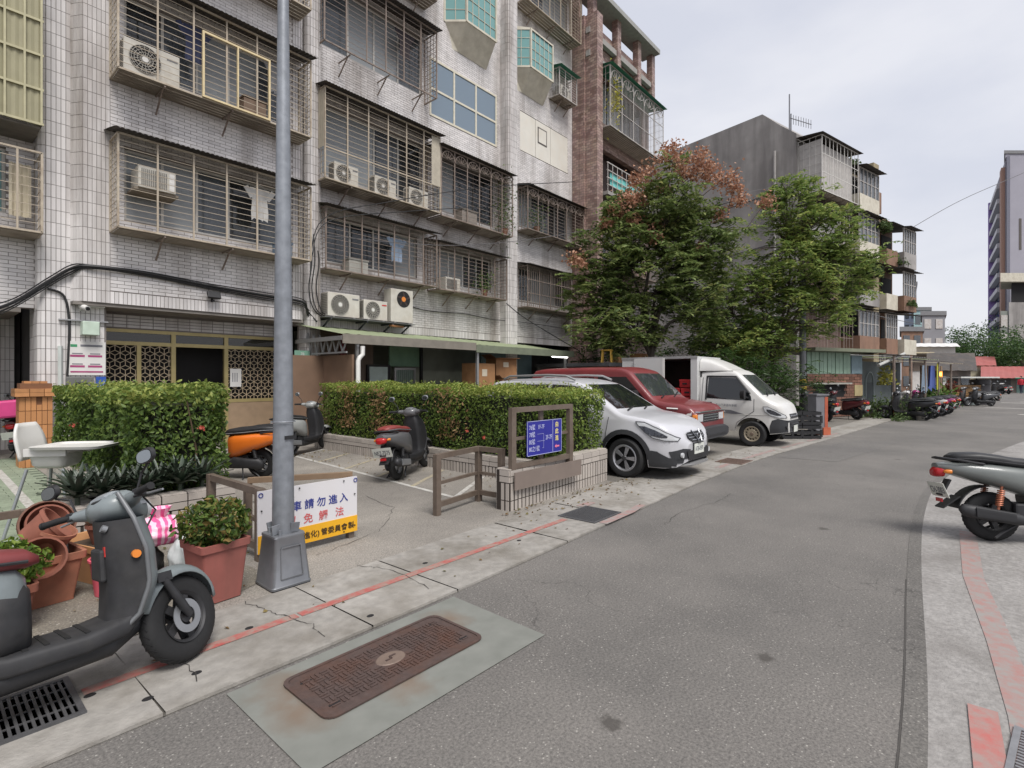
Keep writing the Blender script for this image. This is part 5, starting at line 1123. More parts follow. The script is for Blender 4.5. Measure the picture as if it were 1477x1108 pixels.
# roof tanks and street wires
for i, (a_, b_, z_, lab) in enumerate(((3.0, -4.0, 15.4, 'steel roof tank on the concrete row'), (12.2, -2.0, 12.6, 'steel roof tank on the old brown row'))):
    p_ = TC_ @ Vector((a_, b_, z_)); t = thing('roof_tank', lab, 'tank', tuple(p_)); MB().lathe([(.55, .3), (.6, .35), (.6, 1.5), (.45, 1.62), (.1, 1.68), (.001, 1.68)], 20).build('drum', mat('tank_steel', (176, 178, 182), .3, .05, metal=.7), t, smooth=40)
    for k in range(4): MB().bar((.45 * math.cos(k * 1.57), .45 * math.sin(k * 1.57), -1.9 if i == 0 else 0), (.45 * math.cos(k * 1.57), .45 * math.sin(k * 1.57), .3), .05).build('leg', STEEL, t)
cable('overhead_wire', 'wire from the utility pole to the green shed', [tuple(pr(1158, 20.2, 5.2)), tuple(pr(1230, 21.5, 4.4)), tuple(pr(1330, 26, 4.2))], .014, ma=MC['wire_grey'])
cable('overhead_wire', 'wire from the brown block down to the utility pole', [(20, 12.2, 7.8), (20.6, 9, 6.2), tuple(pr(1158, 20.2, 5.3))], .014, ma=MC['wire_grey'])
for i, (z0, z1) in enumerate(((12.5, 13.5), (9.5, 10.2))): cable('facade_cable', ('upper', 'lower')[i] + ' grey cable sagging across the bare gable wall', [tuple(TC_ @ Vector((-.05, -11, z1))), tuple(TC_ @ Vector((-.05, -6, z0 - .2))), tuple(TC_ @ Vector((-.05, -.3, z0)))], .03, ma=MC['wire_grey'])
pp = MB(TC_); pp.tube([(-.08, -1.2, 0), (-.08, -1.2, 14.8)], .07, 8); tag(pp.build('drain_pipe', mat('pipe_pale', (164, 160, 156), .6)), 'pale drain pipe running down the bare gable wall', 'pipe')
# ------------------------------------------------------------------ planters with upright tiles
PT = mat('planter_tile', (176, 168, 160), .45, .1, 20, rnd=.12); PJ = mat('planter_joint', (52, 45, 40), .9)
SOIL = mat('soil', (70, 58, 46), .95, .2)
ut = MB(); ut.box((0, 0, 0), (1, 1, 1)); utm = ut.mesh('tile'); utm.materials.append(PT)
def low_wall(parent, p, q, h, th=.2, ncap=2, side=-1, rows=None):
    """tiled low wall from p to q; outward face to the right of travel"""
    p, q = Vector((p[0], p[1], 0)), Vector((q[0], q[1], 0)); uu = (q - p).normalized(); T = frame(p, uu, Vector((uu.y, -uu.x, 0))); L = (q - p).length
    MB(T).bx(0, L, -th, -.006, 0, h - .006).build('wall', PJ, parent)
    caph = .075 * ncap; n = round(L / .076); zb = h - caph
    zs = [(0.008, zb * .36), (zb * .36 + .012, zb - .012)] if zb > .3 else [(.008, zb - .012)]
    for i in range(n):
        for z0, z1 in zs:
            o = link('tile', utm, None, parent); o.matrix_basis = T @ Matrix.Translation((L * (i + .5) / n, 0, (z0 + z1) / 2)) @ Matrix.Diagonal((L / n - .025, .016, z1 - z0, 1))
    m = max(1, round(L / .24))
    for i in range(m):
        for k in range(ncap):
            z0 = zb + k * .075
            o = link('cap_tile', utm, None, parent); o.matrix_basis = T @ Matrix.Translation((L * (i + .5) / m, 0, z0 + .034)) @ Matrix.Diagonal((L / m - .012, .018, .066, 1))
        o = link('cap_tile', utm, None, parent); o.matrix_basis = T @ Matrix.Translation((L * (i + .5) / m, -th / 2 - .002, h)) @ Matrix.Diagonal((L / m - .012, th - .012, .014, 1))
    return T, L
pA = house('planter', 'tiled low planter wall below the blue sign', 'planter', (5.9, 4.2, 0))
low_wall(pA, (4.70, 4.12), (7.15, 4.26), .5); low_wall(pA, (4.70, 4.34), (4.70, 4.12), .5, th=.15)
pB = house('planter', 'long low tiled planter under the long hedge beside the white car', 'planter', (6.6, 8, 0))
low_wall(pB, (6.12, 11.3), (6.12, 4.36), .34); MB().bx(6.33, 7.2, 4.48, 11.3, 0, .28).build('soil', SOIL, pB)
pC = house('planter', 'tiled planter under the dense hedge by the lobby', 'planter', (1.7, 8, 0))
low_wall(pC, (.95, 5.95), (2.32, 5.95), .44); low_wall(pC, (2.32, 5.95), (2.32, 10.2), .44); low_wall(pC, (.95, 6.65), (.95, 5.95), .44); low_wall(pC, (1.36, 6.65), (.95, 6.65), .44); low_wall(pC, (1.36, 10.2), (1.36, 6.65), .44)
MB().bx(1.16, 2.11, 6.16, 6.44, 0, .36).build('soil', SOIL, pC); MB().bx(1.57, 2.11, 6.45, 10.2, 0, .362).build('soil', SOIL, pC)
# ------------------------------------------------------------------ hedges
def hedge(name, label, x0, x1, y0, y1, z0, z1, n, size, cols, key, zslope=0, twig=None):
    t = thing(name, label, 'hedge', ((x0 + x1) / 2, (y0 + y1) / 2, z0)); cx, cy = (x0 + x1) / 2, (y0 + y1) / 2; hx, hy, hz = (x1 - x0) / 2, (y1 - y0) / 2, (z1 - z0)
    areas = [hy * hz * 2, hy * hz * 2, hx * hz * 2, hx * hz * 2, hx * hy * 4 * .9]; tot = sum(areas); P = []; N_ = []
    for f, a in enumerate(areas):
        k = int(n * a / tot); r1, r2 = RS.uniform(-1, 1, k), RS.uniform(0, 1, k) ** .9; dep = np.abs(RS.normal(0, .075, k))
        if f < 2: s = -1 if f == 0 else 1; p = np.stack([np.full(k, s * hx) - s * dep, r1 * hy, r2 * hz], 1); nn = (s, 0, .35)
        elif f < 4: s = -1 if f == 2 else 1; p = np.stack([r1 * hx, np.full(k, s * hy) - s * dep, r2 * hz], 1); nn = (0, s, .35)
        else: p = np.stack([r1 * hx, RS.uniform(-1, 1, k) * hy, hz - dep * .8], 1); nn = (0, 0, 1)
        lump = .035 * np.sin(p[:, 1] * 5.1 + f) + .03 * np.sin(p[:, 2] * 7 + p[:, 1] * 3.3) + .03 * np.sin(p[:, 0] * 6)
        p += np.array(nn) * lump[:, None]; P.append(p); N_.append(np.tile(nn, (k, 1)))
    P = np.concatenate(P); N_ = np.concatenate(N_); P[:, 2] += zslope * P[:, 1] / hy
    gap = np.sin(P[:, 0] * 4.3 + 1) * np.sin(P[:, 1] * 3.7) * np.sin(P[:, 2] * 6.1 + 2); keep = ~((gap > .45) & (RS.uniform(0, 1, len(P)) < .55)); P, N_ = P[keep], N_[keep]
    # colour by patches, lighter and yellower near the top
    patch = .5 + .5 * np.sin(P[:, 1] * 2.1 + P[:, 0] * 1.7) * np.sin(P[:, 2] * 2.7 + P[:, 1] * .9); near_top = P[:, 2] > hz - .16
    rnd = np.clip(RS.uniform(0, .75, len(P)) * .75 + .2 * patch + .28 * near_top, 0, 1)
    leaves('foliage', P, N_, size, leafmat(key, cols), t, .52, .55, rnd)
    k = int(hy * 60); sx, sy = RS.uniform(-hx, hx, k), RS.uniform(-hy, hy, k); hh = RS.uniform(.02, .11, k) ** 1.0; S_ = np.concatenate([np.stack([sx + RS.normal(0, .015, k), sy + RS.normal(0, .015, k), hz + hh * f], 1) for f in (0, .35, .7, 1)]); leaves('stray_shoots', S_, RS.normal(0, 1, (len(S_), 3)) + (0, 0, .5), size * .9, leafmat(key, cols), t, .5, .5, RS.uniform(.55, 1, len(S_)))
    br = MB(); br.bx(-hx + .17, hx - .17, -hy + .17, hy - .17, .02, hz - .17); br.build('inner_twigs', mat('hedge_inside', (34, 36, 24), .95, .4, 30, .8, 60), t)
    st = MB(); m = int(hy * 9)
    for i in range(m):
        x, y = random.uniform(-hx + .1, hx - .1), -hy + .1 + (2 * hy - .2) * i / m; st.tube([(x, y, -.05), (x + random.uniform(-.05, .05), y, hz * .4), (x + random.uniform(-.1, .1), y + random.uniform(-.1, .1), hz * .9)], [.018, .012, .006], 5)
    stuff(st.build('stems', mat('twig', (92, 76, 58), .9), t))
    if twig:
        for (a, b, w_) in twig:
            k = 260; p = np.stack([np.full(k, -hx - .01) + RS.uniform(-.03, .05, k), RS.normal(a, w_, k), RS.uniform(.2, 1, k) * hz], 1); leaves('dry_twigs', p, np.tile((-1, 0, .2), (k, 1)), .075, leafmat('dry_leaf', [(138, 108, 76), (166, 136, 96)]), t, .35, .5)
    return t
HG = [(58, 78, 36), (94, 116, 50), (130, 148, 68), (180, 184, 100)]
hedge('hedge', 'long clipped hedge behind the blue sign and brown scooter', 6.22, 7.2, 4.36, 11.25, .3, 1.44, 40000, .05, HG, 'leaf_hedge', .03, [(-.9, 0, .22), (1.2, 0, .2), (2.3, 0, .2)])
hedge('hedge', 'dense clipped hedge in front of the lobby entrance', 1.42, 2.4, 6.32, 10.15, .36, 1.46, 25000, .058, [(54, 74, 36), (84, 108, 50), (118, 138, 68), (172, 178, 98)], 'leaf_hedge2', .0)
fl_ = MB()
for (x, y, z, c) in ((1.40, 8.6, 1.0, 0), (2.1, 6.28, 1.06, 0), (6.2, 6.4, .7, 0), (6.2, 6.0, .62, 0)):
    t = thing('hedge_flower', 'pink red flower on the ' + {1.40: 'left side of the lobby hedge', 2.1: 'front of the lobby hedge', 6.2: 'long hedge, ' + ('farther' if y > 6.2 else 'nearer')}[x], 'flower', (x, y, z)); k = 18; leaves('petals', RS.normal(0, .014, (k, 3)), RS.normal(0, 1, (k, 3)), .028, leafmat('petal', [(206, 92, 80), (226, 130, 110)]), t, .8)
# dark spiky bed plants
def rosette(loc, n, l, label, k):
    t = thing('spiky_plant', label, 'plant', loc, 0, 'dark spiky plants in the planter'); m = MB()
    for i in range(n):
        a = 2.4 * i; el = R(18 + 62 * (i / n)); L = l * random.uniform(.75, 1.1); d = Vector((math.cos(a), math.sin(a), 0)); s_ = Vector((-math.sin(a), math.cos(a), 0)); pts = []
        for j in range(6):
            f = j / 5; r = L * math.cos(el) * f; z = .1 + L * math.sin(el) * f - .22 * L * f * f; w_ = .028 * (1 - f) ** .6 + .002
            pts.append([d * r + Vector((0, 0, z)) - s_ * w_ + Vector((0, 0, .008)), d * r + Vector((0, 0, z)), d * r + Vector((0, 0, z + .008)) + s_ * w_])
        m.grid(pts)
    m.cyl((0, 0, -.06), (0, 0, .13), .02); return stuff(m.build('leaf_rosette', mat('spiky_leaf', (52, 66, 50), .45, .3, 9, c2=(74, 60, 66), sc2=8, amt=.5, rnd=.2), t, smooth=60))
sp_ = [(1.02, 6.1), (1.06, 6.35), (1.2, 6.06), (1.22, 6.3), (1.36, 6.15), (1.5, 6.25), (1.52, 6.05), (1.68, 6.18), (1.84, 6.1), (1.9, 6.25), (2.06, 6.15), (1.1, 6.52)]
for i, (x, y) in enumerate(sp_):
    rosette((x, y, .41), 26, random.uniform(.3, .4), 'dark spiky leaved plant in the planter in front of the lobby hedge', i)
# ------------------------------------------------------------------ trees
def branch(m, p, q, r0, r1, bend=.12, k=6):
    p, q = Vector(p), Vector(q); L = (q - p).length; o = Vector((random.uniform(-1, 1), random.uniform(-1, 1), random.uniform(.2, 1))) * L * bend
    m.tube([p.lerp(q, i / k) + o * math.sin(math.pi * i / k) for i in range(k + 1)], [r0 + (r1 - r0) * i / k for i in range(k + 1)], 7)
def tree(name, label, base, trunk_top, r0, lobes, nclus, per, leafsize, key, cols, bark, spray=11, droop=.45, pods=None, cat='tree'):
    t = thing(name, label, cat, base); tr = MB(); top = Vector(trunk_top); branch(tr, (0, 0, -.1), top, r0, r0 * .6, .04); cl = []
    for (c, rad, wgt) in lobes:
        for i in range(int(nclus * wgt)):
            v = Vector((random.gauss(0, 1), random.gauss(0, 1), random.gauss(0, 1))).normalized() * random.uniform(.3, 1) ** .6 * (1.28 if random.random() < .22 else 1); cl.append(Vector(c) + Vector((v.x * rad[0], v.y * rad[1], v.z * rad[2])))
    hubs = []
    for (c, rad, wgt) in lobes:
        h = top.lerp(Vector(c), .72); branch(tr, top - Vector((0, 0, random.uniform(0, .8))), h, r0 * .5, r0 * .2, .1); hubs.append(h)
    P, Nn, Al = [], [], []
    for c in cl:
        h = min(hubs, key=lambda q: (q - c).length); branch(tr, h, c, r0 * .13, .012, .1, 5)
        for s in range(per):
            d = Vector((random.gauss(0, 1), random.gauss(0, 1), random.gauss(.15, .6))).normalized(); L = random.uniform(.35, .75); s0 = c + Vector((random.gauss(0, .14), random.gauss(0, .14), random.gauss(0, .1))); side = d.cross(Vector((0, 0, 1))).normalized()
            for j in range(spray):
                f = (j + .6) / spray; p = s0 + d * L * f - Vector((0, 0, droop * L * f * f))
                for sg in (-1, 1):
                    P.append(p + side * sg * leafsize * .42); Nn.append((0, 0, 1)); Al.append(side * sg + d * .5 - Vector((0, 0, .35)))
    k = len(P); P = np.array([tuple(p) for p in P]); Al = np.array([tuple(a) for a in Al])
    cc = .5 + .5 * np.sin(P[:, 0] * 1.9 + 1) * np.sin(P[:, 1] * 2.2) * np.sin(P[:, 2] * 1.7); rnd = np.clip(RS.uniform(0, .8, k) * .8 + .3 * cc, 0, 1)
    tr.build('trunk', bark, t, smooth=50); leaves('crown', P, np.tile((0, 0, 1.0), (k, 1)), leafsize, leafmat(key, cols), t, .42, .35, rnd, along=Al)
    if pods:
        PP = []; tr2 = MB()
        for (c, s) in pods:
            h = min(cl, key=lambda q: (q - Vector(c)).length); branch(tr2, h, c, .016, .006, .08, 4)
            for i in range(int(230 * s)):
                PP.append(Vector(c) + Vector((random.gauss(0, .22 * s), random.gauss(0, .22 * s), random.gauss(0, .18 * s))))
        stuff(tr2.build('pod_twigs', bark, t)); k = len(PP); leaves('seed_pods', [tuple(p) for p in PP], RS.normal(0, 1, (k, 3)), .10, leafmat('pod', [(148, 104, 84), (176, 130, 106), (198, 160, 134)], .7, .3), t, .8, 1.0)
    return t
BARK = mat('bark', (84, 74, 66), .9, .2, 10, .5, 30); BARKD = mat('bark_dark', (62, 56, 50), .9, .2, 10, .5, 30)
random.seed(21)
def rv(r, d, z): return (r * .656 + d * .7547, -r * .7547 + d * .656, z)
PODS = [(rv((px - 942) * 18.3 / 760, -.9 + .3 * (i % 3), 1.6 + (545 - py) * 18.3 / 760), sz) for i, (px, py, sz) in enumerate(((899, 291, 1.0), (885, 305, .8), (935, 246, 1.0), (950, 232, .8), (962, 214, .8), (978, 228, .9), (998, 233, 1.1), (1012, 243, .9), (1026, 251, 1.1), (1039, 264, 1.0), (912, 262, .9), (920, 283, .8), (970, 248, .9), (990, 252, .8), (938, 328, .9), (933, 346, .6), (1003, 359, .6), (1066, 285, .8), (1093, 296, .7), (1032, 310, .7), (826, 372, .8), (830, 382, .5), (908, 318, .7), (955, 268, .6), (1050, 276, .7), (868, 322, .5)))]
tree('flowering_tree', 'tall spreading tree with pinkish orange seed pods beside the brown block', (17.6, 8.6, 0), (0, 0, 3.0), .17,
     [(rv(-2.0, 0, 4.7), (.95, 1.3, 1.2), .12), (rv(-1.1, 0, 6.5), (1.1, 1.4, 1.2), .15), (rv(.3, 0, 7.7), (1.5, 1.5, 1.1), .17), (rv(1.6, 0, 6.5), (1.2, 1.4, 1.4), .16), (rv(.1, 0, 5.3), (1.8, 1.6, 1.3), .16), (rv(-.8, 0, 3.3), (1.7, 1.6, .8), .12), (rv(1.5, 0, 4.2), (1.3, 1.4, 1.1), .12)], 330, 7, .185, 'leaf_flame',
     [(70, 88, 52), (104, 122, 70), (138, 152, 94), (180, 174, 112)], BARKD, 7, .35, pods=PODS)
tree('street_tree', 'loose green tree leaning over the white truck', (21.2, 5.6, 0), (.2, 0, 2.8), .12,
     [(rv(1.0, 0, 5.6), (1.6, 1.5, 1.3), .2), (rv(2.6, 0, 5.5), (1.2, 1.2, 1.3), .17), (rv(-.5, 0, 4.9), (1.2, 1.3, 1.5), .15), (rv(.9, 0, 7.9), (1.0, 1.0, 1.3), .14), (rv(2.1, 0, 7.0), (1.1, 1.1, 1.1), .12), (rv(1.6, 0, 3.9), (1.8, 1.3, .8), .13), (rv(-.4, 0, 3.0), (1.4, 1.2, .8), .11), (rv(-1.7, .6, 4.4), (1.1, 1.2, 1.3), .13), (rv(-1.8, .8, 2.8), (1.2, 1.2, .9), .1)], 330, 6, .175, 'leaf_street',
     [(78, 98, 54), (112, 134, 70), (148, 162, 92), (192, 182, 108)], BARK, 6, .35)
tree('bush', 'dark bushy shrub growing behind the white truck cab', (19.2, 5.0, 0), (0, 0, .5), .06, [((0, 0, 1.2), (1.5, 1.2, .9), .5), ((-.9, .9, 1.6), (1.2, 1.2, 1.0), .5)], 110, 6, .12, 'leaf_bush', [(38, 56, 32), (60, 84, 42), (88, 110, 58)], BARKD, 6, .3, cat='bush')
tree('bush', 'leafy undergrowth between the two trees', tuple(pr(1062, 23)), (0, 0, 1.4), .08, [(rv(-.8, 0, 2.6), (1.4, 1.2, 1.4), .5), (rv(.9, 0, 3.0), (1.4, 1.2, 1.5), .5)], 150, 7, .15, 'leaf_bush', [(38, 56, 32), (60, 84, 42), (88, 110, 58)], BARKD, 6, .3, cat='bush')
tree('bush', 'dark undergrowth in the gap between red van and trees', (20.5, 9.6, 0), (0, 0, 1.0), .06, [((-1.5, 1.2, 2.2), (1.8, 1.5, 1.3), .5), ((1.2, -.6, 2.0), (2.0, 1.6, 1.4), .5)], 120, 6, .14, 'leaf_bush', [(38, 56, 32), (60, 84, 42), (88, 110, 58)], BARKD, 6, .3, cat='bush')
def far_tree(label, px, t, ztop, rad, n):
    p = pr(px, t); o = thing('far_tree', label, 'tree', tuple(p), 0, 'trees beyond the red roofs'); b = MB(); branch(b, (0, 0, 0), (0, 0, ztop * .6), .3, .15, .03); b.build('trunk', BARK, o)
    P = []
    for i in range(14):
        c = RS.normal(0, 1, 3) * (.5, .5, .3) * rad + (0, 0, ztop - rad[2] * .55); m = n // 14; v = RS.normal(0, 1, (m, 3)); v /= np.linalg.norm(v, axis=1)[:, None]; P.append(c + v * RS.uniform(.6, 1, (m, 1)) * np.array(rad) * .45)
    P = np.concatenate(P); leaves('crown', P, RS.normal(0, .5, (len(P), 3)) + (0, 0, .8), .26, leafmat('leaf_far', [(40, 62, 36), (66, 94, 50), (96, 122, 68)]), o, .6)
far_tree('round dark green far tree left of the grey annex', 1408, 78, zat(482, 78), (4.5, 4.5, 4.5), 5000)
far_tree('broad mid green far tree above the red roof', 1440, 66, zat(490, 66), (5, 5, 4), 6000); far_tree('far tree at the right edge above the red roof', 1474, 62, zat(488, 62), (5, 5, 4), 6000); far_tree('lower far tree over the red gable house', 1416, 70, zat(500, 70), (4, 4, 3.5), 3500)
# dry palm like plant at the left edge
t = thing('dry_plant', 'dry brown feathery plant at the left edge by the porch', 'plant', (.85, 14.2, .9)); m = MB()
for i in range(60):
    a = random.uniform(0, 6.28); el = random.uniform(.3, 1.3); L = random.uniform(.5, 1.0); d = Vector((math.cos(a) * math.cos(el), math.sin(a) * math.cos(el), math.sin(el))); s_ = d.cross(Vector((0, 0, 1))).normalized() * .012
    pts = [[d * L * f - Vector((0, 0, .45 * L * f * f)) - s_ * (1 - f * .8), d * L * f - Vector((0, 0, .45 * L * f * f)) + s_ * (1 - f * .8)] for f in (0, .3, .6, .8, 1)]; m.grid(pts)
stuff(m.build('fronds', mat('dry_frond', (142, 112, 80), .8, .25, 8), t)); MB().cyl((0, 0, -.9), (0, 0, .1), .12, .06).build('stem', BARK, t)

# fallen leaves and grit along walls and kerb
def litter(label, n, fx, fy, size, key, cols):
    x = RS.uniform(fx[0], fx[1], n); y = fy[0] + (fy[1] - fy[0]) * RS.uniform(0, 1, n) ** 2.2; P = np.stack([x, y, np.full(n, .028)], 1); o = leaves('fallen_leaves', P, np.tile((0, 0, 1.0), (n, 1)), size, leafmat(key, cols), None, .6, .25); tag(o, label, 'litter', kind='stuff')
LC = [(84, 62, 42), (124, 96, 62), (150, 132, 84), (92, 92, 58)]
litter('dry leaves scattered along the tiled sign wall', 110, (4.5, 7.4), (4.08, 3.6), .045, 'leaf_litter', LC); litter('dry leaves and grit on the paving round the pots', 120, (.2, 2.4), (5.8, 3.9), .035, 'leaf_litter', LC); litter('dry leaves along the foot of the long hedge', 120, (5.0, 6.08), (10.5, 4.6), .045, 'leaf_litter', LC); litter('dry leaves on the drain strip', 90, (0, 12), (3.75, 3.0), .035, 'leaf_litter', LC)
# ------------------------------------------------------------------ vehicles: lofted shells, parts shaped onto them
from mathutils.geometry import tessellate_polygon
import bmesh
def lerp_t(t, x, k=.05, n=2):
    return sum(interp(t, x + d * k) for d in range(-n, n + 1)) / (2 * n + 1)
def shell(prof, wid, plan, x0, x1, zb, arches, ra, zc, rc=.09, crown=.03, ns=90, smooth_k=.03):
    xs = sorted(set([round(x, 4) for x in np.linspace(x0, x1, ns)] + [a + s * ra * f for a in arches for s in (-1, 1) for f in (1.001, .999, .985, .95, .88)] + [x0 + .008, x0 + .025, x1 - .008, x1 - .025]))
    xs = [x for x in xs if x0 <= x <= x1]; rings = []
    for x in xs:
        b = interp(zb, x)
        for a in arches:
            if abs(x - a) < ra: b = max(b, zc + math.sqrt(ra * ra - (x - a) ** 2))
        zt = lerp_t(prof, x, smooth_k); zt = max(zt, b + .05); r = min(rc, (zt - b) * .4); pl = lerp_t(plan, x, .012)
        side = []
        for i in range(15):
            z = b + (zt - r - b) * i / 14; side.append((interp(wid, z) * pl, z))
        ys, zs = side[-1]
        for i in range(1, 6): a = math.pi / 2 * i / 5; side.append((ys - r * (1 - math.cos(a)), zs + r * math.sin(a)))
        ye, ze = side[-1]
        for i in range(1, 6): f = 1 - i / 5; side.append((ye * f, ze + crown * (1 - f * f)))
        rings.append([(x, -y, z) for y, z in side] + [(x, y, z) for y, z in reversed(side[:-1])])
    m = MB(); m.rings(rings, cap=False, closed=False); n = len(rings[0]); k = len(rings)
    m.f.append(tuple(range(n))); m.f.append(tuple(reversed(range((k - 1) * n, k * n)))); return m
class Car:
    def __init__(s, root, sh, paint): s.root = root; me = sh.mesh('body', 35); s.body = link('body', me, paint, root); s.bvh = BVHTree.FromPolygons([tuple(v) for v in sh.v], sh.f)
    def hit(s, a, b, mode):
        o, d = {'R': ((a, -3, b), (0, 1, 0)), 'L': ((a, 3, b), (0, -1, 0)), 'F': ((5, a, b), (-1, 0, 0)), 'T': ((a, b, 5), (0, 0, -1)), 'B': ((-5, a, b), (1, 0, 0))}[mode]
        h = s.bvh.ray_cast(Vector(o), Vector(d)); 
        if h[0] is None: return None
        n = h[1]; n = -n if n.dot(Vector(d)) > 0 else n; return h[0], n
    def decal(s, name, poly, mode, ma, eps=.006, cuts=3, parent=None, skirt=True):
        bm = bmesh.new(); vs = [bm.verts.new((x, y, 0)) for x, y in poly]; tri = tessellate_polygon([[Vector((x, y, 0)) for x, y in poly]])
        for t in tri:
            try: bm.faces.new([vs[i] for i in t])
            except ValueError: pass
        for _ in range(cuts):
            es = [e for e in bm.edges if e.calc_length() > .05]
            if not es: break
            bmesh.ops.subdivide_edges(bm, edges=es, cuts=1); bmesh.ops.triangulate(bm, faces=bm.faces[:])
        bad = []; 
        for v in bm.verts:
            h = s.hit(v.co.x, v.co.y, mode)
            if h is None: bad.append(v)
            else: v.co = h[0] + h[1] * eps
        if bad: bmesh.ops.delete(bm, geom=bad, context='VERTS')
        me = bpy.data.meshes.new(name); bm.to_mesh(me); bm.free(); me.polygons.foreach_set('use_smooth', [True] * len(me.polygons))
        return link(name, me, ma, parent or s.root)
    def line(s, name, pts, mode, ma, w_=.012, eps=.003):
        m = MB(); out_ = []
        for (a, b), (c, d) in zip(pts, pts[1:]):
            k = max(2, int(math.hypot(c - a, d - b) / .06))
            for i in range(k + 1):
                h = s.hit(a + (c - a) * i / k, b + (d - b) * i / k, mode)
                if h: out_.append(h[0] + h[1] * eps)
        if len(out_) > 1: m.tube(out_, w_ / 2, 4)
        return m.build(name, ma, s.root)
def wheel_parts(root, x, y, r, wdt, rim_r, spokes, side, rimm, style='alloy'):
    M = Matrix.Translation((x, y, r)) @ Matrix.Rotation(R(90 * side), 4, 'X')          # local +z points outwards
    t = MB(); pr_ = [(rim_r - .01, -wdt / 2 + .01), (rim_r + .02, -wdt / 2), (r - .03, -wdt / 2), (r, -wdt / 2 + .03), (r, wdt / 2 - .03), (r - .03, wdt / 2), (rim_r + .02, wdt / 2), (rim_r - .005, wdt / 2 - .015), (rim_r - .02, wdt / 2 - .07), (.001, wdt / 2 - .08)]
    t.lathe(pr_, 40, M, cap=False); w_ = t.build('wheel', RUBBER, root, smooth=40)
    rm = MB(); rm.lathe([(rim_r, wdt / 2 - .01), (rim_r - .015, wdt / 2 - .005), (rim_r - .035, wdt / 2 - .02), (rim_r - .04, wdt / 2 - .05)], 36, M, cap=False)
    if style == 'alloy':
        for i in range(spokes):
            a = 2 * math.pi * i / spokes
            for da in (-.11, .11): rm.bar(M @ Vector((.04 * math.cos(a), .04 * math.sin(a), wdt / 2 - .02)), M @ Vector(((rim_r - .02) * math.cos(a + da), (rim_r - .02) * math.sin(a + da), wdt / 2 - .025)), .032, .02, up=M.to_3x3() @ Vector((0, 0, 1)))
    else:
        rm.lathe([(rim_r * .62, wdt / 2 - .03), (rim_r * .55, wdt / 2 - .01), (rim_r * .3, wdt / 2 - .012), (.001, wdt / 2 - .012)], 30, M, cap=False)
        for i in range(12):
            a = 2 * math.pi * i / 12; rm.bar(M @ Vector((rim_r * .58 * math.cos(a), rim_r * .58 * math.sin(a), wdt / 2 - .03)), M @ Vector((rim_r * .88 * math.cos(a), rim_r * .88 * math.sin(a), wdt / 2 - .03)), .035, .02, up=M.to_3x3() @ Vector((0, 0, 1)))
    rm.build('rim', rimm, w_, smooth=35); h = MB(); h.lathe([(.001, wdt / 2 + .002), (.035, wdt / 2), (.045, wdt / 2 - .02)], 18, M, cap=False); h.build('hub_cap', mat('hub_dark', (90, 90, 92), .4, metal=.6) if style == 'alloy' else mat('hub_rust', (110, 96, 84), .5), w_, smooth=40)
    return w_
CARW = mat('car_white', (190, 190, 194), .3, .03, 2, coat=.6, c2=(172, 171, 170), sc2=1.5, amt=.3); CARR = mat('car_red', (116, 42, 44), .42, .06, 3, coat=.35, c2=(98, 40, 42), sc2=2, amt=.6)
TRW = mat('truck_white', (202, 201, 198), .4, .03, 3, coat=.3, c2=(186, 180, 168), sc2=1.2, amt=.35); CGL = glass('car_glass', (22, 25, 27), .06, .03); WGL = glass('windscreen_glass', (52, 58, 60), .12, .03); CLAD = mat('cladding', (50, 51, 54), .55, .08, 20); LAMPG = glass('lamp_glass', (204, 206, 208), .1, .05); SEAM = mat('seam', (60, 60, 62), .6); ORL = mat('orange_lens', (216, 128, 48), .3)
PLW = mat('plate_white', (212, 214, 206), .45); PLT = mat('plate_text', (44, 50, 70), .5)
def plate(root, T, txt, w_=.32, h=.15, sz=.09):
    p = MB(T); p.bx(-w_ / 2, w_ / 2, -h / 2, h / 2, -.004, 0); o = p.build('license_plate', PLW, root)
    if txt: text('plate_number', txt, sz, T @ Matrix.Translation((0, -sz * .36, .0008)), PLT, o, 'CENTER', min(1, w_ * .9 / (len(txt) * sz * .58)), .004 * sz)
    return o
# ---- white SUV
suv = thing('white_car', 'white compact crossover car parked nose out beside the long hedge', 'car', (8.32, 5.42, .01), R(-90))
prof = [(-2.13, .62), (-2.1, .95), (-2.06, 1.08), (-1.78, 1.5), (-1.5, 1.54), (-.5, 1.57), (.1, 1.545), (.38, 1.48), (1.12, 1.03), (1.22, 1.0), (1.6, .95), (1.88, .86), (2.02, .74), (2.09, .66), (2.13, .5)]
wid = [(.15, .76), (.26, .81), (.45, .84), (.7, .845), (.92, .82), (1.2, .73), (1.55, .61), (1.7, .55)]
plan = [(-2.13, .72), (-2.08, .84), (-1.95, .93), (-1.6, .985), (-1, 1), (1.2, 1), (1.6, .965), (1.85, .9), (1.98, .82), (2.06, .7), (2.11, .55), (2.13, .42)]
sh = shell(prof, wid, plan, -2.13, 2.13, [(-2.13, .42), (-2.0, .3), (-1.5, .22), (1.4, .2), (1.9, .2), (2.05, .22), (2.13, .3)], (1.27, -1.32), .375, .32)
c = Car(suv, sh, CARW)
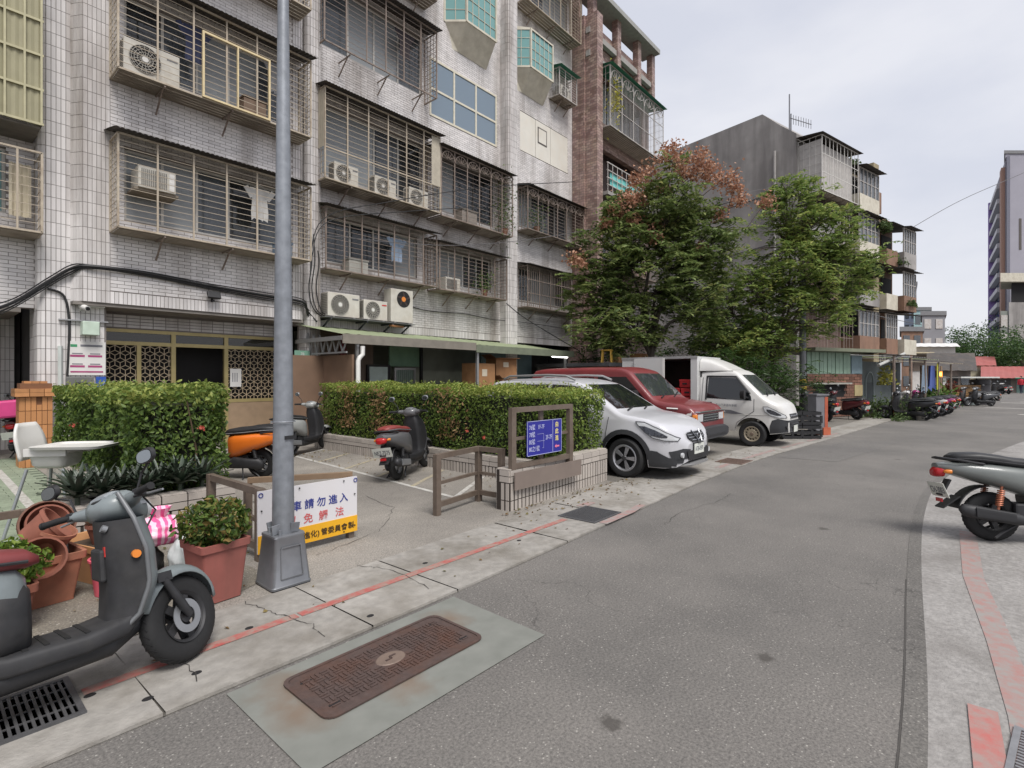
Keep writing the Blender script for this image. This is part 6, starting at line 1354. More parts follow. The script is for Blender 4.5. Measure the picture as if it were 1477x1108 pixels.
for s, md in ((-1, 'R'), (1, 'L')):
    c.decal('window', [(-.28, 1.03), (.88, 1.05), (.42, 1.39), (.2, 1.45), (-.28, 1.47)], md, CGL); c.decal('window', [(-1.22, 1.06), (-.36, 1.03), (-.36, 1.47), (-1.18, 1.46)], md, CGL); c.decal('window', [(-1.82, 1.12), (-1.3, 1.08), (-1.26, 1.45), (-1.6, 1.42)], md, CGL)
    c.line('door_seam', [(.98, .95), (.9, .4), (.82, .26)], md, SEAM); c.line('door_seam', [(-.32, 1.0), (-.34, .28)], md, SEAM); c.line('door_seam', [(-1.26, 1.05), (-1.2, .75), (-.98, .5), (-.92, .28)], md, SEAM)
    A_ = [(1.27 + .46 * math.cos(R(a)), .32 + .46 * math.sin(R(a))) for a in range(-14, 196, 15)]; B_ = [(1.27 + .385 * math.cos(R(a)), .32 + .385 * math.sin(R(a))) for a in range(195, -15, -15)]
    for cx in (1.27, -1.32):
        m = MB(); rows = []
        for a in range(-12, 193, 12):
            row = []
            for rr in (.375, .41, .45):
                h = c.hit(cx + rr * math.cos(R(a)), max(.215, .32 + rr * math.sin(R(a))), md); row.append((h[0] + h[1] * .012) if h else None)
            if all(row): rows.append(row)
        if len(rows) > 2: m.grid(rows); m.build('arch_trim', CLAD, suv, smooth=60)
    c.decal('sill_cladding', [(-.9, .215), (.86, .215), (.86, .37), (-.9, .37)], md, CLAD, .01)
    m = MB(); m.tube([(-1.5, s * .58, 1.565), (-1.35, s * .595, 1.62), (-.4, s * .62, 1.64), (.0, s * .62, 1.625), (.2, s * .615, 1.55)], .02, 8); m.build('roof_rail', ALU, suv, smooth=50)
    mr = MB(); mr.sloft([(.62, s * .93, 1.06, .02, .02, 2), (.66, s * .95, 1.07, .09, .07, 2.4), (.72, s * .95, 1.07, .1, .08, 2.4), (.8, s * .94, 1.06, .05, .05, 2)], 14); mr.build('door_mirror', CARW, suv, smooth=60)
    for x in (-.2, -1.12): MB().box((x, s * .838, .9), (.17, .03, .035)).build('door_handle', CARW, suv, bev=.008)
    hm_ = [(1.46, .90), (1.6, .895), (1.82, .81), (1.98, .72), (2.06, .66), (2.05, .625), (1.9, .63), (1.74, .665), (1.62, .74), (1.52, .83)]; c.decal('headlight', hm_, md, LAMPG, .012); c.decal('headlight_inner', [(1.72 + (x - 1.75) * .72, .745 + (z - .745) * .6) for x, z in hm_], md, mat('lamp_inner', (84, 86, 92), .2, .45, 40, metal=.7), .018); c.line('headlight_rim', hm_ + hm_[:1], md, CLAD, .012, .014)
    c.decal('fog_recess', [(s * .7, .46), (s * .66, .34), (s * .36, .34), (s * .3, .48), (s * .5, .5)], 'F', CLAD, .008); h = c.hit(s * .52, .4, 'F'); f = MB(); f.cyl(h[0], h[0] + Vector((.03, 0, 0)), .04); f.build('fog_light', LAMPG, suv)
c.decal('windscreen', [(-.66, 1.08), (.66, 1.08), (.53, 1.47), (-.53, 1.47)], 'F', CGL, .006)
def bowed(c, name, zs_, hw_, ma, off, root, tube=None):
    rows = []
    for z, hw in zip(zs_, hw_):
        ys_ = np.linspace(-hw, hw, 13); hx = [(y, c.hit(y, z, 'F')) for y in ys_]; hx = [(y, h[0].x) for y, h in hx if h]; co = np.linalg.lstsq(np.array([[1, y * y] for y, _ in hx]), np.array([x for _, x in hx]), rcond=None)[0] if len(hx) > 6 else (2.085, -.42)
        rows.append([(co[0] + co[1] * y * y + off, y, z) for y in ys_])
    m = MB()
    if tube: [m.tube(r_, tube, 6) for r_ in rows]
    else: m.grid(rows)
    return m.build(name, ma, root, smooth=60)
bowed(c, 'lower_bumper', (.205, .24, .29, .33), (.5, .56, .58, .6), CLAD, .012, suv)
for md in 'RL': c.decal('bumper_corner', [(1.66, .215), (2.08, .215), (2.1, .34), (1.95, .37), (1.8, .46), (1.70, .47), (1.66, .40)], md, CLAD, .012)
bowed(c, 'grille', (.585, .62, .66, .70, .735), (.2, .27, .32, .31, .29), BLACKP, .028, suv)
for z, hw in ((.615, .24), (.655, .3), (.695, .3), (.733, .29)): bowed(c, 'grille_bar', (z,), (hw,), CHROME, .036, suv, .007)
c.line('grille_v', [(-.15, .74), (-.06, .58), (.06, .58), (.15, .74)], 'F', mat('emblem_metal', (120, 122, 126), .3, metal=.8), .022, .044); h = c.hit(0, .66, 'F'); e = MB(); e.torus(.055, .012, 24, 8, Matrix.Translation(h[0] + Vector((.055, 0, 0))) @ Matrix.Rotation(R(90), 4, 'Y')); e.box(h[0] + Vector((.055, 0, 0)), (.012, .13, .018)); e.build('emblem', mat('emblem_metal', (120, 122, 126), .3, metal=.8), suv)
bowed(c, 'lower_grille', (.31, .36, .42, .46), (.36, .4, .42, .42), BLACKP, .02, suv); MB().sloft([(2.04, 0, .235, .52, .03, 3), (2.12, 0, .235, .46, .035, 3), (2.165, 0, .24, .36, .02, 2.5)], 18).build('skid_plate', ALU, suv, smooth=50)
plate(suv, face_frame((2.155, 0, .47), (0, 1, 0), (0, 0, 1)), 'ATB-6959', .38, .16, .1); MB().bx(2.06, 2.148, -.2, .2, .38, .56).build('plate_base', CLAD, suv)
for x in (1.27, -1.32):
    for s in (-1, 1): wheel_parts(suv, x, s * .74, .315, .2, .215, 5, 1 if s < 0 else -1, mat('alloy', (168, 168, 172), .35, .05, metal=.6))
MB().bx(-1.95, 1.9, -.55, .55, .2, .5).build('underbody', BLACKP, suv); wp = MB(); wp.bar((1.16, -.5, 1.06), (1.0, .1, 1.12), .02).bar((1.18, .05, 1.06), (1.0, .55, 1.1), .02); wp.build('wiper', BLACKP, suv)
# ---- red van
van = thing('red_van', 'faded red van with white side stripe parked between the white vehicles', 'van', (10.62, 6.0, .01), R(-90))
prof = [(-2.1, 1.1), (-2.08, 1.3), (-1.98, 1.74), (-1.7, 1.79), (-.5, 1.81), (.4, 1.80), (.62, 1.73), (1.2, 1.17), (1.28, 1.13), (1.7, 1.08), (1.95, 1.03), (2.03, .96), (2.06, .88)]
wid = [(.2, .76), (.4, .81), (.9, .83), (1.05, .82), (1.4, .765), (1.75, .70), (1.9, .66)]
plan = [(-2.1, .86), (-2.0, .95), (-1.7, .99), (1.4, .985), (1.8, .95), (2.0, .92), (2.06, .90)]
sh = shell(prof, wid, plan, -2.1, 2.06, [(-2.1, .4), (-1.8, .3), (1.8, .3), (2.06, .5)], (1.38, -1.22), .36, .31, rc=.1)
c = Car(van, sh, CARR)
for s, md in ((-1, 'R'), (1, 'L')):
    c.decal('window', [(-.12, 1.12), (1.04, 1.15), (.56, 1.61), (-.12, 1.61)], md, CGL); c.decal('window', [(-1.05, 1.1), (-.22, 1.1), (-.22, 1.6), (-1.05, 1.6)], md, CGL); c.decal('window', [(-1.9, 1.14), (-1.15, 1.12), (-1.15, 1.59), (-1.8, 1.56)], md, CGL)
    c.decal('stripe', [(-1.95, .86), (1.98, .86), (1.98, .93), (-1.95, .95)], md, WHITE, .004); c.decal('lower_stripe', [(-.8, .3), (.95, .3), (.95, .5), (-.8, .5)], md, mat('van_silver', (176, 172, 168), .5), .004)
    c.line('door_seam', [(1.08, 1.12), (1.06, .7), (.98, .34)], md, SEAM); c.line('door_seam', [(-.17, 1.65), (-.17, .32)], md, SEAM); mr = MB(); mr.sloft([(.82, s * .94, 1.24, .08, .09, 3), (.92, s * .95, 1.24, .09, .1, 3)], 14); mr.build('door_mirror', BLACKP, van, smooth=50); MB().bar((.9, s * .8, 1.15), (.88, s * .9, 1.18), .03).build('mirror_arm', BLACKP, van)
    c.decal('headlight', [(s * .68, .74), (s * .42, .74), (s * .42, .88), (s * .68, .88)], 'F', LAMPG, .012); c.decal('turn_signal', [(s * .76, .74), (s * .69, .74), (s * .69, .88), (s * .76, .88)], 'F', ORL, .012)
c.decal('windscreen', [(-.7, 1.22), (.7, 1.22), (.6, 1.68), (-.6, 1.68)], 'F', WGL); c.decal('grille', [(-.4, .72), (.4, .72), (.4, .88), (-.4, .88)], 'F', BLACKP, .008)
for z in (.75, .80, .85): c.line('grille_bar', [(-.39, z), (.39, z)], 'F', CHROME, .018, .014)
c.line('hood_edge', [(-.72, .92), (.72, .92)], 'F', CHROME, .03, .008); b = MB(); b.sloft([(1.85, 0, .5, .83, .13, 5), (2.1, 0, .5, .82, .13, 5), (2.16, 0, .5, .77, .11, 4)], 22); b.build('bumper', CLAD, van, smooth=45); MB().bx(2.15, 2.17, -.6, .6, .44, .47).build('bumper_slot', BLACKP, van); b = MB(); b.bx(1.7, 2.05, -.72, .72, .58, .74); b.build('front_panel', mat('van_silver', (176, 172, 168), .5), van)
for s in (-1, 1): b = MB(); b.bx(1.72, 2.12, s * .80 - .02, s * .80 + .02, .42, .58); b.build('bumper_end', CLAD, van)
for x in (1.38, -1.22):
    for s in (-1, 1): wheel_parts(van, x, s * .72, .315, .19, .2, 5, 1 if s < 0 else -1, mat('steel_rim', (150, 146, 138), .45, .1, metal=.4), 'steel')
MB().bx(-1.9, 1.8, -.6, .6, .25, .6).build('underbody', BLACKP, van); cv = MB(); cv.sloft([(1.0, .1, 1.2, .4, .03, 2), (1.1, .15, 1.22, .3, .05, 2), (1.16, .1, 1.18, .2, .02, 2)], 12); cv.build('dash_clutter', WHITE, van, smooth=60)
wp = MB(); wp.bar((1.25, -.5, 1.18), (1.12, .05, 1.29), .02).bar((1.25, .1, 1.18), (1.12, .6, 1.29), .02); wp.build('wiper', BLACKP, van)
c.line('side_badge', [(1.5, .99), (1.72, .985)], 'R', WHITE, .03, .004)
# ---- white box truck
trk = thing('box_truck', 'small white delivery truck with open side hatch full of red boxes', 'truck', (13.55, 5.12, .01), R(-90))
prof = [(.12, 1.74), (.3, 1.78), (.8, 1.78), (.95, 1.73), (1.55, 1.16), (1.62, 1.11), (1.85, 1.0), (1.95, .9), (2.0, .78), (2.03, .6)]
wid = [(.25, .7), (.45, .755), (.9, .77), (1.1, .755), (1.5, .68), (1.75, .62)]
plan = [(.12, .99), (1.3, 1), (1.7, .95), (1.88, .86), (1.97, .72), (2.03, .52)]
sh = shell(prof, wid, plan, .12, 2.03, [(.12, .42), (.6, .36), (1.7, .3), (2.03, .35)], (1.32,), .37, .3, rc=.12)
c = Car(trk, sh, TRW)
for s, md in ((-1, 'R'), (1, 'L')):
    c.decal('window', [(.28, 1.1), (1.32, 1.06), (1.3, 1.16), (.98, 1.58), (.3, 1.6)], md, CGL); c.decal('window_trim', [(.24, 1.06), (.28, 1.06), (.28, 1.64), (.24, 1.64)], md, BLACKP, .008); c.line('window_visor', [(.26, 1.625), (.95, 1.615), (1.28, 1.22)], md, BLACKP, .04, .012); c.line('door_seam', [(1.37, 1.1), (1.37, .82), (1.0, .55), (.95, .4)], md, SEAM); c.line('door_seam', [(.16, 1.6), (.16, .45)], md, SEAM); c.line('crease', [(.16, .72), (1.75, .74)], md, mat('crease', (176, 174, 168), .5), .012)
    mr = MB(); mr.sloft([(1.12, s * .9, 1.2, .07, .1, 3), (1.22, s * .92, 1.2, .08, .11, 3)], 14); mr.build('door_mirror', BLACKP, trk, smooth=50); MB().bar((1.24, s * .74, 1.12), (1.18, s * .88, 1.16), .035).build('mirror_arm', BLACKP, trk)
    MB().box((.34, s * .772, .985), (.14, .025, .045)).build('door_handle', BLACKP, trk, bev=.008); hm_ = [(1.56, .93), (1.66, .93), (1.82, .85), (1.97, .74), (1.99, .68), (1.85, .69), (1.7, .74), (1.6, .82)]; c.decal('headlight', hm_, md, LAMPG, .012); c.decal('headlight_inner', [(1.76 + (x - 1.76) * .65, .80 + (z - .8) * .55) for x, z in hm_], md, mat('lamp_inner', (84, 86, 92), .2, .45, 40, metal=.7), .018); c.line('headlight_rim', hm_ + hm_[:1], md, CLAD, .010, .014)
    c.decal('bumper_side', [(1.69, .32), (2.01, .36), (2.0, .62), (1.86, .665), (1.74, .62), (1.70, .5)], md, CLAD, .01); h = c.hit(s * .5, .47, 'F'); f = MB(); f.cyl(h[0], h[0] + Vector((.03, 0, 0)), .045); f.build('fog_light', BLACKP, trk)
c.decal('bumper', [(-.7, .62), (-.68, .36), (.68, .36), (.7, .62), (.35, .62), (-.35, .62)], 'F', CLAD, .011); c.decal('grille', [(-.33, .66), (.33, .66), (.3, .76), (-.3, .76)], 'F', BLACKP, .01); c.line('grille_bar', [(-.3, .71), (.3, .71)], 'F', CHROME, .025, .016); c.decal('lower_grille', [(-.34, .44), (.34, .44), (.36, .57), (-.36, .57)], 'F', BLACKP, .015)
for z in (.48, .53): c.line('grille_bar', [(-.33, z), (.33, z)], 'F', CLAD, .018, .022)
c.decal('windscreen', [(-.62, 1.19), (.62, 1.19), (.5, 1.66), (-.5, 1.66)], 'F', WGL)
c.decal('side_graphic', [(.16, .87), (.5, .84), (.85, .83), (1.2, .73), (.75, .74), (.5, .75), (.38, .80)], 'R', mat('graphic_grey', (108, 108, 112), .5), .003); text('side_lettering', 'VERYCA', .075, face_frame((.46, -.781, .765), (1, 0, .0), (0, 0, 1)), WHITE, trk)
text('side_lettering', '名山汽車器材會館', .062, face_frame((.5, -.782, .925), (1, 0, -.02), (.02, 0, 1)), mat('door_text', (80, 82, 96), .5), trk)
plate(trk, face_frame((2.07, 0, .42), (0, 1, 0), (0, 0, 1)), '', .34, .15, .09)
bxm = mat('box_panel', (198, 198, 197), .45, .04, 2, c2=(184, 180, 172), sc2=1, amt=.4); IN = mat('box_inside', (84, 72, 66), .8)
bw, z0, z1, xa, xb, xo = .80, .62, 2.12, -2.0, .06, -.86
m = MB(); m.bx(xa, xb, -bw, bw, z0, z0 + .05).bx(xa, xb, -bw, bw, z1 - .05, z1); m.bx(xa, xa + .05, -bw + .001, bw - .001, z0 + .05, z1 - .05); m.bx(xb - .05, xb, -bw + .001, bw - .001, z0 + .05, z1 - .05); m.bx(xa + .05, xb - .05, bw - .05, bw - .001, z0 + .05, z1 - .05); m.bx(-.10, xb - .05, -bw + .001, -bw + .05, z0 + .05, z1 - .05); m.build('cargo_box', bxm, trk)
MB().bx(xa + .05, xo, -bw + .002, -bw + .05, z0 + .05, z1 - .05).build('side_panel', bxm, trk); MB().bx(-1.62, xo + .02, -bw - .05, -bw - .01, z0 + .06, z1 - .03).build('sliding_door', bxm, trk); MB().bx(xo + .02, xo + .08, -bw - .055, -bw - .005, z0 + .05, z1 - .03).build('door_edge', WHITE, trk)
m = MB(); m.bx(xa + .06, xb - .06, bw - .06, bw - .052, z0 + .06, z1 - .06).bx(xa + .06, xa + .07, -.7, .7, z0 + .06, z1 - .06).bx(xb - .07, xb - .06, -.7, .7, z0 + .06, z1 - .06).bx(xa + .06, xb - .07, -.72, .72, z0 + .052, z0 + .06); m.build('lining', IN, trk)
for z in (z1 - .02, z0 + .02): MB().bx(xa - .01, xb + .01, -bw - .012, -bw, z - .03, z + .03).build('edge_rail', ALU, trk)
fa = MB(); rows = []
for i in range(9):
    f = i / 8; x = xb + .01 + .78 * f; zt_ = z1 - .02 - .36 * f ** 1.5; hw = .66 - .06 * f; rows.append([(x, hw * math.copysign(abs(math.cos(math.pi * j / 10)) ** .5, math.cos(math.pi * j / 10)), 1.76 + (zt_ - 1.76) * abs(math.sin(math.pi * j / 10)) ** .4) for j in range(11)])
fa.grid(rows); fa.build('roof_fairing', TRW, trk, smooth=60)
MB().bx(-1.95, .15, -.55, .55, .42, .6).build('chassis', BLACKP, trk); MB().bx(.0, .12, -.7, .7, .45, 1.6).build('cab_back', TRW, trk)
for x, s in ((1.32, -1), (1.32, 1), (-1.2, -1), (-1.2, 1)): wheel_parts(trk, x, s * .68, .295, .17, .18, 12, 1 if s < 0 else -1, mat('tan_rim', (150, 140, 122), .5, .12, metal=.3), 'steel')
wp = MB(); wp.bar((1.6, -.5, 1.18), (1.42, .0, 1.3), .02).bar((1.6, .1, 1.18), (1.42, .55, 1.28), .02); wp.build('wiper', BLACKP, trk)
RB = mat('red_crate', (176, 40, 44), .5, .12, 6, rnd=.12)
n = 0
for i, (x, z) in enumerate(((-.62, 0), (-.62, .22), (-.62, .44), (-.28, 0), (-.28, .22), (-.28, .44), (-.28, .66))):
    p = trk.matrix_basis @ Vector((x, -.48 + .03 * (i % 2), z0 + .062 + z)); t = thing('delivery_box', ('bottom left', 'second left', 'top left', 'bottom right', 'second right', 'third right', 'topmost right')[i] + ' red box in the open truck hatch', 'box', tuple(p), R(-90 + 6 * (i % 3 - 1)), 'red boxes in the truck')
    MB().bx(-.155, .155, -.2, .2, 0, .19).build('body', RB, t, bev=.02); MB().bx(-.16, .16, -.205, .205, .15, .205).build('lid', RB, t, bev=.015); MB().bx(-.06, .06, -.215, -.207, .08, .12).build('handle', BLACKP, t)
# ------------------------------------------------------------------ scooters
SILV = mat('scooter_silver', (150, 152, 155), .4, .08, metal=.6); MIRG = mat('mirror_glass', (150, 156, 160), .06, .02, metal=.9); REDL = mat('tail_lens', (168, 30, 34), .25, .08); DKM = mat('engine_dark', (52, 52, 54), .55, .15, 15, metal=.3)
def scooter(label, loc, heading, lean, steer, main, seatm, num, inner=None, stripe=None, red_shock=False, box=None, tall=1.0, near=False, group='parked scooters', fx=0.0, low=0.0, slim=1.0):
    inner = inner or BLACKP; M0 = Matrix.Translation(loc) @ Matrix.Rotation(R(heading), 4, 'Z') @ Matrix.Rotation(R(lean), 4, 'X'); t = thing('motor_scooter', label, 'scooter', group=group, M=M0); seg = 40 if near else 22
    Ap = Vector((1.19 + fx, 0, .23)); ax = Vector((-.42, 0, .907)).normalized(); S = Matrix.Translation(Ap) @ Matrix.Rotation(R(steer), 4, ax) @ Matrix.Translation(-Ap)
    SW = S @ Matrix.Translation((fx, 0, 0)); SH = S @ Matrix.Translation(-ax * low)
    RX = Matrix.Rotation(R(90), 4, 'X')
    def wheel(nm, c, T):
        M = T @ Matrix.Translation(c) @ RX; m = MB(); m.lathe([(.125, -.036), (.16, -.044), (.2, -.045), (.222, -.034), (.234, -.014), (.236, 0), (.234, .014), (.222, .034), (.2, .045), (.16, .044), (.125, .036)], seg, M, cap=False); w_ = m.build(nm, RUBBER, t, smooth=50)
        if near:
            tr = MB()
            for i in range(36):
                for s in (-1, 1): a = 2 * math.pi * (i + .5 * (s > 0)) / 36; tr.bar(M @ Vector((.2365 * math.cos(a), .2365 * math.sin(a), s * .006)), M @ Vector((.2285 * math.cos(a + .12), .2285 * math.sin(a + .12), s * .028)), .006, .0016)
            stuff(tr.build('tread', RUBBER, w_))
        r = MB(); r.lathe([(.135, -.04), (.138, -.046), (.12, -.03), (.12, .03), (.138, .046), (.135, .04)], seg, M, cap=False)
        for i in range(5):
            a = 2 * math.pi * i / 5
            for z in (-.022, .022): r.bar(M @ Vector((.03 * math.cos(a), .03 * math.sin(a), z)), M @ Vector((.125 * math.cos(a), .125 * math.sin(a), z)), .045, .012, up=M.to_3x3() @ Vector((0, 0, 1)))
        r.lathe([(.001, -.05), (.035, -.05), (.04, -.03), (.04, .03), (.035, .05), (.001, .05)], 18, M, cap=False); r.build('rim', DKM if near else SILV, w_, smooth=35); return w_
    wheel('rear_wheel', (0, 0, .236), I4); fwh = wheel('front_wheel', (1.25, 0, .236), SW)
    if near: d = MB(); d.lathe([(.05, 0), (.09, 0), (.09, .004), (.05, .004)], 30, SW @ Matrix.Translation((1.25, -.055, .236)) @ RX, cap=False); d.build('brake_disc', SILV, fwh)
    fk = MB(T=SW)
    for s in (-1, 1): fk.tube([(1.25, s * .075, .236), (1.2, s * .08, .32), (1.13, s * .075, .46)], [.02, .024, .02], 8)
    fk.bx(1.08, 1.17, -.09, .09, .45, .5); fk.tube([(1.12, 0, .48), (.9, 0, .95)], .03, 8); fk.build('fork', DKM, t, smooth=50)
    ff = MB(T=SW); rows = []
    for i in range(17):
        a = R(12 + 148 * i / 16); hw = .082 * (math.sin(math.pi * (i + 1.2) / 18.4) ** .45); rr = .275 + .02 * math.sin(math.pi * i / 16)
        rows.append([(1.25 + (rr - .05 * abs(j / 4) ** 3) * math.cos(a), hw * j / 4, .236 + (rr - .06 * abs(j / 4) ** 2.5) * math.sin(a)) for j in range(-4, 5)])
    ff.grid(rows); o = ff.build('front_fender', main, t, smooth=60); so_ = o.modifiers.new('thick', 'SOLIDIFY'); so_.thickness = .006
    # leg shield with an outer skin, an inner panel and a rim
    def xs_(z): return interp([(.28, .90), (.36, .985), (.5, 1.03), (.68, 1.02), (.84, .98), (.95, .92)], z)
    def ws_(z): return interp([(.28, .135), (.36, .165), (.5, .185), (.68, .192), (.84, .165), (.95, .10)], z)
    def xi_(z): return interp([(.28, .76), (.36, .79), (.5, .80), (.68, .79), (.84, .78), (.95, .79)], z)
    zs = np.linspace(.28, .95 - low, 15); J = np.linspace(-1, 1, 13)
    oo = MB(); oo.grid([[(xs_(z) - .075 * abs(j) ** 2.6, ws_(z) * j, z) for j in J] for z in zs]); oo.build('leg_shield', main, t, smooth=60)
    ii = MB(); ii.grid([[(xi_(z) + (xs_(z) - .08 - xi_(z)) * max(0, (abs(j) - .45) / .55) ** 1.6, ws_(z) * j * .995, z) for j in J] for z in zs]); ii.build('inner_panel', inner, t, smooth=60)
    for s in (-1, 1): rm = MB(); rm.tube([(xs_(z) - .078, s * ws_(z), z) for z in zs] + [(.86, s * .08, .975)], .012, 7); rm.build('shield_rim', mat('rim_grey', (112, 114, 116), .5, metal=.3) if near else DKM, t, smooth=60)
    if near:
        gb = MB(); gb.box((.785, 0, .62), (.03, .17, .16)); gb.build('glove_box', inner, t, bev=.012); hk = MB(); hk.torus(.022, .005, 16, 6, Matrix.Translation((.79, 0, .78)) @ Matrix.Rotation(R(90), 4, 'Y')); hk.build('bag_hook', SILV, t); MB().cyl((.90, -.17, .66), (.90, -.193, .66), .02).build('reflector', ORL, t); MB().cyl((.80, -.1, .80), (.78, -.1, .81), .018).build('ignition', SILV, t)
    fb = MB(); fb.sloft([(.30, 0, .30, .12, .06, 4), (.42, 0, .285, .165, .05, 5), (.7, 0, .285, .175, .048, 5), (.86, 0, .31, .165, .055, 4), (.94, 0, .37, .12, .05, 3)], 22); fb.build('floorboard', inner, t, smooth=45)
    be = MB(); be.sloft([(.12, 0, .25, .08, .05, 3), (.4, 0, .225, .14, .07, 3), (.8, 0, .235, .14, .06, 3), (.95, 0, .29, .06, .04, 3)], 18); be.build('belly_pan', BLACKP, t, smooth=45)
    if near:
        for i in range(5): MB().box((.48 + i * .075, 0, .3345), (.02, .26, .006)).build('floor_rib', RUBBER, t)
    bd = MB(); bd.sloft([(x_, 0, z_ + h_ * (1 - slim), w_, h_ * slim, e_) for x_, z_, w_, h_, e_ in ((.50, .49, .07, .16, 3), (.46, .50, .12, .2, 3), (.34, .53, .165, .195, 3), (.16, .575, .19, .165, 2.8), (-.02, .615, .19, .14, 2.8), (-.2, .65, .165, .11, 2.6), (-.36, .68, .115, .075, 2.4), (-.45, .70, .06, .04, 2.2))], 26); bd.build('tail_body', main, t, smooth=50)
    if near or stripe: ip = MB(); ip.sloft([(.515, 0, .46, .06, .13, 3), (.49, 0, .47, .115, .16, 3), (.40, 0, .48, .15, .17, 3.4), (.3, 0, .45, .14, .12, 3)], 22); ip.build('front_skirt', stripe or inner, t, smooth=50)
    st_ = MB(); st_.sloft([(.55, 0, .715, .05, .02, 2.4), (.5, 0, .73, .10, .045, 2.6), (.34, 0, .75, .135, .055, 2.8), (.16, 0, .765, .14, .055, 2.8), (.06, 0, .785, .15, .055, 2.8), (-.12, 0, .805, .145, .055, 2.8), (-.28, 0, .805, .115, .045, 2.6), (-.34, 0, .8, .06, .02, 2.4)], 24); st_.build('seat', seatm, t, smooth=60)
    sw = MB(); sw.tube([(.5, -.112, .722), (.2, -.146, .75), (-.1, -.15, .785), (-.3, -.11, .79), (-.345, 0, .79), (-.3, .11, .79), (-.1, .15, .785), (.2, .146, .75), (.5, .112, .722)], .008, 5); sw.build('seat_piping', DKM if near else SILV, t)
    gr = MB(); gr.tube([(-.1, .15, .745), (-.3, .15, .775), (-.42, .09, .79), (-.44, 0, .795), (-.42, -.09, .79), (-.3, -.15, .775), (-.1, -.15, .745)], .012, 7); gr.build('grab_rail', DKM, t, smooth=50)
    MB().sloft([(-.40, 0, .655, .085, .05, 3), (-.45, 0, .65, .08, .05, 3), (-.475, 0, .645, .05, .035, 2.6)], 16).build('tail_light', REDL, t, smooth=50)
    for s in (-1, 1): MB().sloft([(-.36, s * .11, .66, .018, .02, 2.4), (-.4, s * .108, .66, .02, .02, 2.4), (-.42, s * .1, .66, .01, .01, 2.2)], 12).build('turn_signal', ORL, t, smooth=50)
    rf_ = MB(); rows = []
    for i in range(9): a = R(95 + 75 * i / 8); rows.append([((.285 + .03 * i / 8) * math.cos(a), y, .25 + (.285 + .03 * i / 8) * math.sin(a)) for y in (-.085, -.07, 0, .07, .085)])
    rf_.grid(rows); o = rf_.build('rear_fender', BLACKP, t, smooth=60); so_ = o.modifiers.new('thick', 'SOLIDIFY'); so_.thickness = .008
    fl = MB(); fl.bar((-.28, 0, .42), (-.43, 0, .30), .15, .012).bar((-.34, 0, .58), (-.42, 0, .42), .1, .02); fl.build('mud_flap', BLACKP, t)
    plate(t, face_frame((-.435, 0, .475), (0, -1, 0), (-.35, 0, .94)), num, .30, .15, .092); MB().box((-.425, 0, .375), (.02, .09, .035)).build('reflector', REDL, t)
    mf = MB(); mf.tube([(.42, -.05, .2), (.3, -.1, .19), (.2, -.13, .22)], .02, 8); mf.sloft([(.24, -.145, .22, .03, .035, 2.2), (.14, -.15, .235, .05, .058, 2.2), (-.2, -.15, .285, .055, .065, 2.2), (-.3, -.15, .30, .05, .058, 2.2), (-.33, -.15, .305, .02, .02, 2)], 16); mf.build('exhaust', DKM, t, smooth=50)
    hs = MB(); hs.sloft([(.1, -.205, .25, .008, .045, 3), (-.22, -.208, .29, .008, .05, 3)], 12); hs.build('heat_shield', SILV if not near else BLACKP, t)
    cv = MB(); cv.sloft([(.42, .1, .27, .04, .07, 2.6), (.36, .12, .27, .06, .095, 2.6), (.1, .125, .26, .055, .075, 2.6), (-.04, .12, .245, .055, .095, 2.4), (-.1, .11, .24, .03, .05, 2.2)], 16); cv.build('engine_case', DKM, t, smooth=50); en = MB(); en.bx(.16, .44, -.1, .1, .2, .38); en.build('engine', DKM, t, bev=.02)
    for s in (-1, 1):
        sk = MB(); sk.cyl((-.01, s * .125, .25), (.05, s * .125, .56), .012, n=8)
        for i in range(9): f = .35 + .055 * i; sk.torus(.026, .006, 14, 5, Matrix.Translation((-.01 + .06 * f, s * .125, .25 + .31 * f)))
        sk.build('shock_absorber', mat('shock_copper', (176, 110, 84), .45, metal=.4) if red_shock else DKM, t, smooth=50)
    # handlebar group turns with the fork
    hc = MB(T=SH); hc.sloft([(.73, 0, 1.0, .05, .03, 2.4), (.77, 0, 1.0, .11, .065, 2.6), (.85, 0, 1.0, .13, .085, 2.6), (.93, 0, .98, .11, .085, 2.6), (.985, 0, .965, .06, .05, 2.4)], 22); hc.build('handlebar_cowl', main, t, smooth=60)
    MB(T=SH).sloft([(.95, 0, .975, .085, .062, 2.2), (.99, 0, .972, .08, .058, 2.2), (1.005, 0, .97, .04, .03, 2)], 18).build('headlight', LAMPG, t, smooth=60)
    dp = MB(T=SH); dp.sloft([(.755, 0, 1.052, .05, .012, 2.4), (.80, 0, 1.072, .07, .012, 2.4), (.84, 0, 1.078, .05, .01, 2.4)], 16); dp.build('dashboard', mat('dash', (140, 146, 150), .3) if near else SILV, t, smooth=50)
    for s in (-1, 1):
        m = MB(T=SH); m.sloft([(.80, s * .06, 1.005, .02, .03, 2), (.80, s * .07, 1.005, .02, .03, 2)], 8); m = MB(T=SH); m.tube([(.83, s * .09, 1.0), (.815, s * .16, 1.012), (.79, s * .22, 1.02)], [.045, .036, .024], 10); m.build('bar_cover', main, t, smooth=50)
        m = MB(T=SH); m.tube([(.79, s * .215, 1.02), (.76, s * .28, 1.022), (.74, s * .345, 1.02)], [.017, .018, .018], 10); m.tube([(.74, s * .345, 1.02), (.737, s * .357, 1.02)], .02, 10); m.build('grip', RUBBER, t, smooth=50)
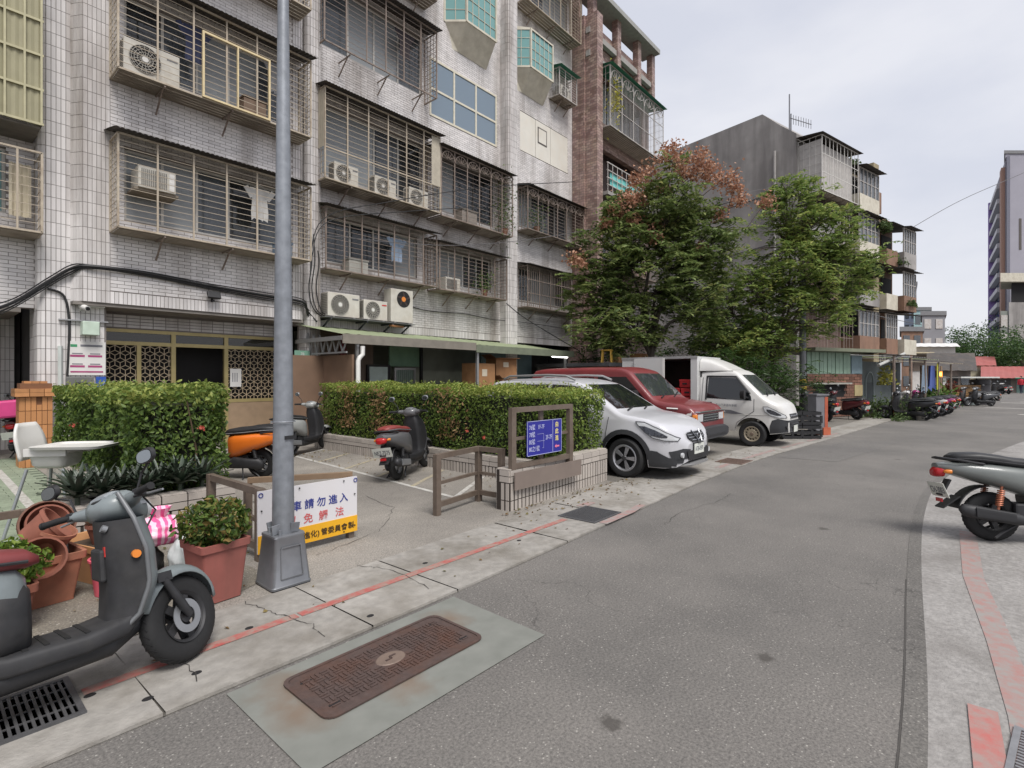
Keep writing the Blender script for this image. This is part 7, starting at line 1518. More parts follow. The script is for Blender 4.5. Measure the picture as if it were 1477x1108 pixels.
        m = MB(T=SH); m.tube([(.81, s * .2, 1.015), (.84, s * .24, 1.01), (.82, s * .34, 1.0)], [.008, .007, .006], 6); m.build('brake_lever', SILV, t, smooth=50); m = MB(T=SH); m.bx(.77, .82, s * .22 - .02, s * .22 + .02, 1.0, 1.045); m.build('switch_box', BLACKP, t, bev=.006)
        m = MB(T=SH); m.tube([(.8, s * .2, 1.03), (.81, s * .24, 1.12), (.79, s * .31, 1.20 * tall)], .006, 6); mo = m.build('mirror_stem', BLACKP, t)
        m = MB(T=SH); m.sloft([(.765, s * .32, 1.235 * tall, .05, .036, 2.6), (.785, s * .32, 1.24 * tall, .056, .042, 2.4), (.81, s * .32, 1.24 * tall, .03, .022, 2.2)], 16); m.build('mirror', BLACKP if near else SILV, t, smooth=50); m = MB(T=SH); m.sloft([(.7625, s * .32, 1.235 * tall, .045, .031, 2.6), (.764, s * .32, 1.235 * tall, .045, .031, 2.6)], 16); m.build('mirror_glass', MIRG, t)
    if near:
        for s, q in ((-1, .30), (1, .27)): m = MB(); m.tube([SH @ Vector((.83, s * .2, 1.005)), SH @ Vector((.93, s * .16, .93)), Vector((.95, s * .1, .84 - low))], .005, 6); m.build('brake_cable', BLACKP, t, smooth=60)
        m = MB(T=SH); m.box((.9, -.118, .99), (.07, .004, .016)); m.build('badge', SILV, t)
        dc = MB(); dc.box((.795, -.06, .80 - low), (.012, .07, .05)); dc.build('red_tag', mat('tag_red', (186, 50, 44), .5), t)
    sd_ = MB(); sd_.tube([(.25, .1, .2), (.2, .19, .06), (.18, .23, .012)], .011, 6); sd_.build('side_stand', DKM, t)
    for s in (-1, 1): cs = MB(); cs.tube([(.2, s * .09, .2), (.02, s * .13, .1), (-.05, s * .15, .05)], .012, 6); cs.build('center_stand', DKM, t)
    if box: b = MB(); b.bx(-.62, -.3, -.2, .2, .82, 1.15); b.build('top_box', box, t, bev=.04)
    return t
SEAT_B = mat('seat_black', (36, 36, 38), .5, .12, 15); SEAT_R = mat('seat_maroon', (124, 58, 58), .5, .12, 10, c2=(96, 44, 46), sc2=5); SEAT_RB = mat('seat_red_brown', (128, 56, 52), .5, .1, 12)
GREY = mat('scooter_grey', (120, 128, 130), .42, .08, 6, coat=.2, c2=(98, 104, 104), sc2=4, amt=.6); GUN = mat('scooter_gunmetal', (92, 92, 94), .35, .06, coat=.5); ORG = mat('scooter_orange', (228, 118, 38), .35, .04, coat=.5); SIL = mat('scooter_pale', (152, 154, 152), .38, .06, coat=.4)
DIN = mat('dusty_black', (44, 44, 46), .7, .25, 14, c2=(66, 64, 62), sc2=9, amt=.4)
scooter('old grey scooter with maroon seat and front wheel turned, parked nearest the camera', (-.13, 3.26, .022), 2, -9, 30, GREY, SEAT_R, '', inner=DIN, near=True, fx=-.1, low=.11, tall=.96)
scooter('grey scooter with black seat and copper shocks at the right edge', (6.98, -.16, .004), -62, -6, 12, mat('scooter_champagne', (106, 110, 108), .4, .06, coat=.4), SEAT_B, 'CH-3003', near=True, red_shock=True, slim=.78)
scooter('orange scooter with black seat half hidden behind the lamp post', (3.72, 8.5, .015), 126, -6, 20, ORG, SEAT_B, '5U-6013', group='scooters on the forecourt')
scooter('dark grey scooter with red brown seat parked against the long hedge', (5.02, 6.72, .015), 30, -7, -8, GUN, SEAT_RB, 'NEZ-7575', group='scooters on the forecourt')
scooter('silver scooter with black seat beside the far end of the long hedge', (5.1, 10.35, .015), 28, -6, -10, SIL, SEAT_B, 'JB-505', group='scooters on the forecourt')
DKB = mat('scooter_black', (42, 42, 46), .35, .05, coat=.4); MRN = mat('scooter_maroon', (92, 40, 44), .35, .05, coat=.4); WHS = mat('scooter_white', (196, 194, 192), .35, .03, coat=.4); PUR = mat('scooter_magenta', (150, 50, 110), .35, .04, coat=.4)
for lab, px, t_, hd, mn, nm in (('black scooter parked by the brick wall of the green shed', 1193, 19.2, 62, DKB, ''), ('maroon scooter parked right of the brick wall', 1236, 20.0, 66, MRN, ''), ('dark scooter first in the row along the sheds', 1334, 19.6, 78, DKB, ''), ('white scooter in the row along the sheds', 1346, 20.6, 78, WHS, ''), ('magenta and white scooter in the row along the sheds', 1358, 21.8, 80, PUR, ''), ('maroon scooter last in the row along the sheds', 1366, 23.0, 84, MRN, '')):
    scooter(lab, tuple(pr(px, t_, .01)), hd, -6, 10, mn, SEAT_B, nm, group='scooters by the sheds')
scooter('long black scooter standing crosswise far down the lane', tuple(pr(1429, 29.6, .004)), 127, -5, 10, mat('scooter_graphite', (74, 76, 80), .4, .05, coat=.4), SEAT_B, '', group='scooters by the sheds')
scooter('silver scooter facing away behind the long black scooter', tuple(pr(1410, 30.4, .004)), 130, -5, -10, mat('scooter_steel', (124, 124, 126), .4, .05, coat=.4), SEAT_B, '', group='scooters by the sheds')
scooter('small dark scooter parked before the red roofed shed', tuple(pr(1446, 51, .0)), 40, -5, 0, DKB, SEAT_B, '', group='scooters by the sheds')
scooter('small pale scooter parked before the red roofed shed', tuple(pr(1455, 51.5, .0)), 30, -5, 0, WHS, SEAT_B, '', group='scooters by the sheds')
scooter('pink boxed scooter half hidden behind the orange tiled pillar', (1.5, 14.06, .03), 70, -5, 0, MRN, SEAT_B, '', box=mat('pink_box', (206, 66, 128), .5), group='scooters on the forecourt')
# ------------------------------------------------------------------ lamp post
lp = thing('lamp_post', 'galvanised steel lamp post on a tapered base at the kerb', 'lamp post', (1.92, 4.02, .022))
b = MB(); rows = []
for z, h in ((0, .155), (.015, .155), (.02, .15), (.36, .118), (.37, .122), (.385, .118)): rows.append([(x * h, y * h, z) for x, y in [(p[0], p[1]) for p in rrect(1, 1, .18, 4)]])
b.rings(rows); b.build('base', mat('base_steel', (128, 130, 134), .45, .15, 8, .05, metal=.5, c2=(86, 88, 92), sc2=4, amt=.7), lp, smooth=40); b = MB()
for s in (-1, 1):
    pts = [(.06, .08), (.09, .08), (.088, .27), (.062, .27)]
fr_ = MB(); q = [(-.085, -.147, .07), (.085, -.147, .07), (.075, -.131, .30), (-.075, -.131, .30)]
for i in range(4): fr_.bar(q[i], q[(i + 1) % 4], .008)
fr_.build('access_panel', MC['base_steel'], lp)
b = MB(); b.tube([(0, 0, .38), (0, 0, 2.2), (0, 0, 4.6), (0, 0, 8.2)], [.082, .064, .040, .034], 22); b.build('pole', STEEL, lp, smooth=50)
for i in range(4): a = i * math.pi / 2 + .6; m = MB(); m.bar((.088 * math.cos(a), .088 * math.sin(a), .39), (.10 * math.cos(a), .10 * math.sin(a), .46), .012, .07); m.cyl((.1 * math.cos(a + .3), .1 * math.sin(a + .3), .385), (.1 * math.cos(a + .3), .1 * math.sin(a + .3), .42), .012, n=8); m.build('gusset', STEEL, lp)
m = MB(); m.torus(.088, .004, 24, 5, Matrix.Translation((0, 0, 1.24))); m.build('seam_band', STEEL, lp); MB().box((.02, -.079, 1.12), (.09, .012, .028)).build('label_strip', BLACKP, lp)
MB().tube([(0, 0, 8.15), (.6, -.5, 8.5), (1.6, -1.4, 8.6)], [.035, .03, .025], 10).build('arm', STEEL, lp, smooth=50); MB().box((1.8, -1.58, 8.6), (.5, .22, .1), rz=-.73).build('lamp_head', SILV, lp, bev=.02)
# ------------------------------------------------------------------ railings and signs
def railing(name, label, pts, h, rails, parent=None):
    t = house(name, label, 'railing', (pts[0][0], pts[0][1], 0))
    for x, y in pts: MB().bx(x - .035, x + .035, y - .035, y + .035, 0, h).build('post', BROWNP, t, bev=.004)
    for (a, b_), (c, d) in zip(pts, pts[1:]):
        dd = Vector((c - a, d - b_, 0)); L = dd.length; dd /= L
        for z, s in rails: m = MB(); m.bar((a + dd.x * .036, b_ + dd.y * .036, z), (c - dd.x * .036, d - dd.y * .036, z), .05 if z > h - .1 else .035, s); m.build('rail', BROWNP, t)
    return t
railing('railing', 'brown metal railing corner at the end of the tiled wall', [(4.02, 4.64), (4.84, 4.78), (4.86, 4.40)], .72, [(.69, .06), (.38, .035), (.13, .06)])
railing('railing', 'brown metal railing behind the lamp post', [(2.02, 4.66), (2.0, 5.72)], .64, [(.61, .06), (.36, .035), (.13, .06)])
sg = house('warning_sign', 'white and yellow warning board with blue and red characters behind lamp post', 'sign', (2.5, 4.62, 0))
for x in (2.05, 2.9): MB().bx(x - .03, x + .03, 4.63, 4.69, 0, .62).build('post', BROWNP, sg)
SGW = mat('sign_white', (212, 210, 212), .4, .03, 3, c2=(196, 190, 186), sc2=3, amt=.3); SGY = mat('sign_yellow', (226, 168, 34), .45, .04); SB = mat('sign_blue_ink', (40, 52, 130), .5); SRD = mat('sign_red_ink', (196, 92, 92), .5); SBK = mat('sign_black_ink', (58, 42, 26), .5)
MB().bx(1.98, 2.95, 4.612, 4.628, .08, .62).build('board', SGW, sg); MB().bx(1.98, 2.95, 4.606, 4.6115, .08, .235).build('yellow_band', SGY, sg)
Tf = lambda x, z, y=4.6: face_frame((x, y, z), (1, 0, 0), (0, 0, 1))
for s, x in zip('汽車請勿進入', (2.12, 2.28, 2.40, 2.52, 2.64, 2.755)): text('character', s, .095, Tf(x, .40, 4.609), SB, sg, bold=.0012)
for s, x in zip('以免觸法', (2.235, 2.39, 2.54, 2.71)): text('character', s, .095, Tf(x, .27, 4.609), SRD, sg, bold=.001)
for s, x in zip('社區(進化)管委員會製', (2.21, 2.285, 2.355, 2.385, 2.455, 2.525, 2.56, 2.63, 2.70, 2.77, 2.845)): text('character', s, .068, Tf(x, .125, 4.603), SBK, sg, bold=.001)
for x, z in ((2.35, .595), (2.8, .595), (2.92, .45), (2.92, .14), (2.35, .1), (2.8, .1), (2.01, .45)): MB().cyl((x, 4.607, z), (x, 4.6, z), .007, n=8).build('rivet', BLACKP, sg)
for x in (1.985, 2.91): m = MB(); m.torus(.018, .004, 14, 5, Matrix.Translation((x + .02, 4.608, .585)) @ Matrix.Rotation(R(90), 4, 'X')); m.build('corner_mark', SB, sg)
MB().bar((2.93, 4.66, .635), (2.12, 5.15, .63), .06, .05).build('rear_rail', mat('tan_rail', (128, 106, 84), .6, .12), sg); MB().bx(2.09, 2.15, 5.12, 5.18, 0, .6).build('post', BROWNP, sg)
bs = house('direction_sign', 'blue house number sign in a brown frame on the tiled wall', 'sign', (5.3, 4.2, .5))
Y0, s_ = 4.15, .06
for x in (4.78, 5.98): MB().bx(x - .04, x + .04, Y0 - .03, Y0 + .03, .42, 1.18).build('post', BROWNP, bs)
MB().bx(4.74, 6.02, Y0 - .028, Y0 + .028, 1.18, 1.24).build('top_rail', BROWNP, bs); MB().bx(4.82, 5.94, Y0 - .026, Y0 + .026, .50, .56).build('bottom_rail', BROWNP, bs); MB().bx(4.82, 5.94, Y0 + .0, Y0 + .02, .84, .88).build('mid_rail', BROWNP, bs); MB().bx(5.36, 5.43, Y0 + .03, Y0 + .06, .42, 1.18).build('post', BROWNP, bs)
MB().bx(4.74, 6.15, 4.07, 4.085, .26, .47).build('face_plate', mat('plate_brown', (122, 110, 102), .5, .06), bs)
BLU = mat('sign_blue', (38, 40, 140), .4, .05); X0, X1, Z0, Z1 = 5.0, 5.72, .63, 1.06; YS = Y0 - .05
MB().bx(X0, X1, YS, YS + .012, Z0, Z1).build('board', BLU, bs); m = MB()
LB = mat('sign_pale_line', (176, 180, 216), .5); bw = .006
for a, b_, c, d in ((X0, X1, Z1 - bw, Z1), (X0, X1, Z0, Z0 + bw), (X0, X0 + bw, Z0, Z1), (X1 - bw, X1, Z0, Z1), (X0 + .52, X0 + .52 + bw, Z0, Z1)): m.bx(a, b_, YS - .003, YS - .0005, c, d)
m.build('border_lines', LB, bs); TB_ = lambda x, z: face_frame((x, YS - .002, z), (1, 0, 0), (0, 0, 1))
for z, s in ((.955, '76號'), (.865, '78號'), (.775, '80號'), (.685, '80之1號')): text('lettering', s, .075, TB_(X0 + .035, z), LB, bs, squash=.8, bold=.0008)
text('lettering', '1F-7F', .075, TB_(X0 + .21, .955), LB, bs, squash=.8, bold=.0008); text('lettering', '2F-7F', .08, TB_(X0 + .37, .81), LB, bs, squash=.75, bold=.0008)
m = MB()
for a, b_, c, d in ((.2, .33, .89, .893), (.2, .355, .80, .803), (.3, .33, .71, .713), (.328, .331, .71, .893)): m.bx(X0 + a, X0 + b_, YS - .003, YS - .0005, c, d)
m.build('bracket_lines', LB, bs)
for s, z in zip('由此進', (.965, .875, .785)): text('character', s, .075, TB_(X0 + .575, z), mat('sign_gold', (214, 200, 130), .5), bs, bold=.0015)
m = MB(); m.prism([(-.05, 0), (-.015, .025), (-.015, .01), (.05, .01), (.05, -.01), (-.015, -.01), (-.015, -.025)], 0, .002, TB_(X0 + .615, .705)); m.build('arrow', mat('sign_pink', (226, 120, 150), .5), bs)
# ------------------------------------------------------------------ pots, bags and buckets
TER = mat('terracotta', (156, 102, 80), .8, .14, 9, c2=(122, 88, 70), sc2=6, amt=.7); TER2 = mat('terracotta_dark', (134, 82, 66), .8, .15, 9, c2=(108, 76, 62), sc2=6, amt=.6); RPOT = mat('red_planter', (150, 88, 80), .65, .1, 7, c2=(120, 78, 70), sc2=4, amt=.7, streak=True)
def square_pot(name, label, loc, rz, wt, wb, h, ma, depth=1.0, cat='planter'):
    t = thing(name, label, cat, loc, rz); rows = [[(x * k, y * k * depth, z) for x, y in rrect(1, 1, .12, 4)] for k, z in ((wb, 0), (wb, .02), (wt * .96, h - .05), (wt * 1.04, h - .05), (wt * 1.06, h), (wt * .95, h), (wt * .9, h - .06))]
    m = MB(); m.rings(rows); m.build('pot', ma, t, smooth=35); s = MB(); s.prism([(x * wt * .92, y * wt * .92 * depth) for x, y in rrect(1, 1, .1, 4)], h - .09, h - .055); s.build('soil', SOIL, t); return t
t = square_pot('planter_pot', 'tall red square planter with leafy azalea by the lamp post', (1.47, 4.12, .02), .1, .165, .125, .42, RPOT)
def shrub(t, z0, rad, n, size, cols, key, seed=1):
    v = RS.normal(0, 1, (n, 3)); v /= np.linalg.norm(v, axis=1)[:, None]; v *= RS.uniform(.45, 1, (n, 1)) ** .4; lump = 1 + .18 * np.sin(v[:, :1] * 7 + seed) * np.sin(v[:, 1:2] * 6); P = v * np.array(rad) * lump + (0, 0, z0 + rad[2] * .75); P = P[P[:, 2] > z0 - .03]
    leaves('foliage', P, P - (0, 0, z0), size, leafmat(key, cols), t, .5, .5); m = MB()
    for i in range(14): a = i * 2.4; q = (rad[0] * .7 * math.cos(a), rad[1] * .7 * math.sin(a), z0 + rad[2] * random.uniform(.7, 1.4)); m.tube([(q[0] * .1, q[1] * .1, z0 - .08), (q[0] * .5, q[1] * .5, z0 + rad[2] * .4), q], [.01, .007, .003], 5)
    stuff(m.build('stems', mat('stem', (96, 78, 56), .9), t))
AZ = [(44, 66, 30), (74, 100, 44), (112, 132, 64), (146, 120, 72)]
shrub(t, .41, (.24, .22, .17), 1500, .05, AZ, 'leaf_azalea', 2)
t = square_pot('planter_pot', 'wide terracotta planter full of stacked pots', (.62, 4.95, .02), .12, .21, .16, .34, TER, .8)
for i, (x, y, z, r, tl) in enumerate(((-.02, -.02, .3, .13, 1.25), (.03, .03, .34, .12, .4), (-.05, .04, .43, .13, .9))):
    p = t.matrix_basis @ Vector((x, y, z)); u_ = thing('round_pot', ('brown pot lying tilted in the wide terracotta planter', 'upturned terracotta pot in the wide planter', 'openwork orchid pot stacked in the wide planter')[i], 'pot', tuple(p)); u_.rotation_euler = (tl, .2 * i, .5 * i); m = MB(); m.lathe([(.7 * r, 0), (r, r * 1.3), (1.08 * r, r * 1.3), (1.08 * r, r * 1.5), (r * .98, r * 1.5), (r * .66, .02), (.001, .02)], 22); m.build('pot', (TER2, TER, TER2)[i], u_, smooth=35)
u_ = thing('round_pot', 'large dark rimmed pot leaning behind the scooter mirror', 'pot', (.66, 5.25, .46)); u_.scale = (.8, .8, .8); u_.rotation_euler = (1.15, 0, .1); m = MB(); m.lathe([(.12, 0), (.19, .22), (.21, .22), (.21, .26), (.195, .26), (.185, .2), (.11, .02), (.001, .02)], 28); m.build('pot', mat('brown_glazed', (108, 72, 56), .5, .1), u_, smooth=35); m = MB(); m.lathe([(.09, .1), (.15, .25), (.165, .25), (.165, .28), (.15, .28), (.09, .13), (.001, .13)], 24); m.build('nested_pot', TER2, u_, smooth=35); MB().bx(-.15, .15, -.32, .0, .1, .14).build('support_brick', CONC, u_)
t = square_pot('planter_pot', 'tan trough planter behind the scooter leg shield', (.98, 5.25, .02), .3, .13, .10, .3, mat('tan_pot', (186, 136, 92), .7, .1), 2.2)
u_ = thing('round_pot', 'pair of brown round pots standing in the tan trough', 'pot', (1.05, 5.3, .26)); m = MB(); m.lathe([(.07, 0), (.11, .14), (.12, .14), (.12, .17), (.105, .17), (.06, .02), (.001, .02)], 22); m.build('pot', TER2, u_, smooth=35); m = MB(); m.lathe([(.08, .06), (.12, .2), (.13, .2), (.13, .22), (.115, .22), (.07, .08), (.001, .08)], 22); m.build('nested_pot', mat('brown_glazed', (108, 72, 56)), u_, smooth=35)
t = thing('bucket', 'pink plastic bucket with a cloth behind the scooter', 'bucket', (.98, 4.78, .02)); PK = mat('pink_plastic', (206, 92, 108), .45, .06); m = MB(); m.lathe([(.085, 0), (.085, .005), (.115, .25), (.125, .25), (.125, .265), (.11, .265), (.08, .02), (.001, .02)], 26); m.build('pail', PK, t, smooth=35); m = MB(); m.grid([[(.11 * math.cos(a) * (1 - .3 * k) + .02, .11 * math.sin(a) * (1 - .3 * k), .265 + .07 * k + .02 * math.sin(a * 3)) for k in np.linspace(0, 1, 6)] for a in np.linspace(0, 4.4, 20)]); m.build('cloth', mat('pink_cloth', (214, 136, 164), .85, .1), t, smooth=60)
def crumple(name, label, cat, loc, rad, ma, stripes=None, knot=False, seed=1, rib=7):
    t = thing(name, label, cat, loc); rs = np.random.RandomState(seed); ph = rs.uniform(0, 6, 8); rows = []
    for i in range(25):
        v = math.pi * i / 24; row = []
        for j in range(44):
            a = 2 * math.pi * j / 44; f = 1 + .08 * math.sin(a * rib + ph[0]) + .05 * math.sin(a * (rib * 2 + 1) + v * 3 + ph[1]) + .05 * math.sin(v * 9 + a * 4 + ph[2]); row.append((rad[0] * f * math.sin(v) * math.cos(a), rad[1] * f * math.sin(v) * math.sin(a), rad[2] * (1 - math.cos(v)) * (1 + .04 * math.sin(a * 5 + ph[3]))))
        rows.append(row + [row[0]])
    m = MB(); m.grid(rows); m.build('sack', ma, t, smooth=70)
    if knot: kn = MB(); kn.grid([[((.02 + .05 * k) * math.cos(a) * (1 + .3 * math.sin(5 * a)), (.02 + .05 * k) * math.sin(a), rad[2] * 2 - .02 + .09 * k) for k in np.linspace(0, 1, 5)] for a in np.linspace(0, 6.283, 25)]); kn.build('tied_neck', ma, t, smooth=60)
    return t
def striped(name, ca, cb):
    m, nt, b = _nodes(name); L = nt.links.new; N = nt.nodes.new; tc = N('ShaderNodeTexCoord'); wv = N('ShaderNodeTexWave'); wv.inputs['Scale'].default_value = 6; wv.inputs['Distortion'].default_value = 5; wv.inputs['Detail Scale'].default_value = 1.2; L(tc.outputs['Object'], wv.inputs['Vector']); r = N('ShaderNodeValToRGB'); r.color_ramp.elements[0].position = .42; r.color_ramp.elements[1].position = .55; r.color_ramp.elements[0].color = lin(ca) + (1,); r.color_ramp.elements[1].color = lin(cb) + (1,); L(wv.outputs['Fac'], r.inputs['Fac']); L(r.outputs[0], b.inputs['Base Color']); b.inputs['Roughness'].default_value = .35; b.inputs['Subsurface Weight'].default_value = .0; return m
crumple('plastic_bag', 'pink and white striped plastic bag tied up on the white sack', 'bag', (1.3, 4.76, .3), (.21, .17, .11), striped('striped_bag', (222, 96, 148), (232, 192, 208)), knot=True, seed=3)
crumple('sack', 'white crumpled sack behind the red planter', 'bag', (1.47, 4.58, .02), (.15, .13, .19), mat('white_sack', (196, 200, 200), .5, .1, 8, c2=(150, 170, 166), sc2=9, amt=.6), seed=6, rib=5)
crumple('sack', 'dark bin bag behind the scooter leg shield', 'bag', (1.18, 4.75, .02), (.14, .12, .15), BLACKP, seed=9, rib=5)
t = square_pot('planter_pot', 'terracotta planter with light green shrub at the left edge', (.36, 4.55, .02), .05, .17, .13, .3, TER2); shrub(t, .3, (.24, .22, .15), 1100, .05, [(64, 92, 34), (100, 128, 48), (138, 156, 70)], 'leaf_light', 5)
tag(MB().bx(.0, 1.5, 5.62, 5.7, .02, .16).build('timber_edging', mat('tan_timber', (150, 116, 84), .8, .15, 5)), 'tan timber edging on the paving before the planter', 'edging')
rl = railing('railing', 'low brown rail at the left edge behind the pots', [(.05, 5.95), (.66, 5.98)], .5, [(.47, .06)])
# high chair
hc_ = thing('high_chair', 'white plastic high chair with tray and grey legs by the hedge', 'chair', (1.02, 7.08, .02), R(-42)); hc_.scale = (1.03, 1.03, 1.08); WPL = mat('white_plastic', (212, 210, 206), .4, .04, c2=(190, 184, 172), sc2=4, amt=.3); GLG = mat('grey_leg', (150, 154, 156), .4, .05, metal=.4)
for x, y in ((-.16, -.16), (.16, -.16), (-.16, .16), (.16, .16)): MB().tube([(x, y, .62), (x * 1.75, y * 1.75, 0)], .014, 10).build('leg', GLG, hc_, smooth=50)
m = MB(); rows = []
for z, k in ((.62, .12), (.65, .15), (.74, .165), (.755, .17), (.755, .155), (.67, .135), (.66, .01)): rows.append([(x * k, y * k, z) for x, y in rrect(1, 1, .4, 6)])
m.rings(rows); m.build('seat_shell', WPL, hc_, smooth=45)
m = MB(); m.grid([[(-.2 - .07 * (z - .74) / .3 + .03 * (1 - abs(j)) * 0 - .02 * (1 - j * j), .19 * j * (1 - .5 * max(0, (z - .86) / .2) ** 2), z) for j in np.linspace(-1, 1, 11)] for z in np.linspace(.70, 1.04, 9)]); o = m.build('backrest', WPL, hc_, smooth=60); so_ = o.modifiers.new('thick', 'SOLIDIFY'); so_.thickness = .02
m = MB(); rows = [[(.2 + x * k * 1.35, y * k * 1.1, z) for x, y in rrect(1, 1, .3, 6)] for k, z in ((.19, .80), (.225, .805), (.235, .83), (.215, .83), (.205, .815), (.01, .815))]; m.rings(rows); m.build('tray', WPL, hc_, smooth=40); MB().bx(-.17, .2, -.19, -.165, .74, .81).build('tray_arm', WPL, hc_); MB().bx(-.17, .2, .165, .19, .74, .81).build('tray_arm', WPL, hc_)
# orange tiled gate pillar
gp_ = house('gate_pillar', 'orange brown tiled gate pillar beside the entrance column', 'pillar', (1.55, 12.75, 0)); OT = mat('orange_tile', (184, 130, 84), .5, .1, 12, rnd=.12); OJ = mat('orange_joint', (120, 84, 60), .9)
px0, px1, py0, py1 = 1.30, 1.74, 12.5, 12.9; MB().bx(px0 + .006, px1 - .006, py0 + .006, py1 - .006, 0, 1.5).build('core', OJ, gp_); om = MB(); om.box((0, 0, 0), (1, 1, 1)); ome = om.mesh('tile'); ome.materials.append(OT)
for r in range(5):
    for i in range(6):
        for f in range(2):
            z0 = .02 + r * .25; h = .24; 
            if r == 4 and f == 0 and i == 3: h = .1
            o = link('tile', ome, None, gp_); c_ = ((px0 + (px1 - px0) * (i + .5) / 6, py0, z0 + h / 2) if f == 0 else (px0, py0 + (py1 - py0) * (i + .5) / 6, z0 + h / 2)); d_ = ((px1 - px0) / 6 - .008, .016, h) if f == 0 else (.016, (py1 - py0) / 6 - .008, h); o.matrix_basis = Matrix.Translation(c_) @ Matrix.Diagonal(d_ + (1,))
for z, e in ((1.27, .07), (1.34, .07), (1.42, -.06)):
    for i in range(3): a = px0 - e + (px1 - px0 + 2 * e) * i / 3; b_ = px0 - e + (px1 - px0 + 2 * e) * (i + 1) / 3; MB().bx(a + .004, b_ - .004, py0 - e, py1 + e, z, z + (.066 if z < 1.4 else .12)).build('cap_tile', OT, gp_)
# ------------------------------------------------------------------ things round the truck
up = thing('utility_pole', 'slim grey utility pole with striped band beside the crates', 'pole', tuple(pr(1158, 20.2))); MB().tube([(0, 0, 0), (0, 0, 5.4)], [.13, .10], 16).build('shaft', mat('pole_grey', (124, 126, 130), .7, .12, 6), up, smooth=50)
for i in range(4): m = MB(); m.cyl((0, 0, 1.0 + i * .14), (0, 0, 1.0 + i * .14 + .14), .134, .132, 16, False); m.build('warning_band', mat('band_yellow', (196, 164, 60), .6) if i % 2 else BLACKP, up)
cr = MB()
for i, (x, z, lab) in enumerate(((0, 0, 'lower left'), (.5, 0, 'lower right'), (0, .36, 'upper left'), (.5, .36, 'upper right'))):
    p = pr(1152, 13.75) + Vector((.656, -.755, 0)) * (x - .25) ; t = thing('plastic_crate', lab + ' black plastic crate stacked beside the truck nose', 'crate', (p.x, p.y, z + .012), R(-49), 'black crates by the truck')
    m = MB(); m.bx(-.24, .24, -.17, .17, 0, .02)
    for y in (-.17, .17): m.bx(-.24, .24, y - .012, y + .012, .27, .35).bx(-.24, .24, y - .012, y + .012, .02, .09).bx(-.24, .24, y - .010, y + .010, .14, .21)
    for x_ in (-.24, .24):
        m.bx(x_ - .012, x_ + .012, -.158, .158, .27, .35).bx(x_ - .012, x_ + .012, -.158, .158, .02, .09).bx(x_ - .010, x_ + .010, -.158, .158, .14, .21)
        for y in (-.17, .17): m.bx(x_ - .03, x_ + .03, y - .014, y + .014, .06, .25)
    m.bx(-.03, .03, -.184, -.156, .06, .25); m.build('shell', BLACKP, t)
cb = thing('utility_cabinet', 'rusty red and grey utility cabinet by the crates', 'cabinet', tuple(pr(1179, 14.6, .012)), R(-30)); MB().bx(-.2, .2, -.14, .14, .1, 1.1).build('body', mat('cabinet_grey', (112, 112, 116), .6, .1), cb, bev=.01); MB().bx(.1, .21, -.15, .15, .0, 1.06).build('side_door', mat('cabinet_rust', (166, 84, 60), .7, .15, 6), cb); MB().bx(-.22, .24, -.17, .17, 1.1, 1.14).build('lid', mat('cabinet_grey', (112, 112, 116)), cb); MB().bx(.02, .28, -.18, .18, 0, .22).build('plinth', mat('cabinet_rust2', (170, 90, 62), .7, .15), cb)
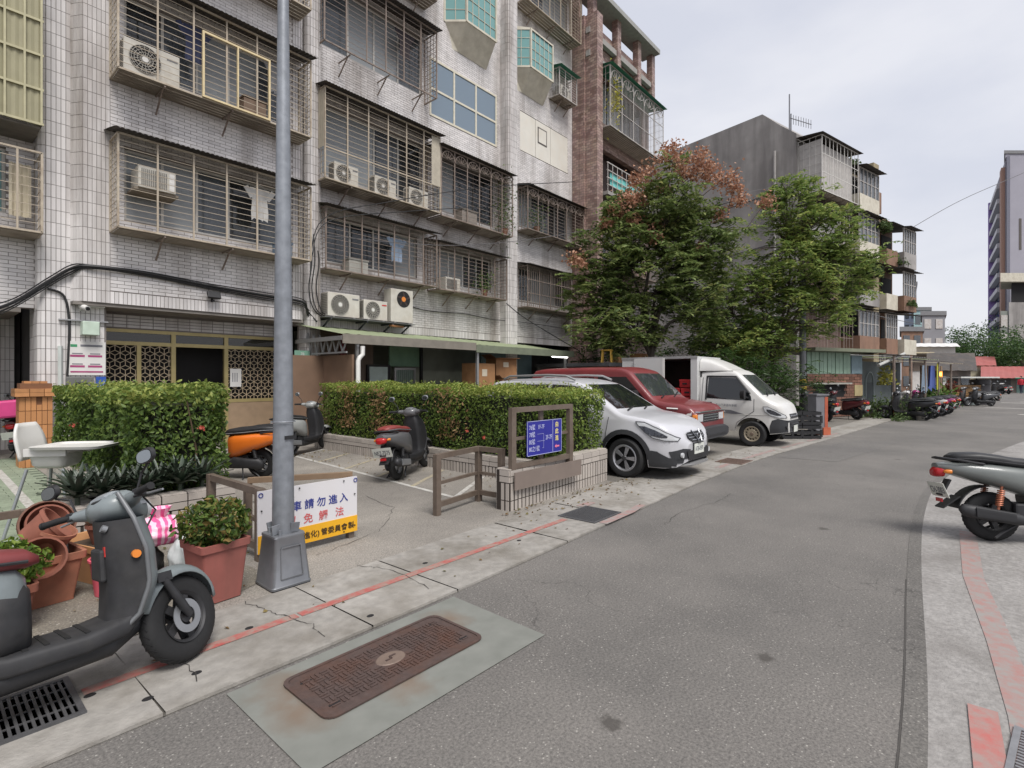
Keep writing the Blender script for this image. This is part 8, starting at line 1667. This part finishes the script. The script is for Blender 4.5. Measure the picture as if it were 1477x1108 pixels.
# ------------------------------------------------------------------ person far down the lane
def person(label, loc, heading):
    t = thing('person', label, 'person', loc, heading); v = []; e = []; r = []
    def add(p, rad, par=None):
        v.append(p); r.append(rad); 
        if par is not None: e.append((par, len(v) - 1))
        return len(v) - 1
    pel = add((0, 0, .95), (.15, .11)); sp1 = add((0, 0, 1.12), (.14, .1), pel); ch = add((.02, 0, 1.32), (.17, .12), sp1); nk = add((.03, 0, 1.47), (.06, .06), ch); hd = add((.05, 0, 1.58), (.085, .09), nk); add((.05, 0, 1.68), (.07, .08), hd)
    for s in (-1, 1):
        sh_ = add((.02, s * .19, 1.38), (.065, .065), ch); el = add((-.03, s * .25, 1.12), (.05, .05), sh_); wr = add((.08, s * .22, .9), (.035, .035), el); hn = add((.11, s * .21, .82), (.04, .025), wr)
        hp = add((.0, s * .09, .86), (.095, .095), pel); kn = add((.06 * s + .02, s * .1, .48), (.06, .065), hp); an_ = add((.08 * s - .03, s * .1, .09), (.04, .045), kn); add((.08 * s + .12, s * .11, .045), (.04, .03), an_)
    me = bpy.data.meshes.new('body'); me.from_pydata(v, e, []); o = link('body', me, mat('trousers', (54, 56, 76), .8), t); sk = o.modifiers.new('skin', 'SKIN'); 
    if not me.skin_vertices: 
        bpy.context.view_layer.objects.active = o
    for i, sv in enumerate(me.skin_vertices[0].data): sv.radius = r[i]; sv.use_root = (i == 0)
    o.modifiers.new('sub', 'SUBSURF').render_levels = 2
    m = MB(); rows = [[(x + hx * math.cos(a), hy * math.sin(a), z) for a in np.linspace(0, 2 * math.pi, 20)] for x, z, hx, hy in ((0, .9, .16, .21), (0, 1.1, .155, .2), (.02, 1.3, .165, .225), (.02, 1.42, .12, .2), (.03, 1.47, .07, .09))]; m.grid(rows); m.build('jacket', mat('red_jacket', (196, 52, 66), .8, .1), t, smooth=60)
    for s in (-1, 1): MB().tube([(.02, s * .19, 1.40), (-.03, s * .26, 1.12), (.08, s * .225, .9)], [.085, .07, .055], 12).build('sleeve', MC['red_jacket'], t, smooth=60)
    MB().sloft([(-.05, 0, 1.66, .05, .07, 2), (.0, 0, 1.68, .09, .1, 2), (.06, 0, 1.71, .085, .075, 2), (.1, 0, 1.72, .05, .04, 2)], 14).build('hair', mat('dark_hair', (36, 30, 28), .7), t, smooth=60); MB().sloft([(.06, 0, 1.61, .06, .09, 2), (.13, 0, 1.61, .055, .08, 2), (.16, 0, 1.6, .02, .03, 2)], 14).build('face', mat('skin_tone', (196, 150, 124), .6), t, smooth=60)
    for s in (-1, 1): MB().box((.155, s * .025, 1.625), (.01, .018, .01)).build('eye', BLACKP, t)
    return t
person('person in a red jacket and dark trousers walking by the red roofed shed', tuple(pr(1473, 53)), R(150))
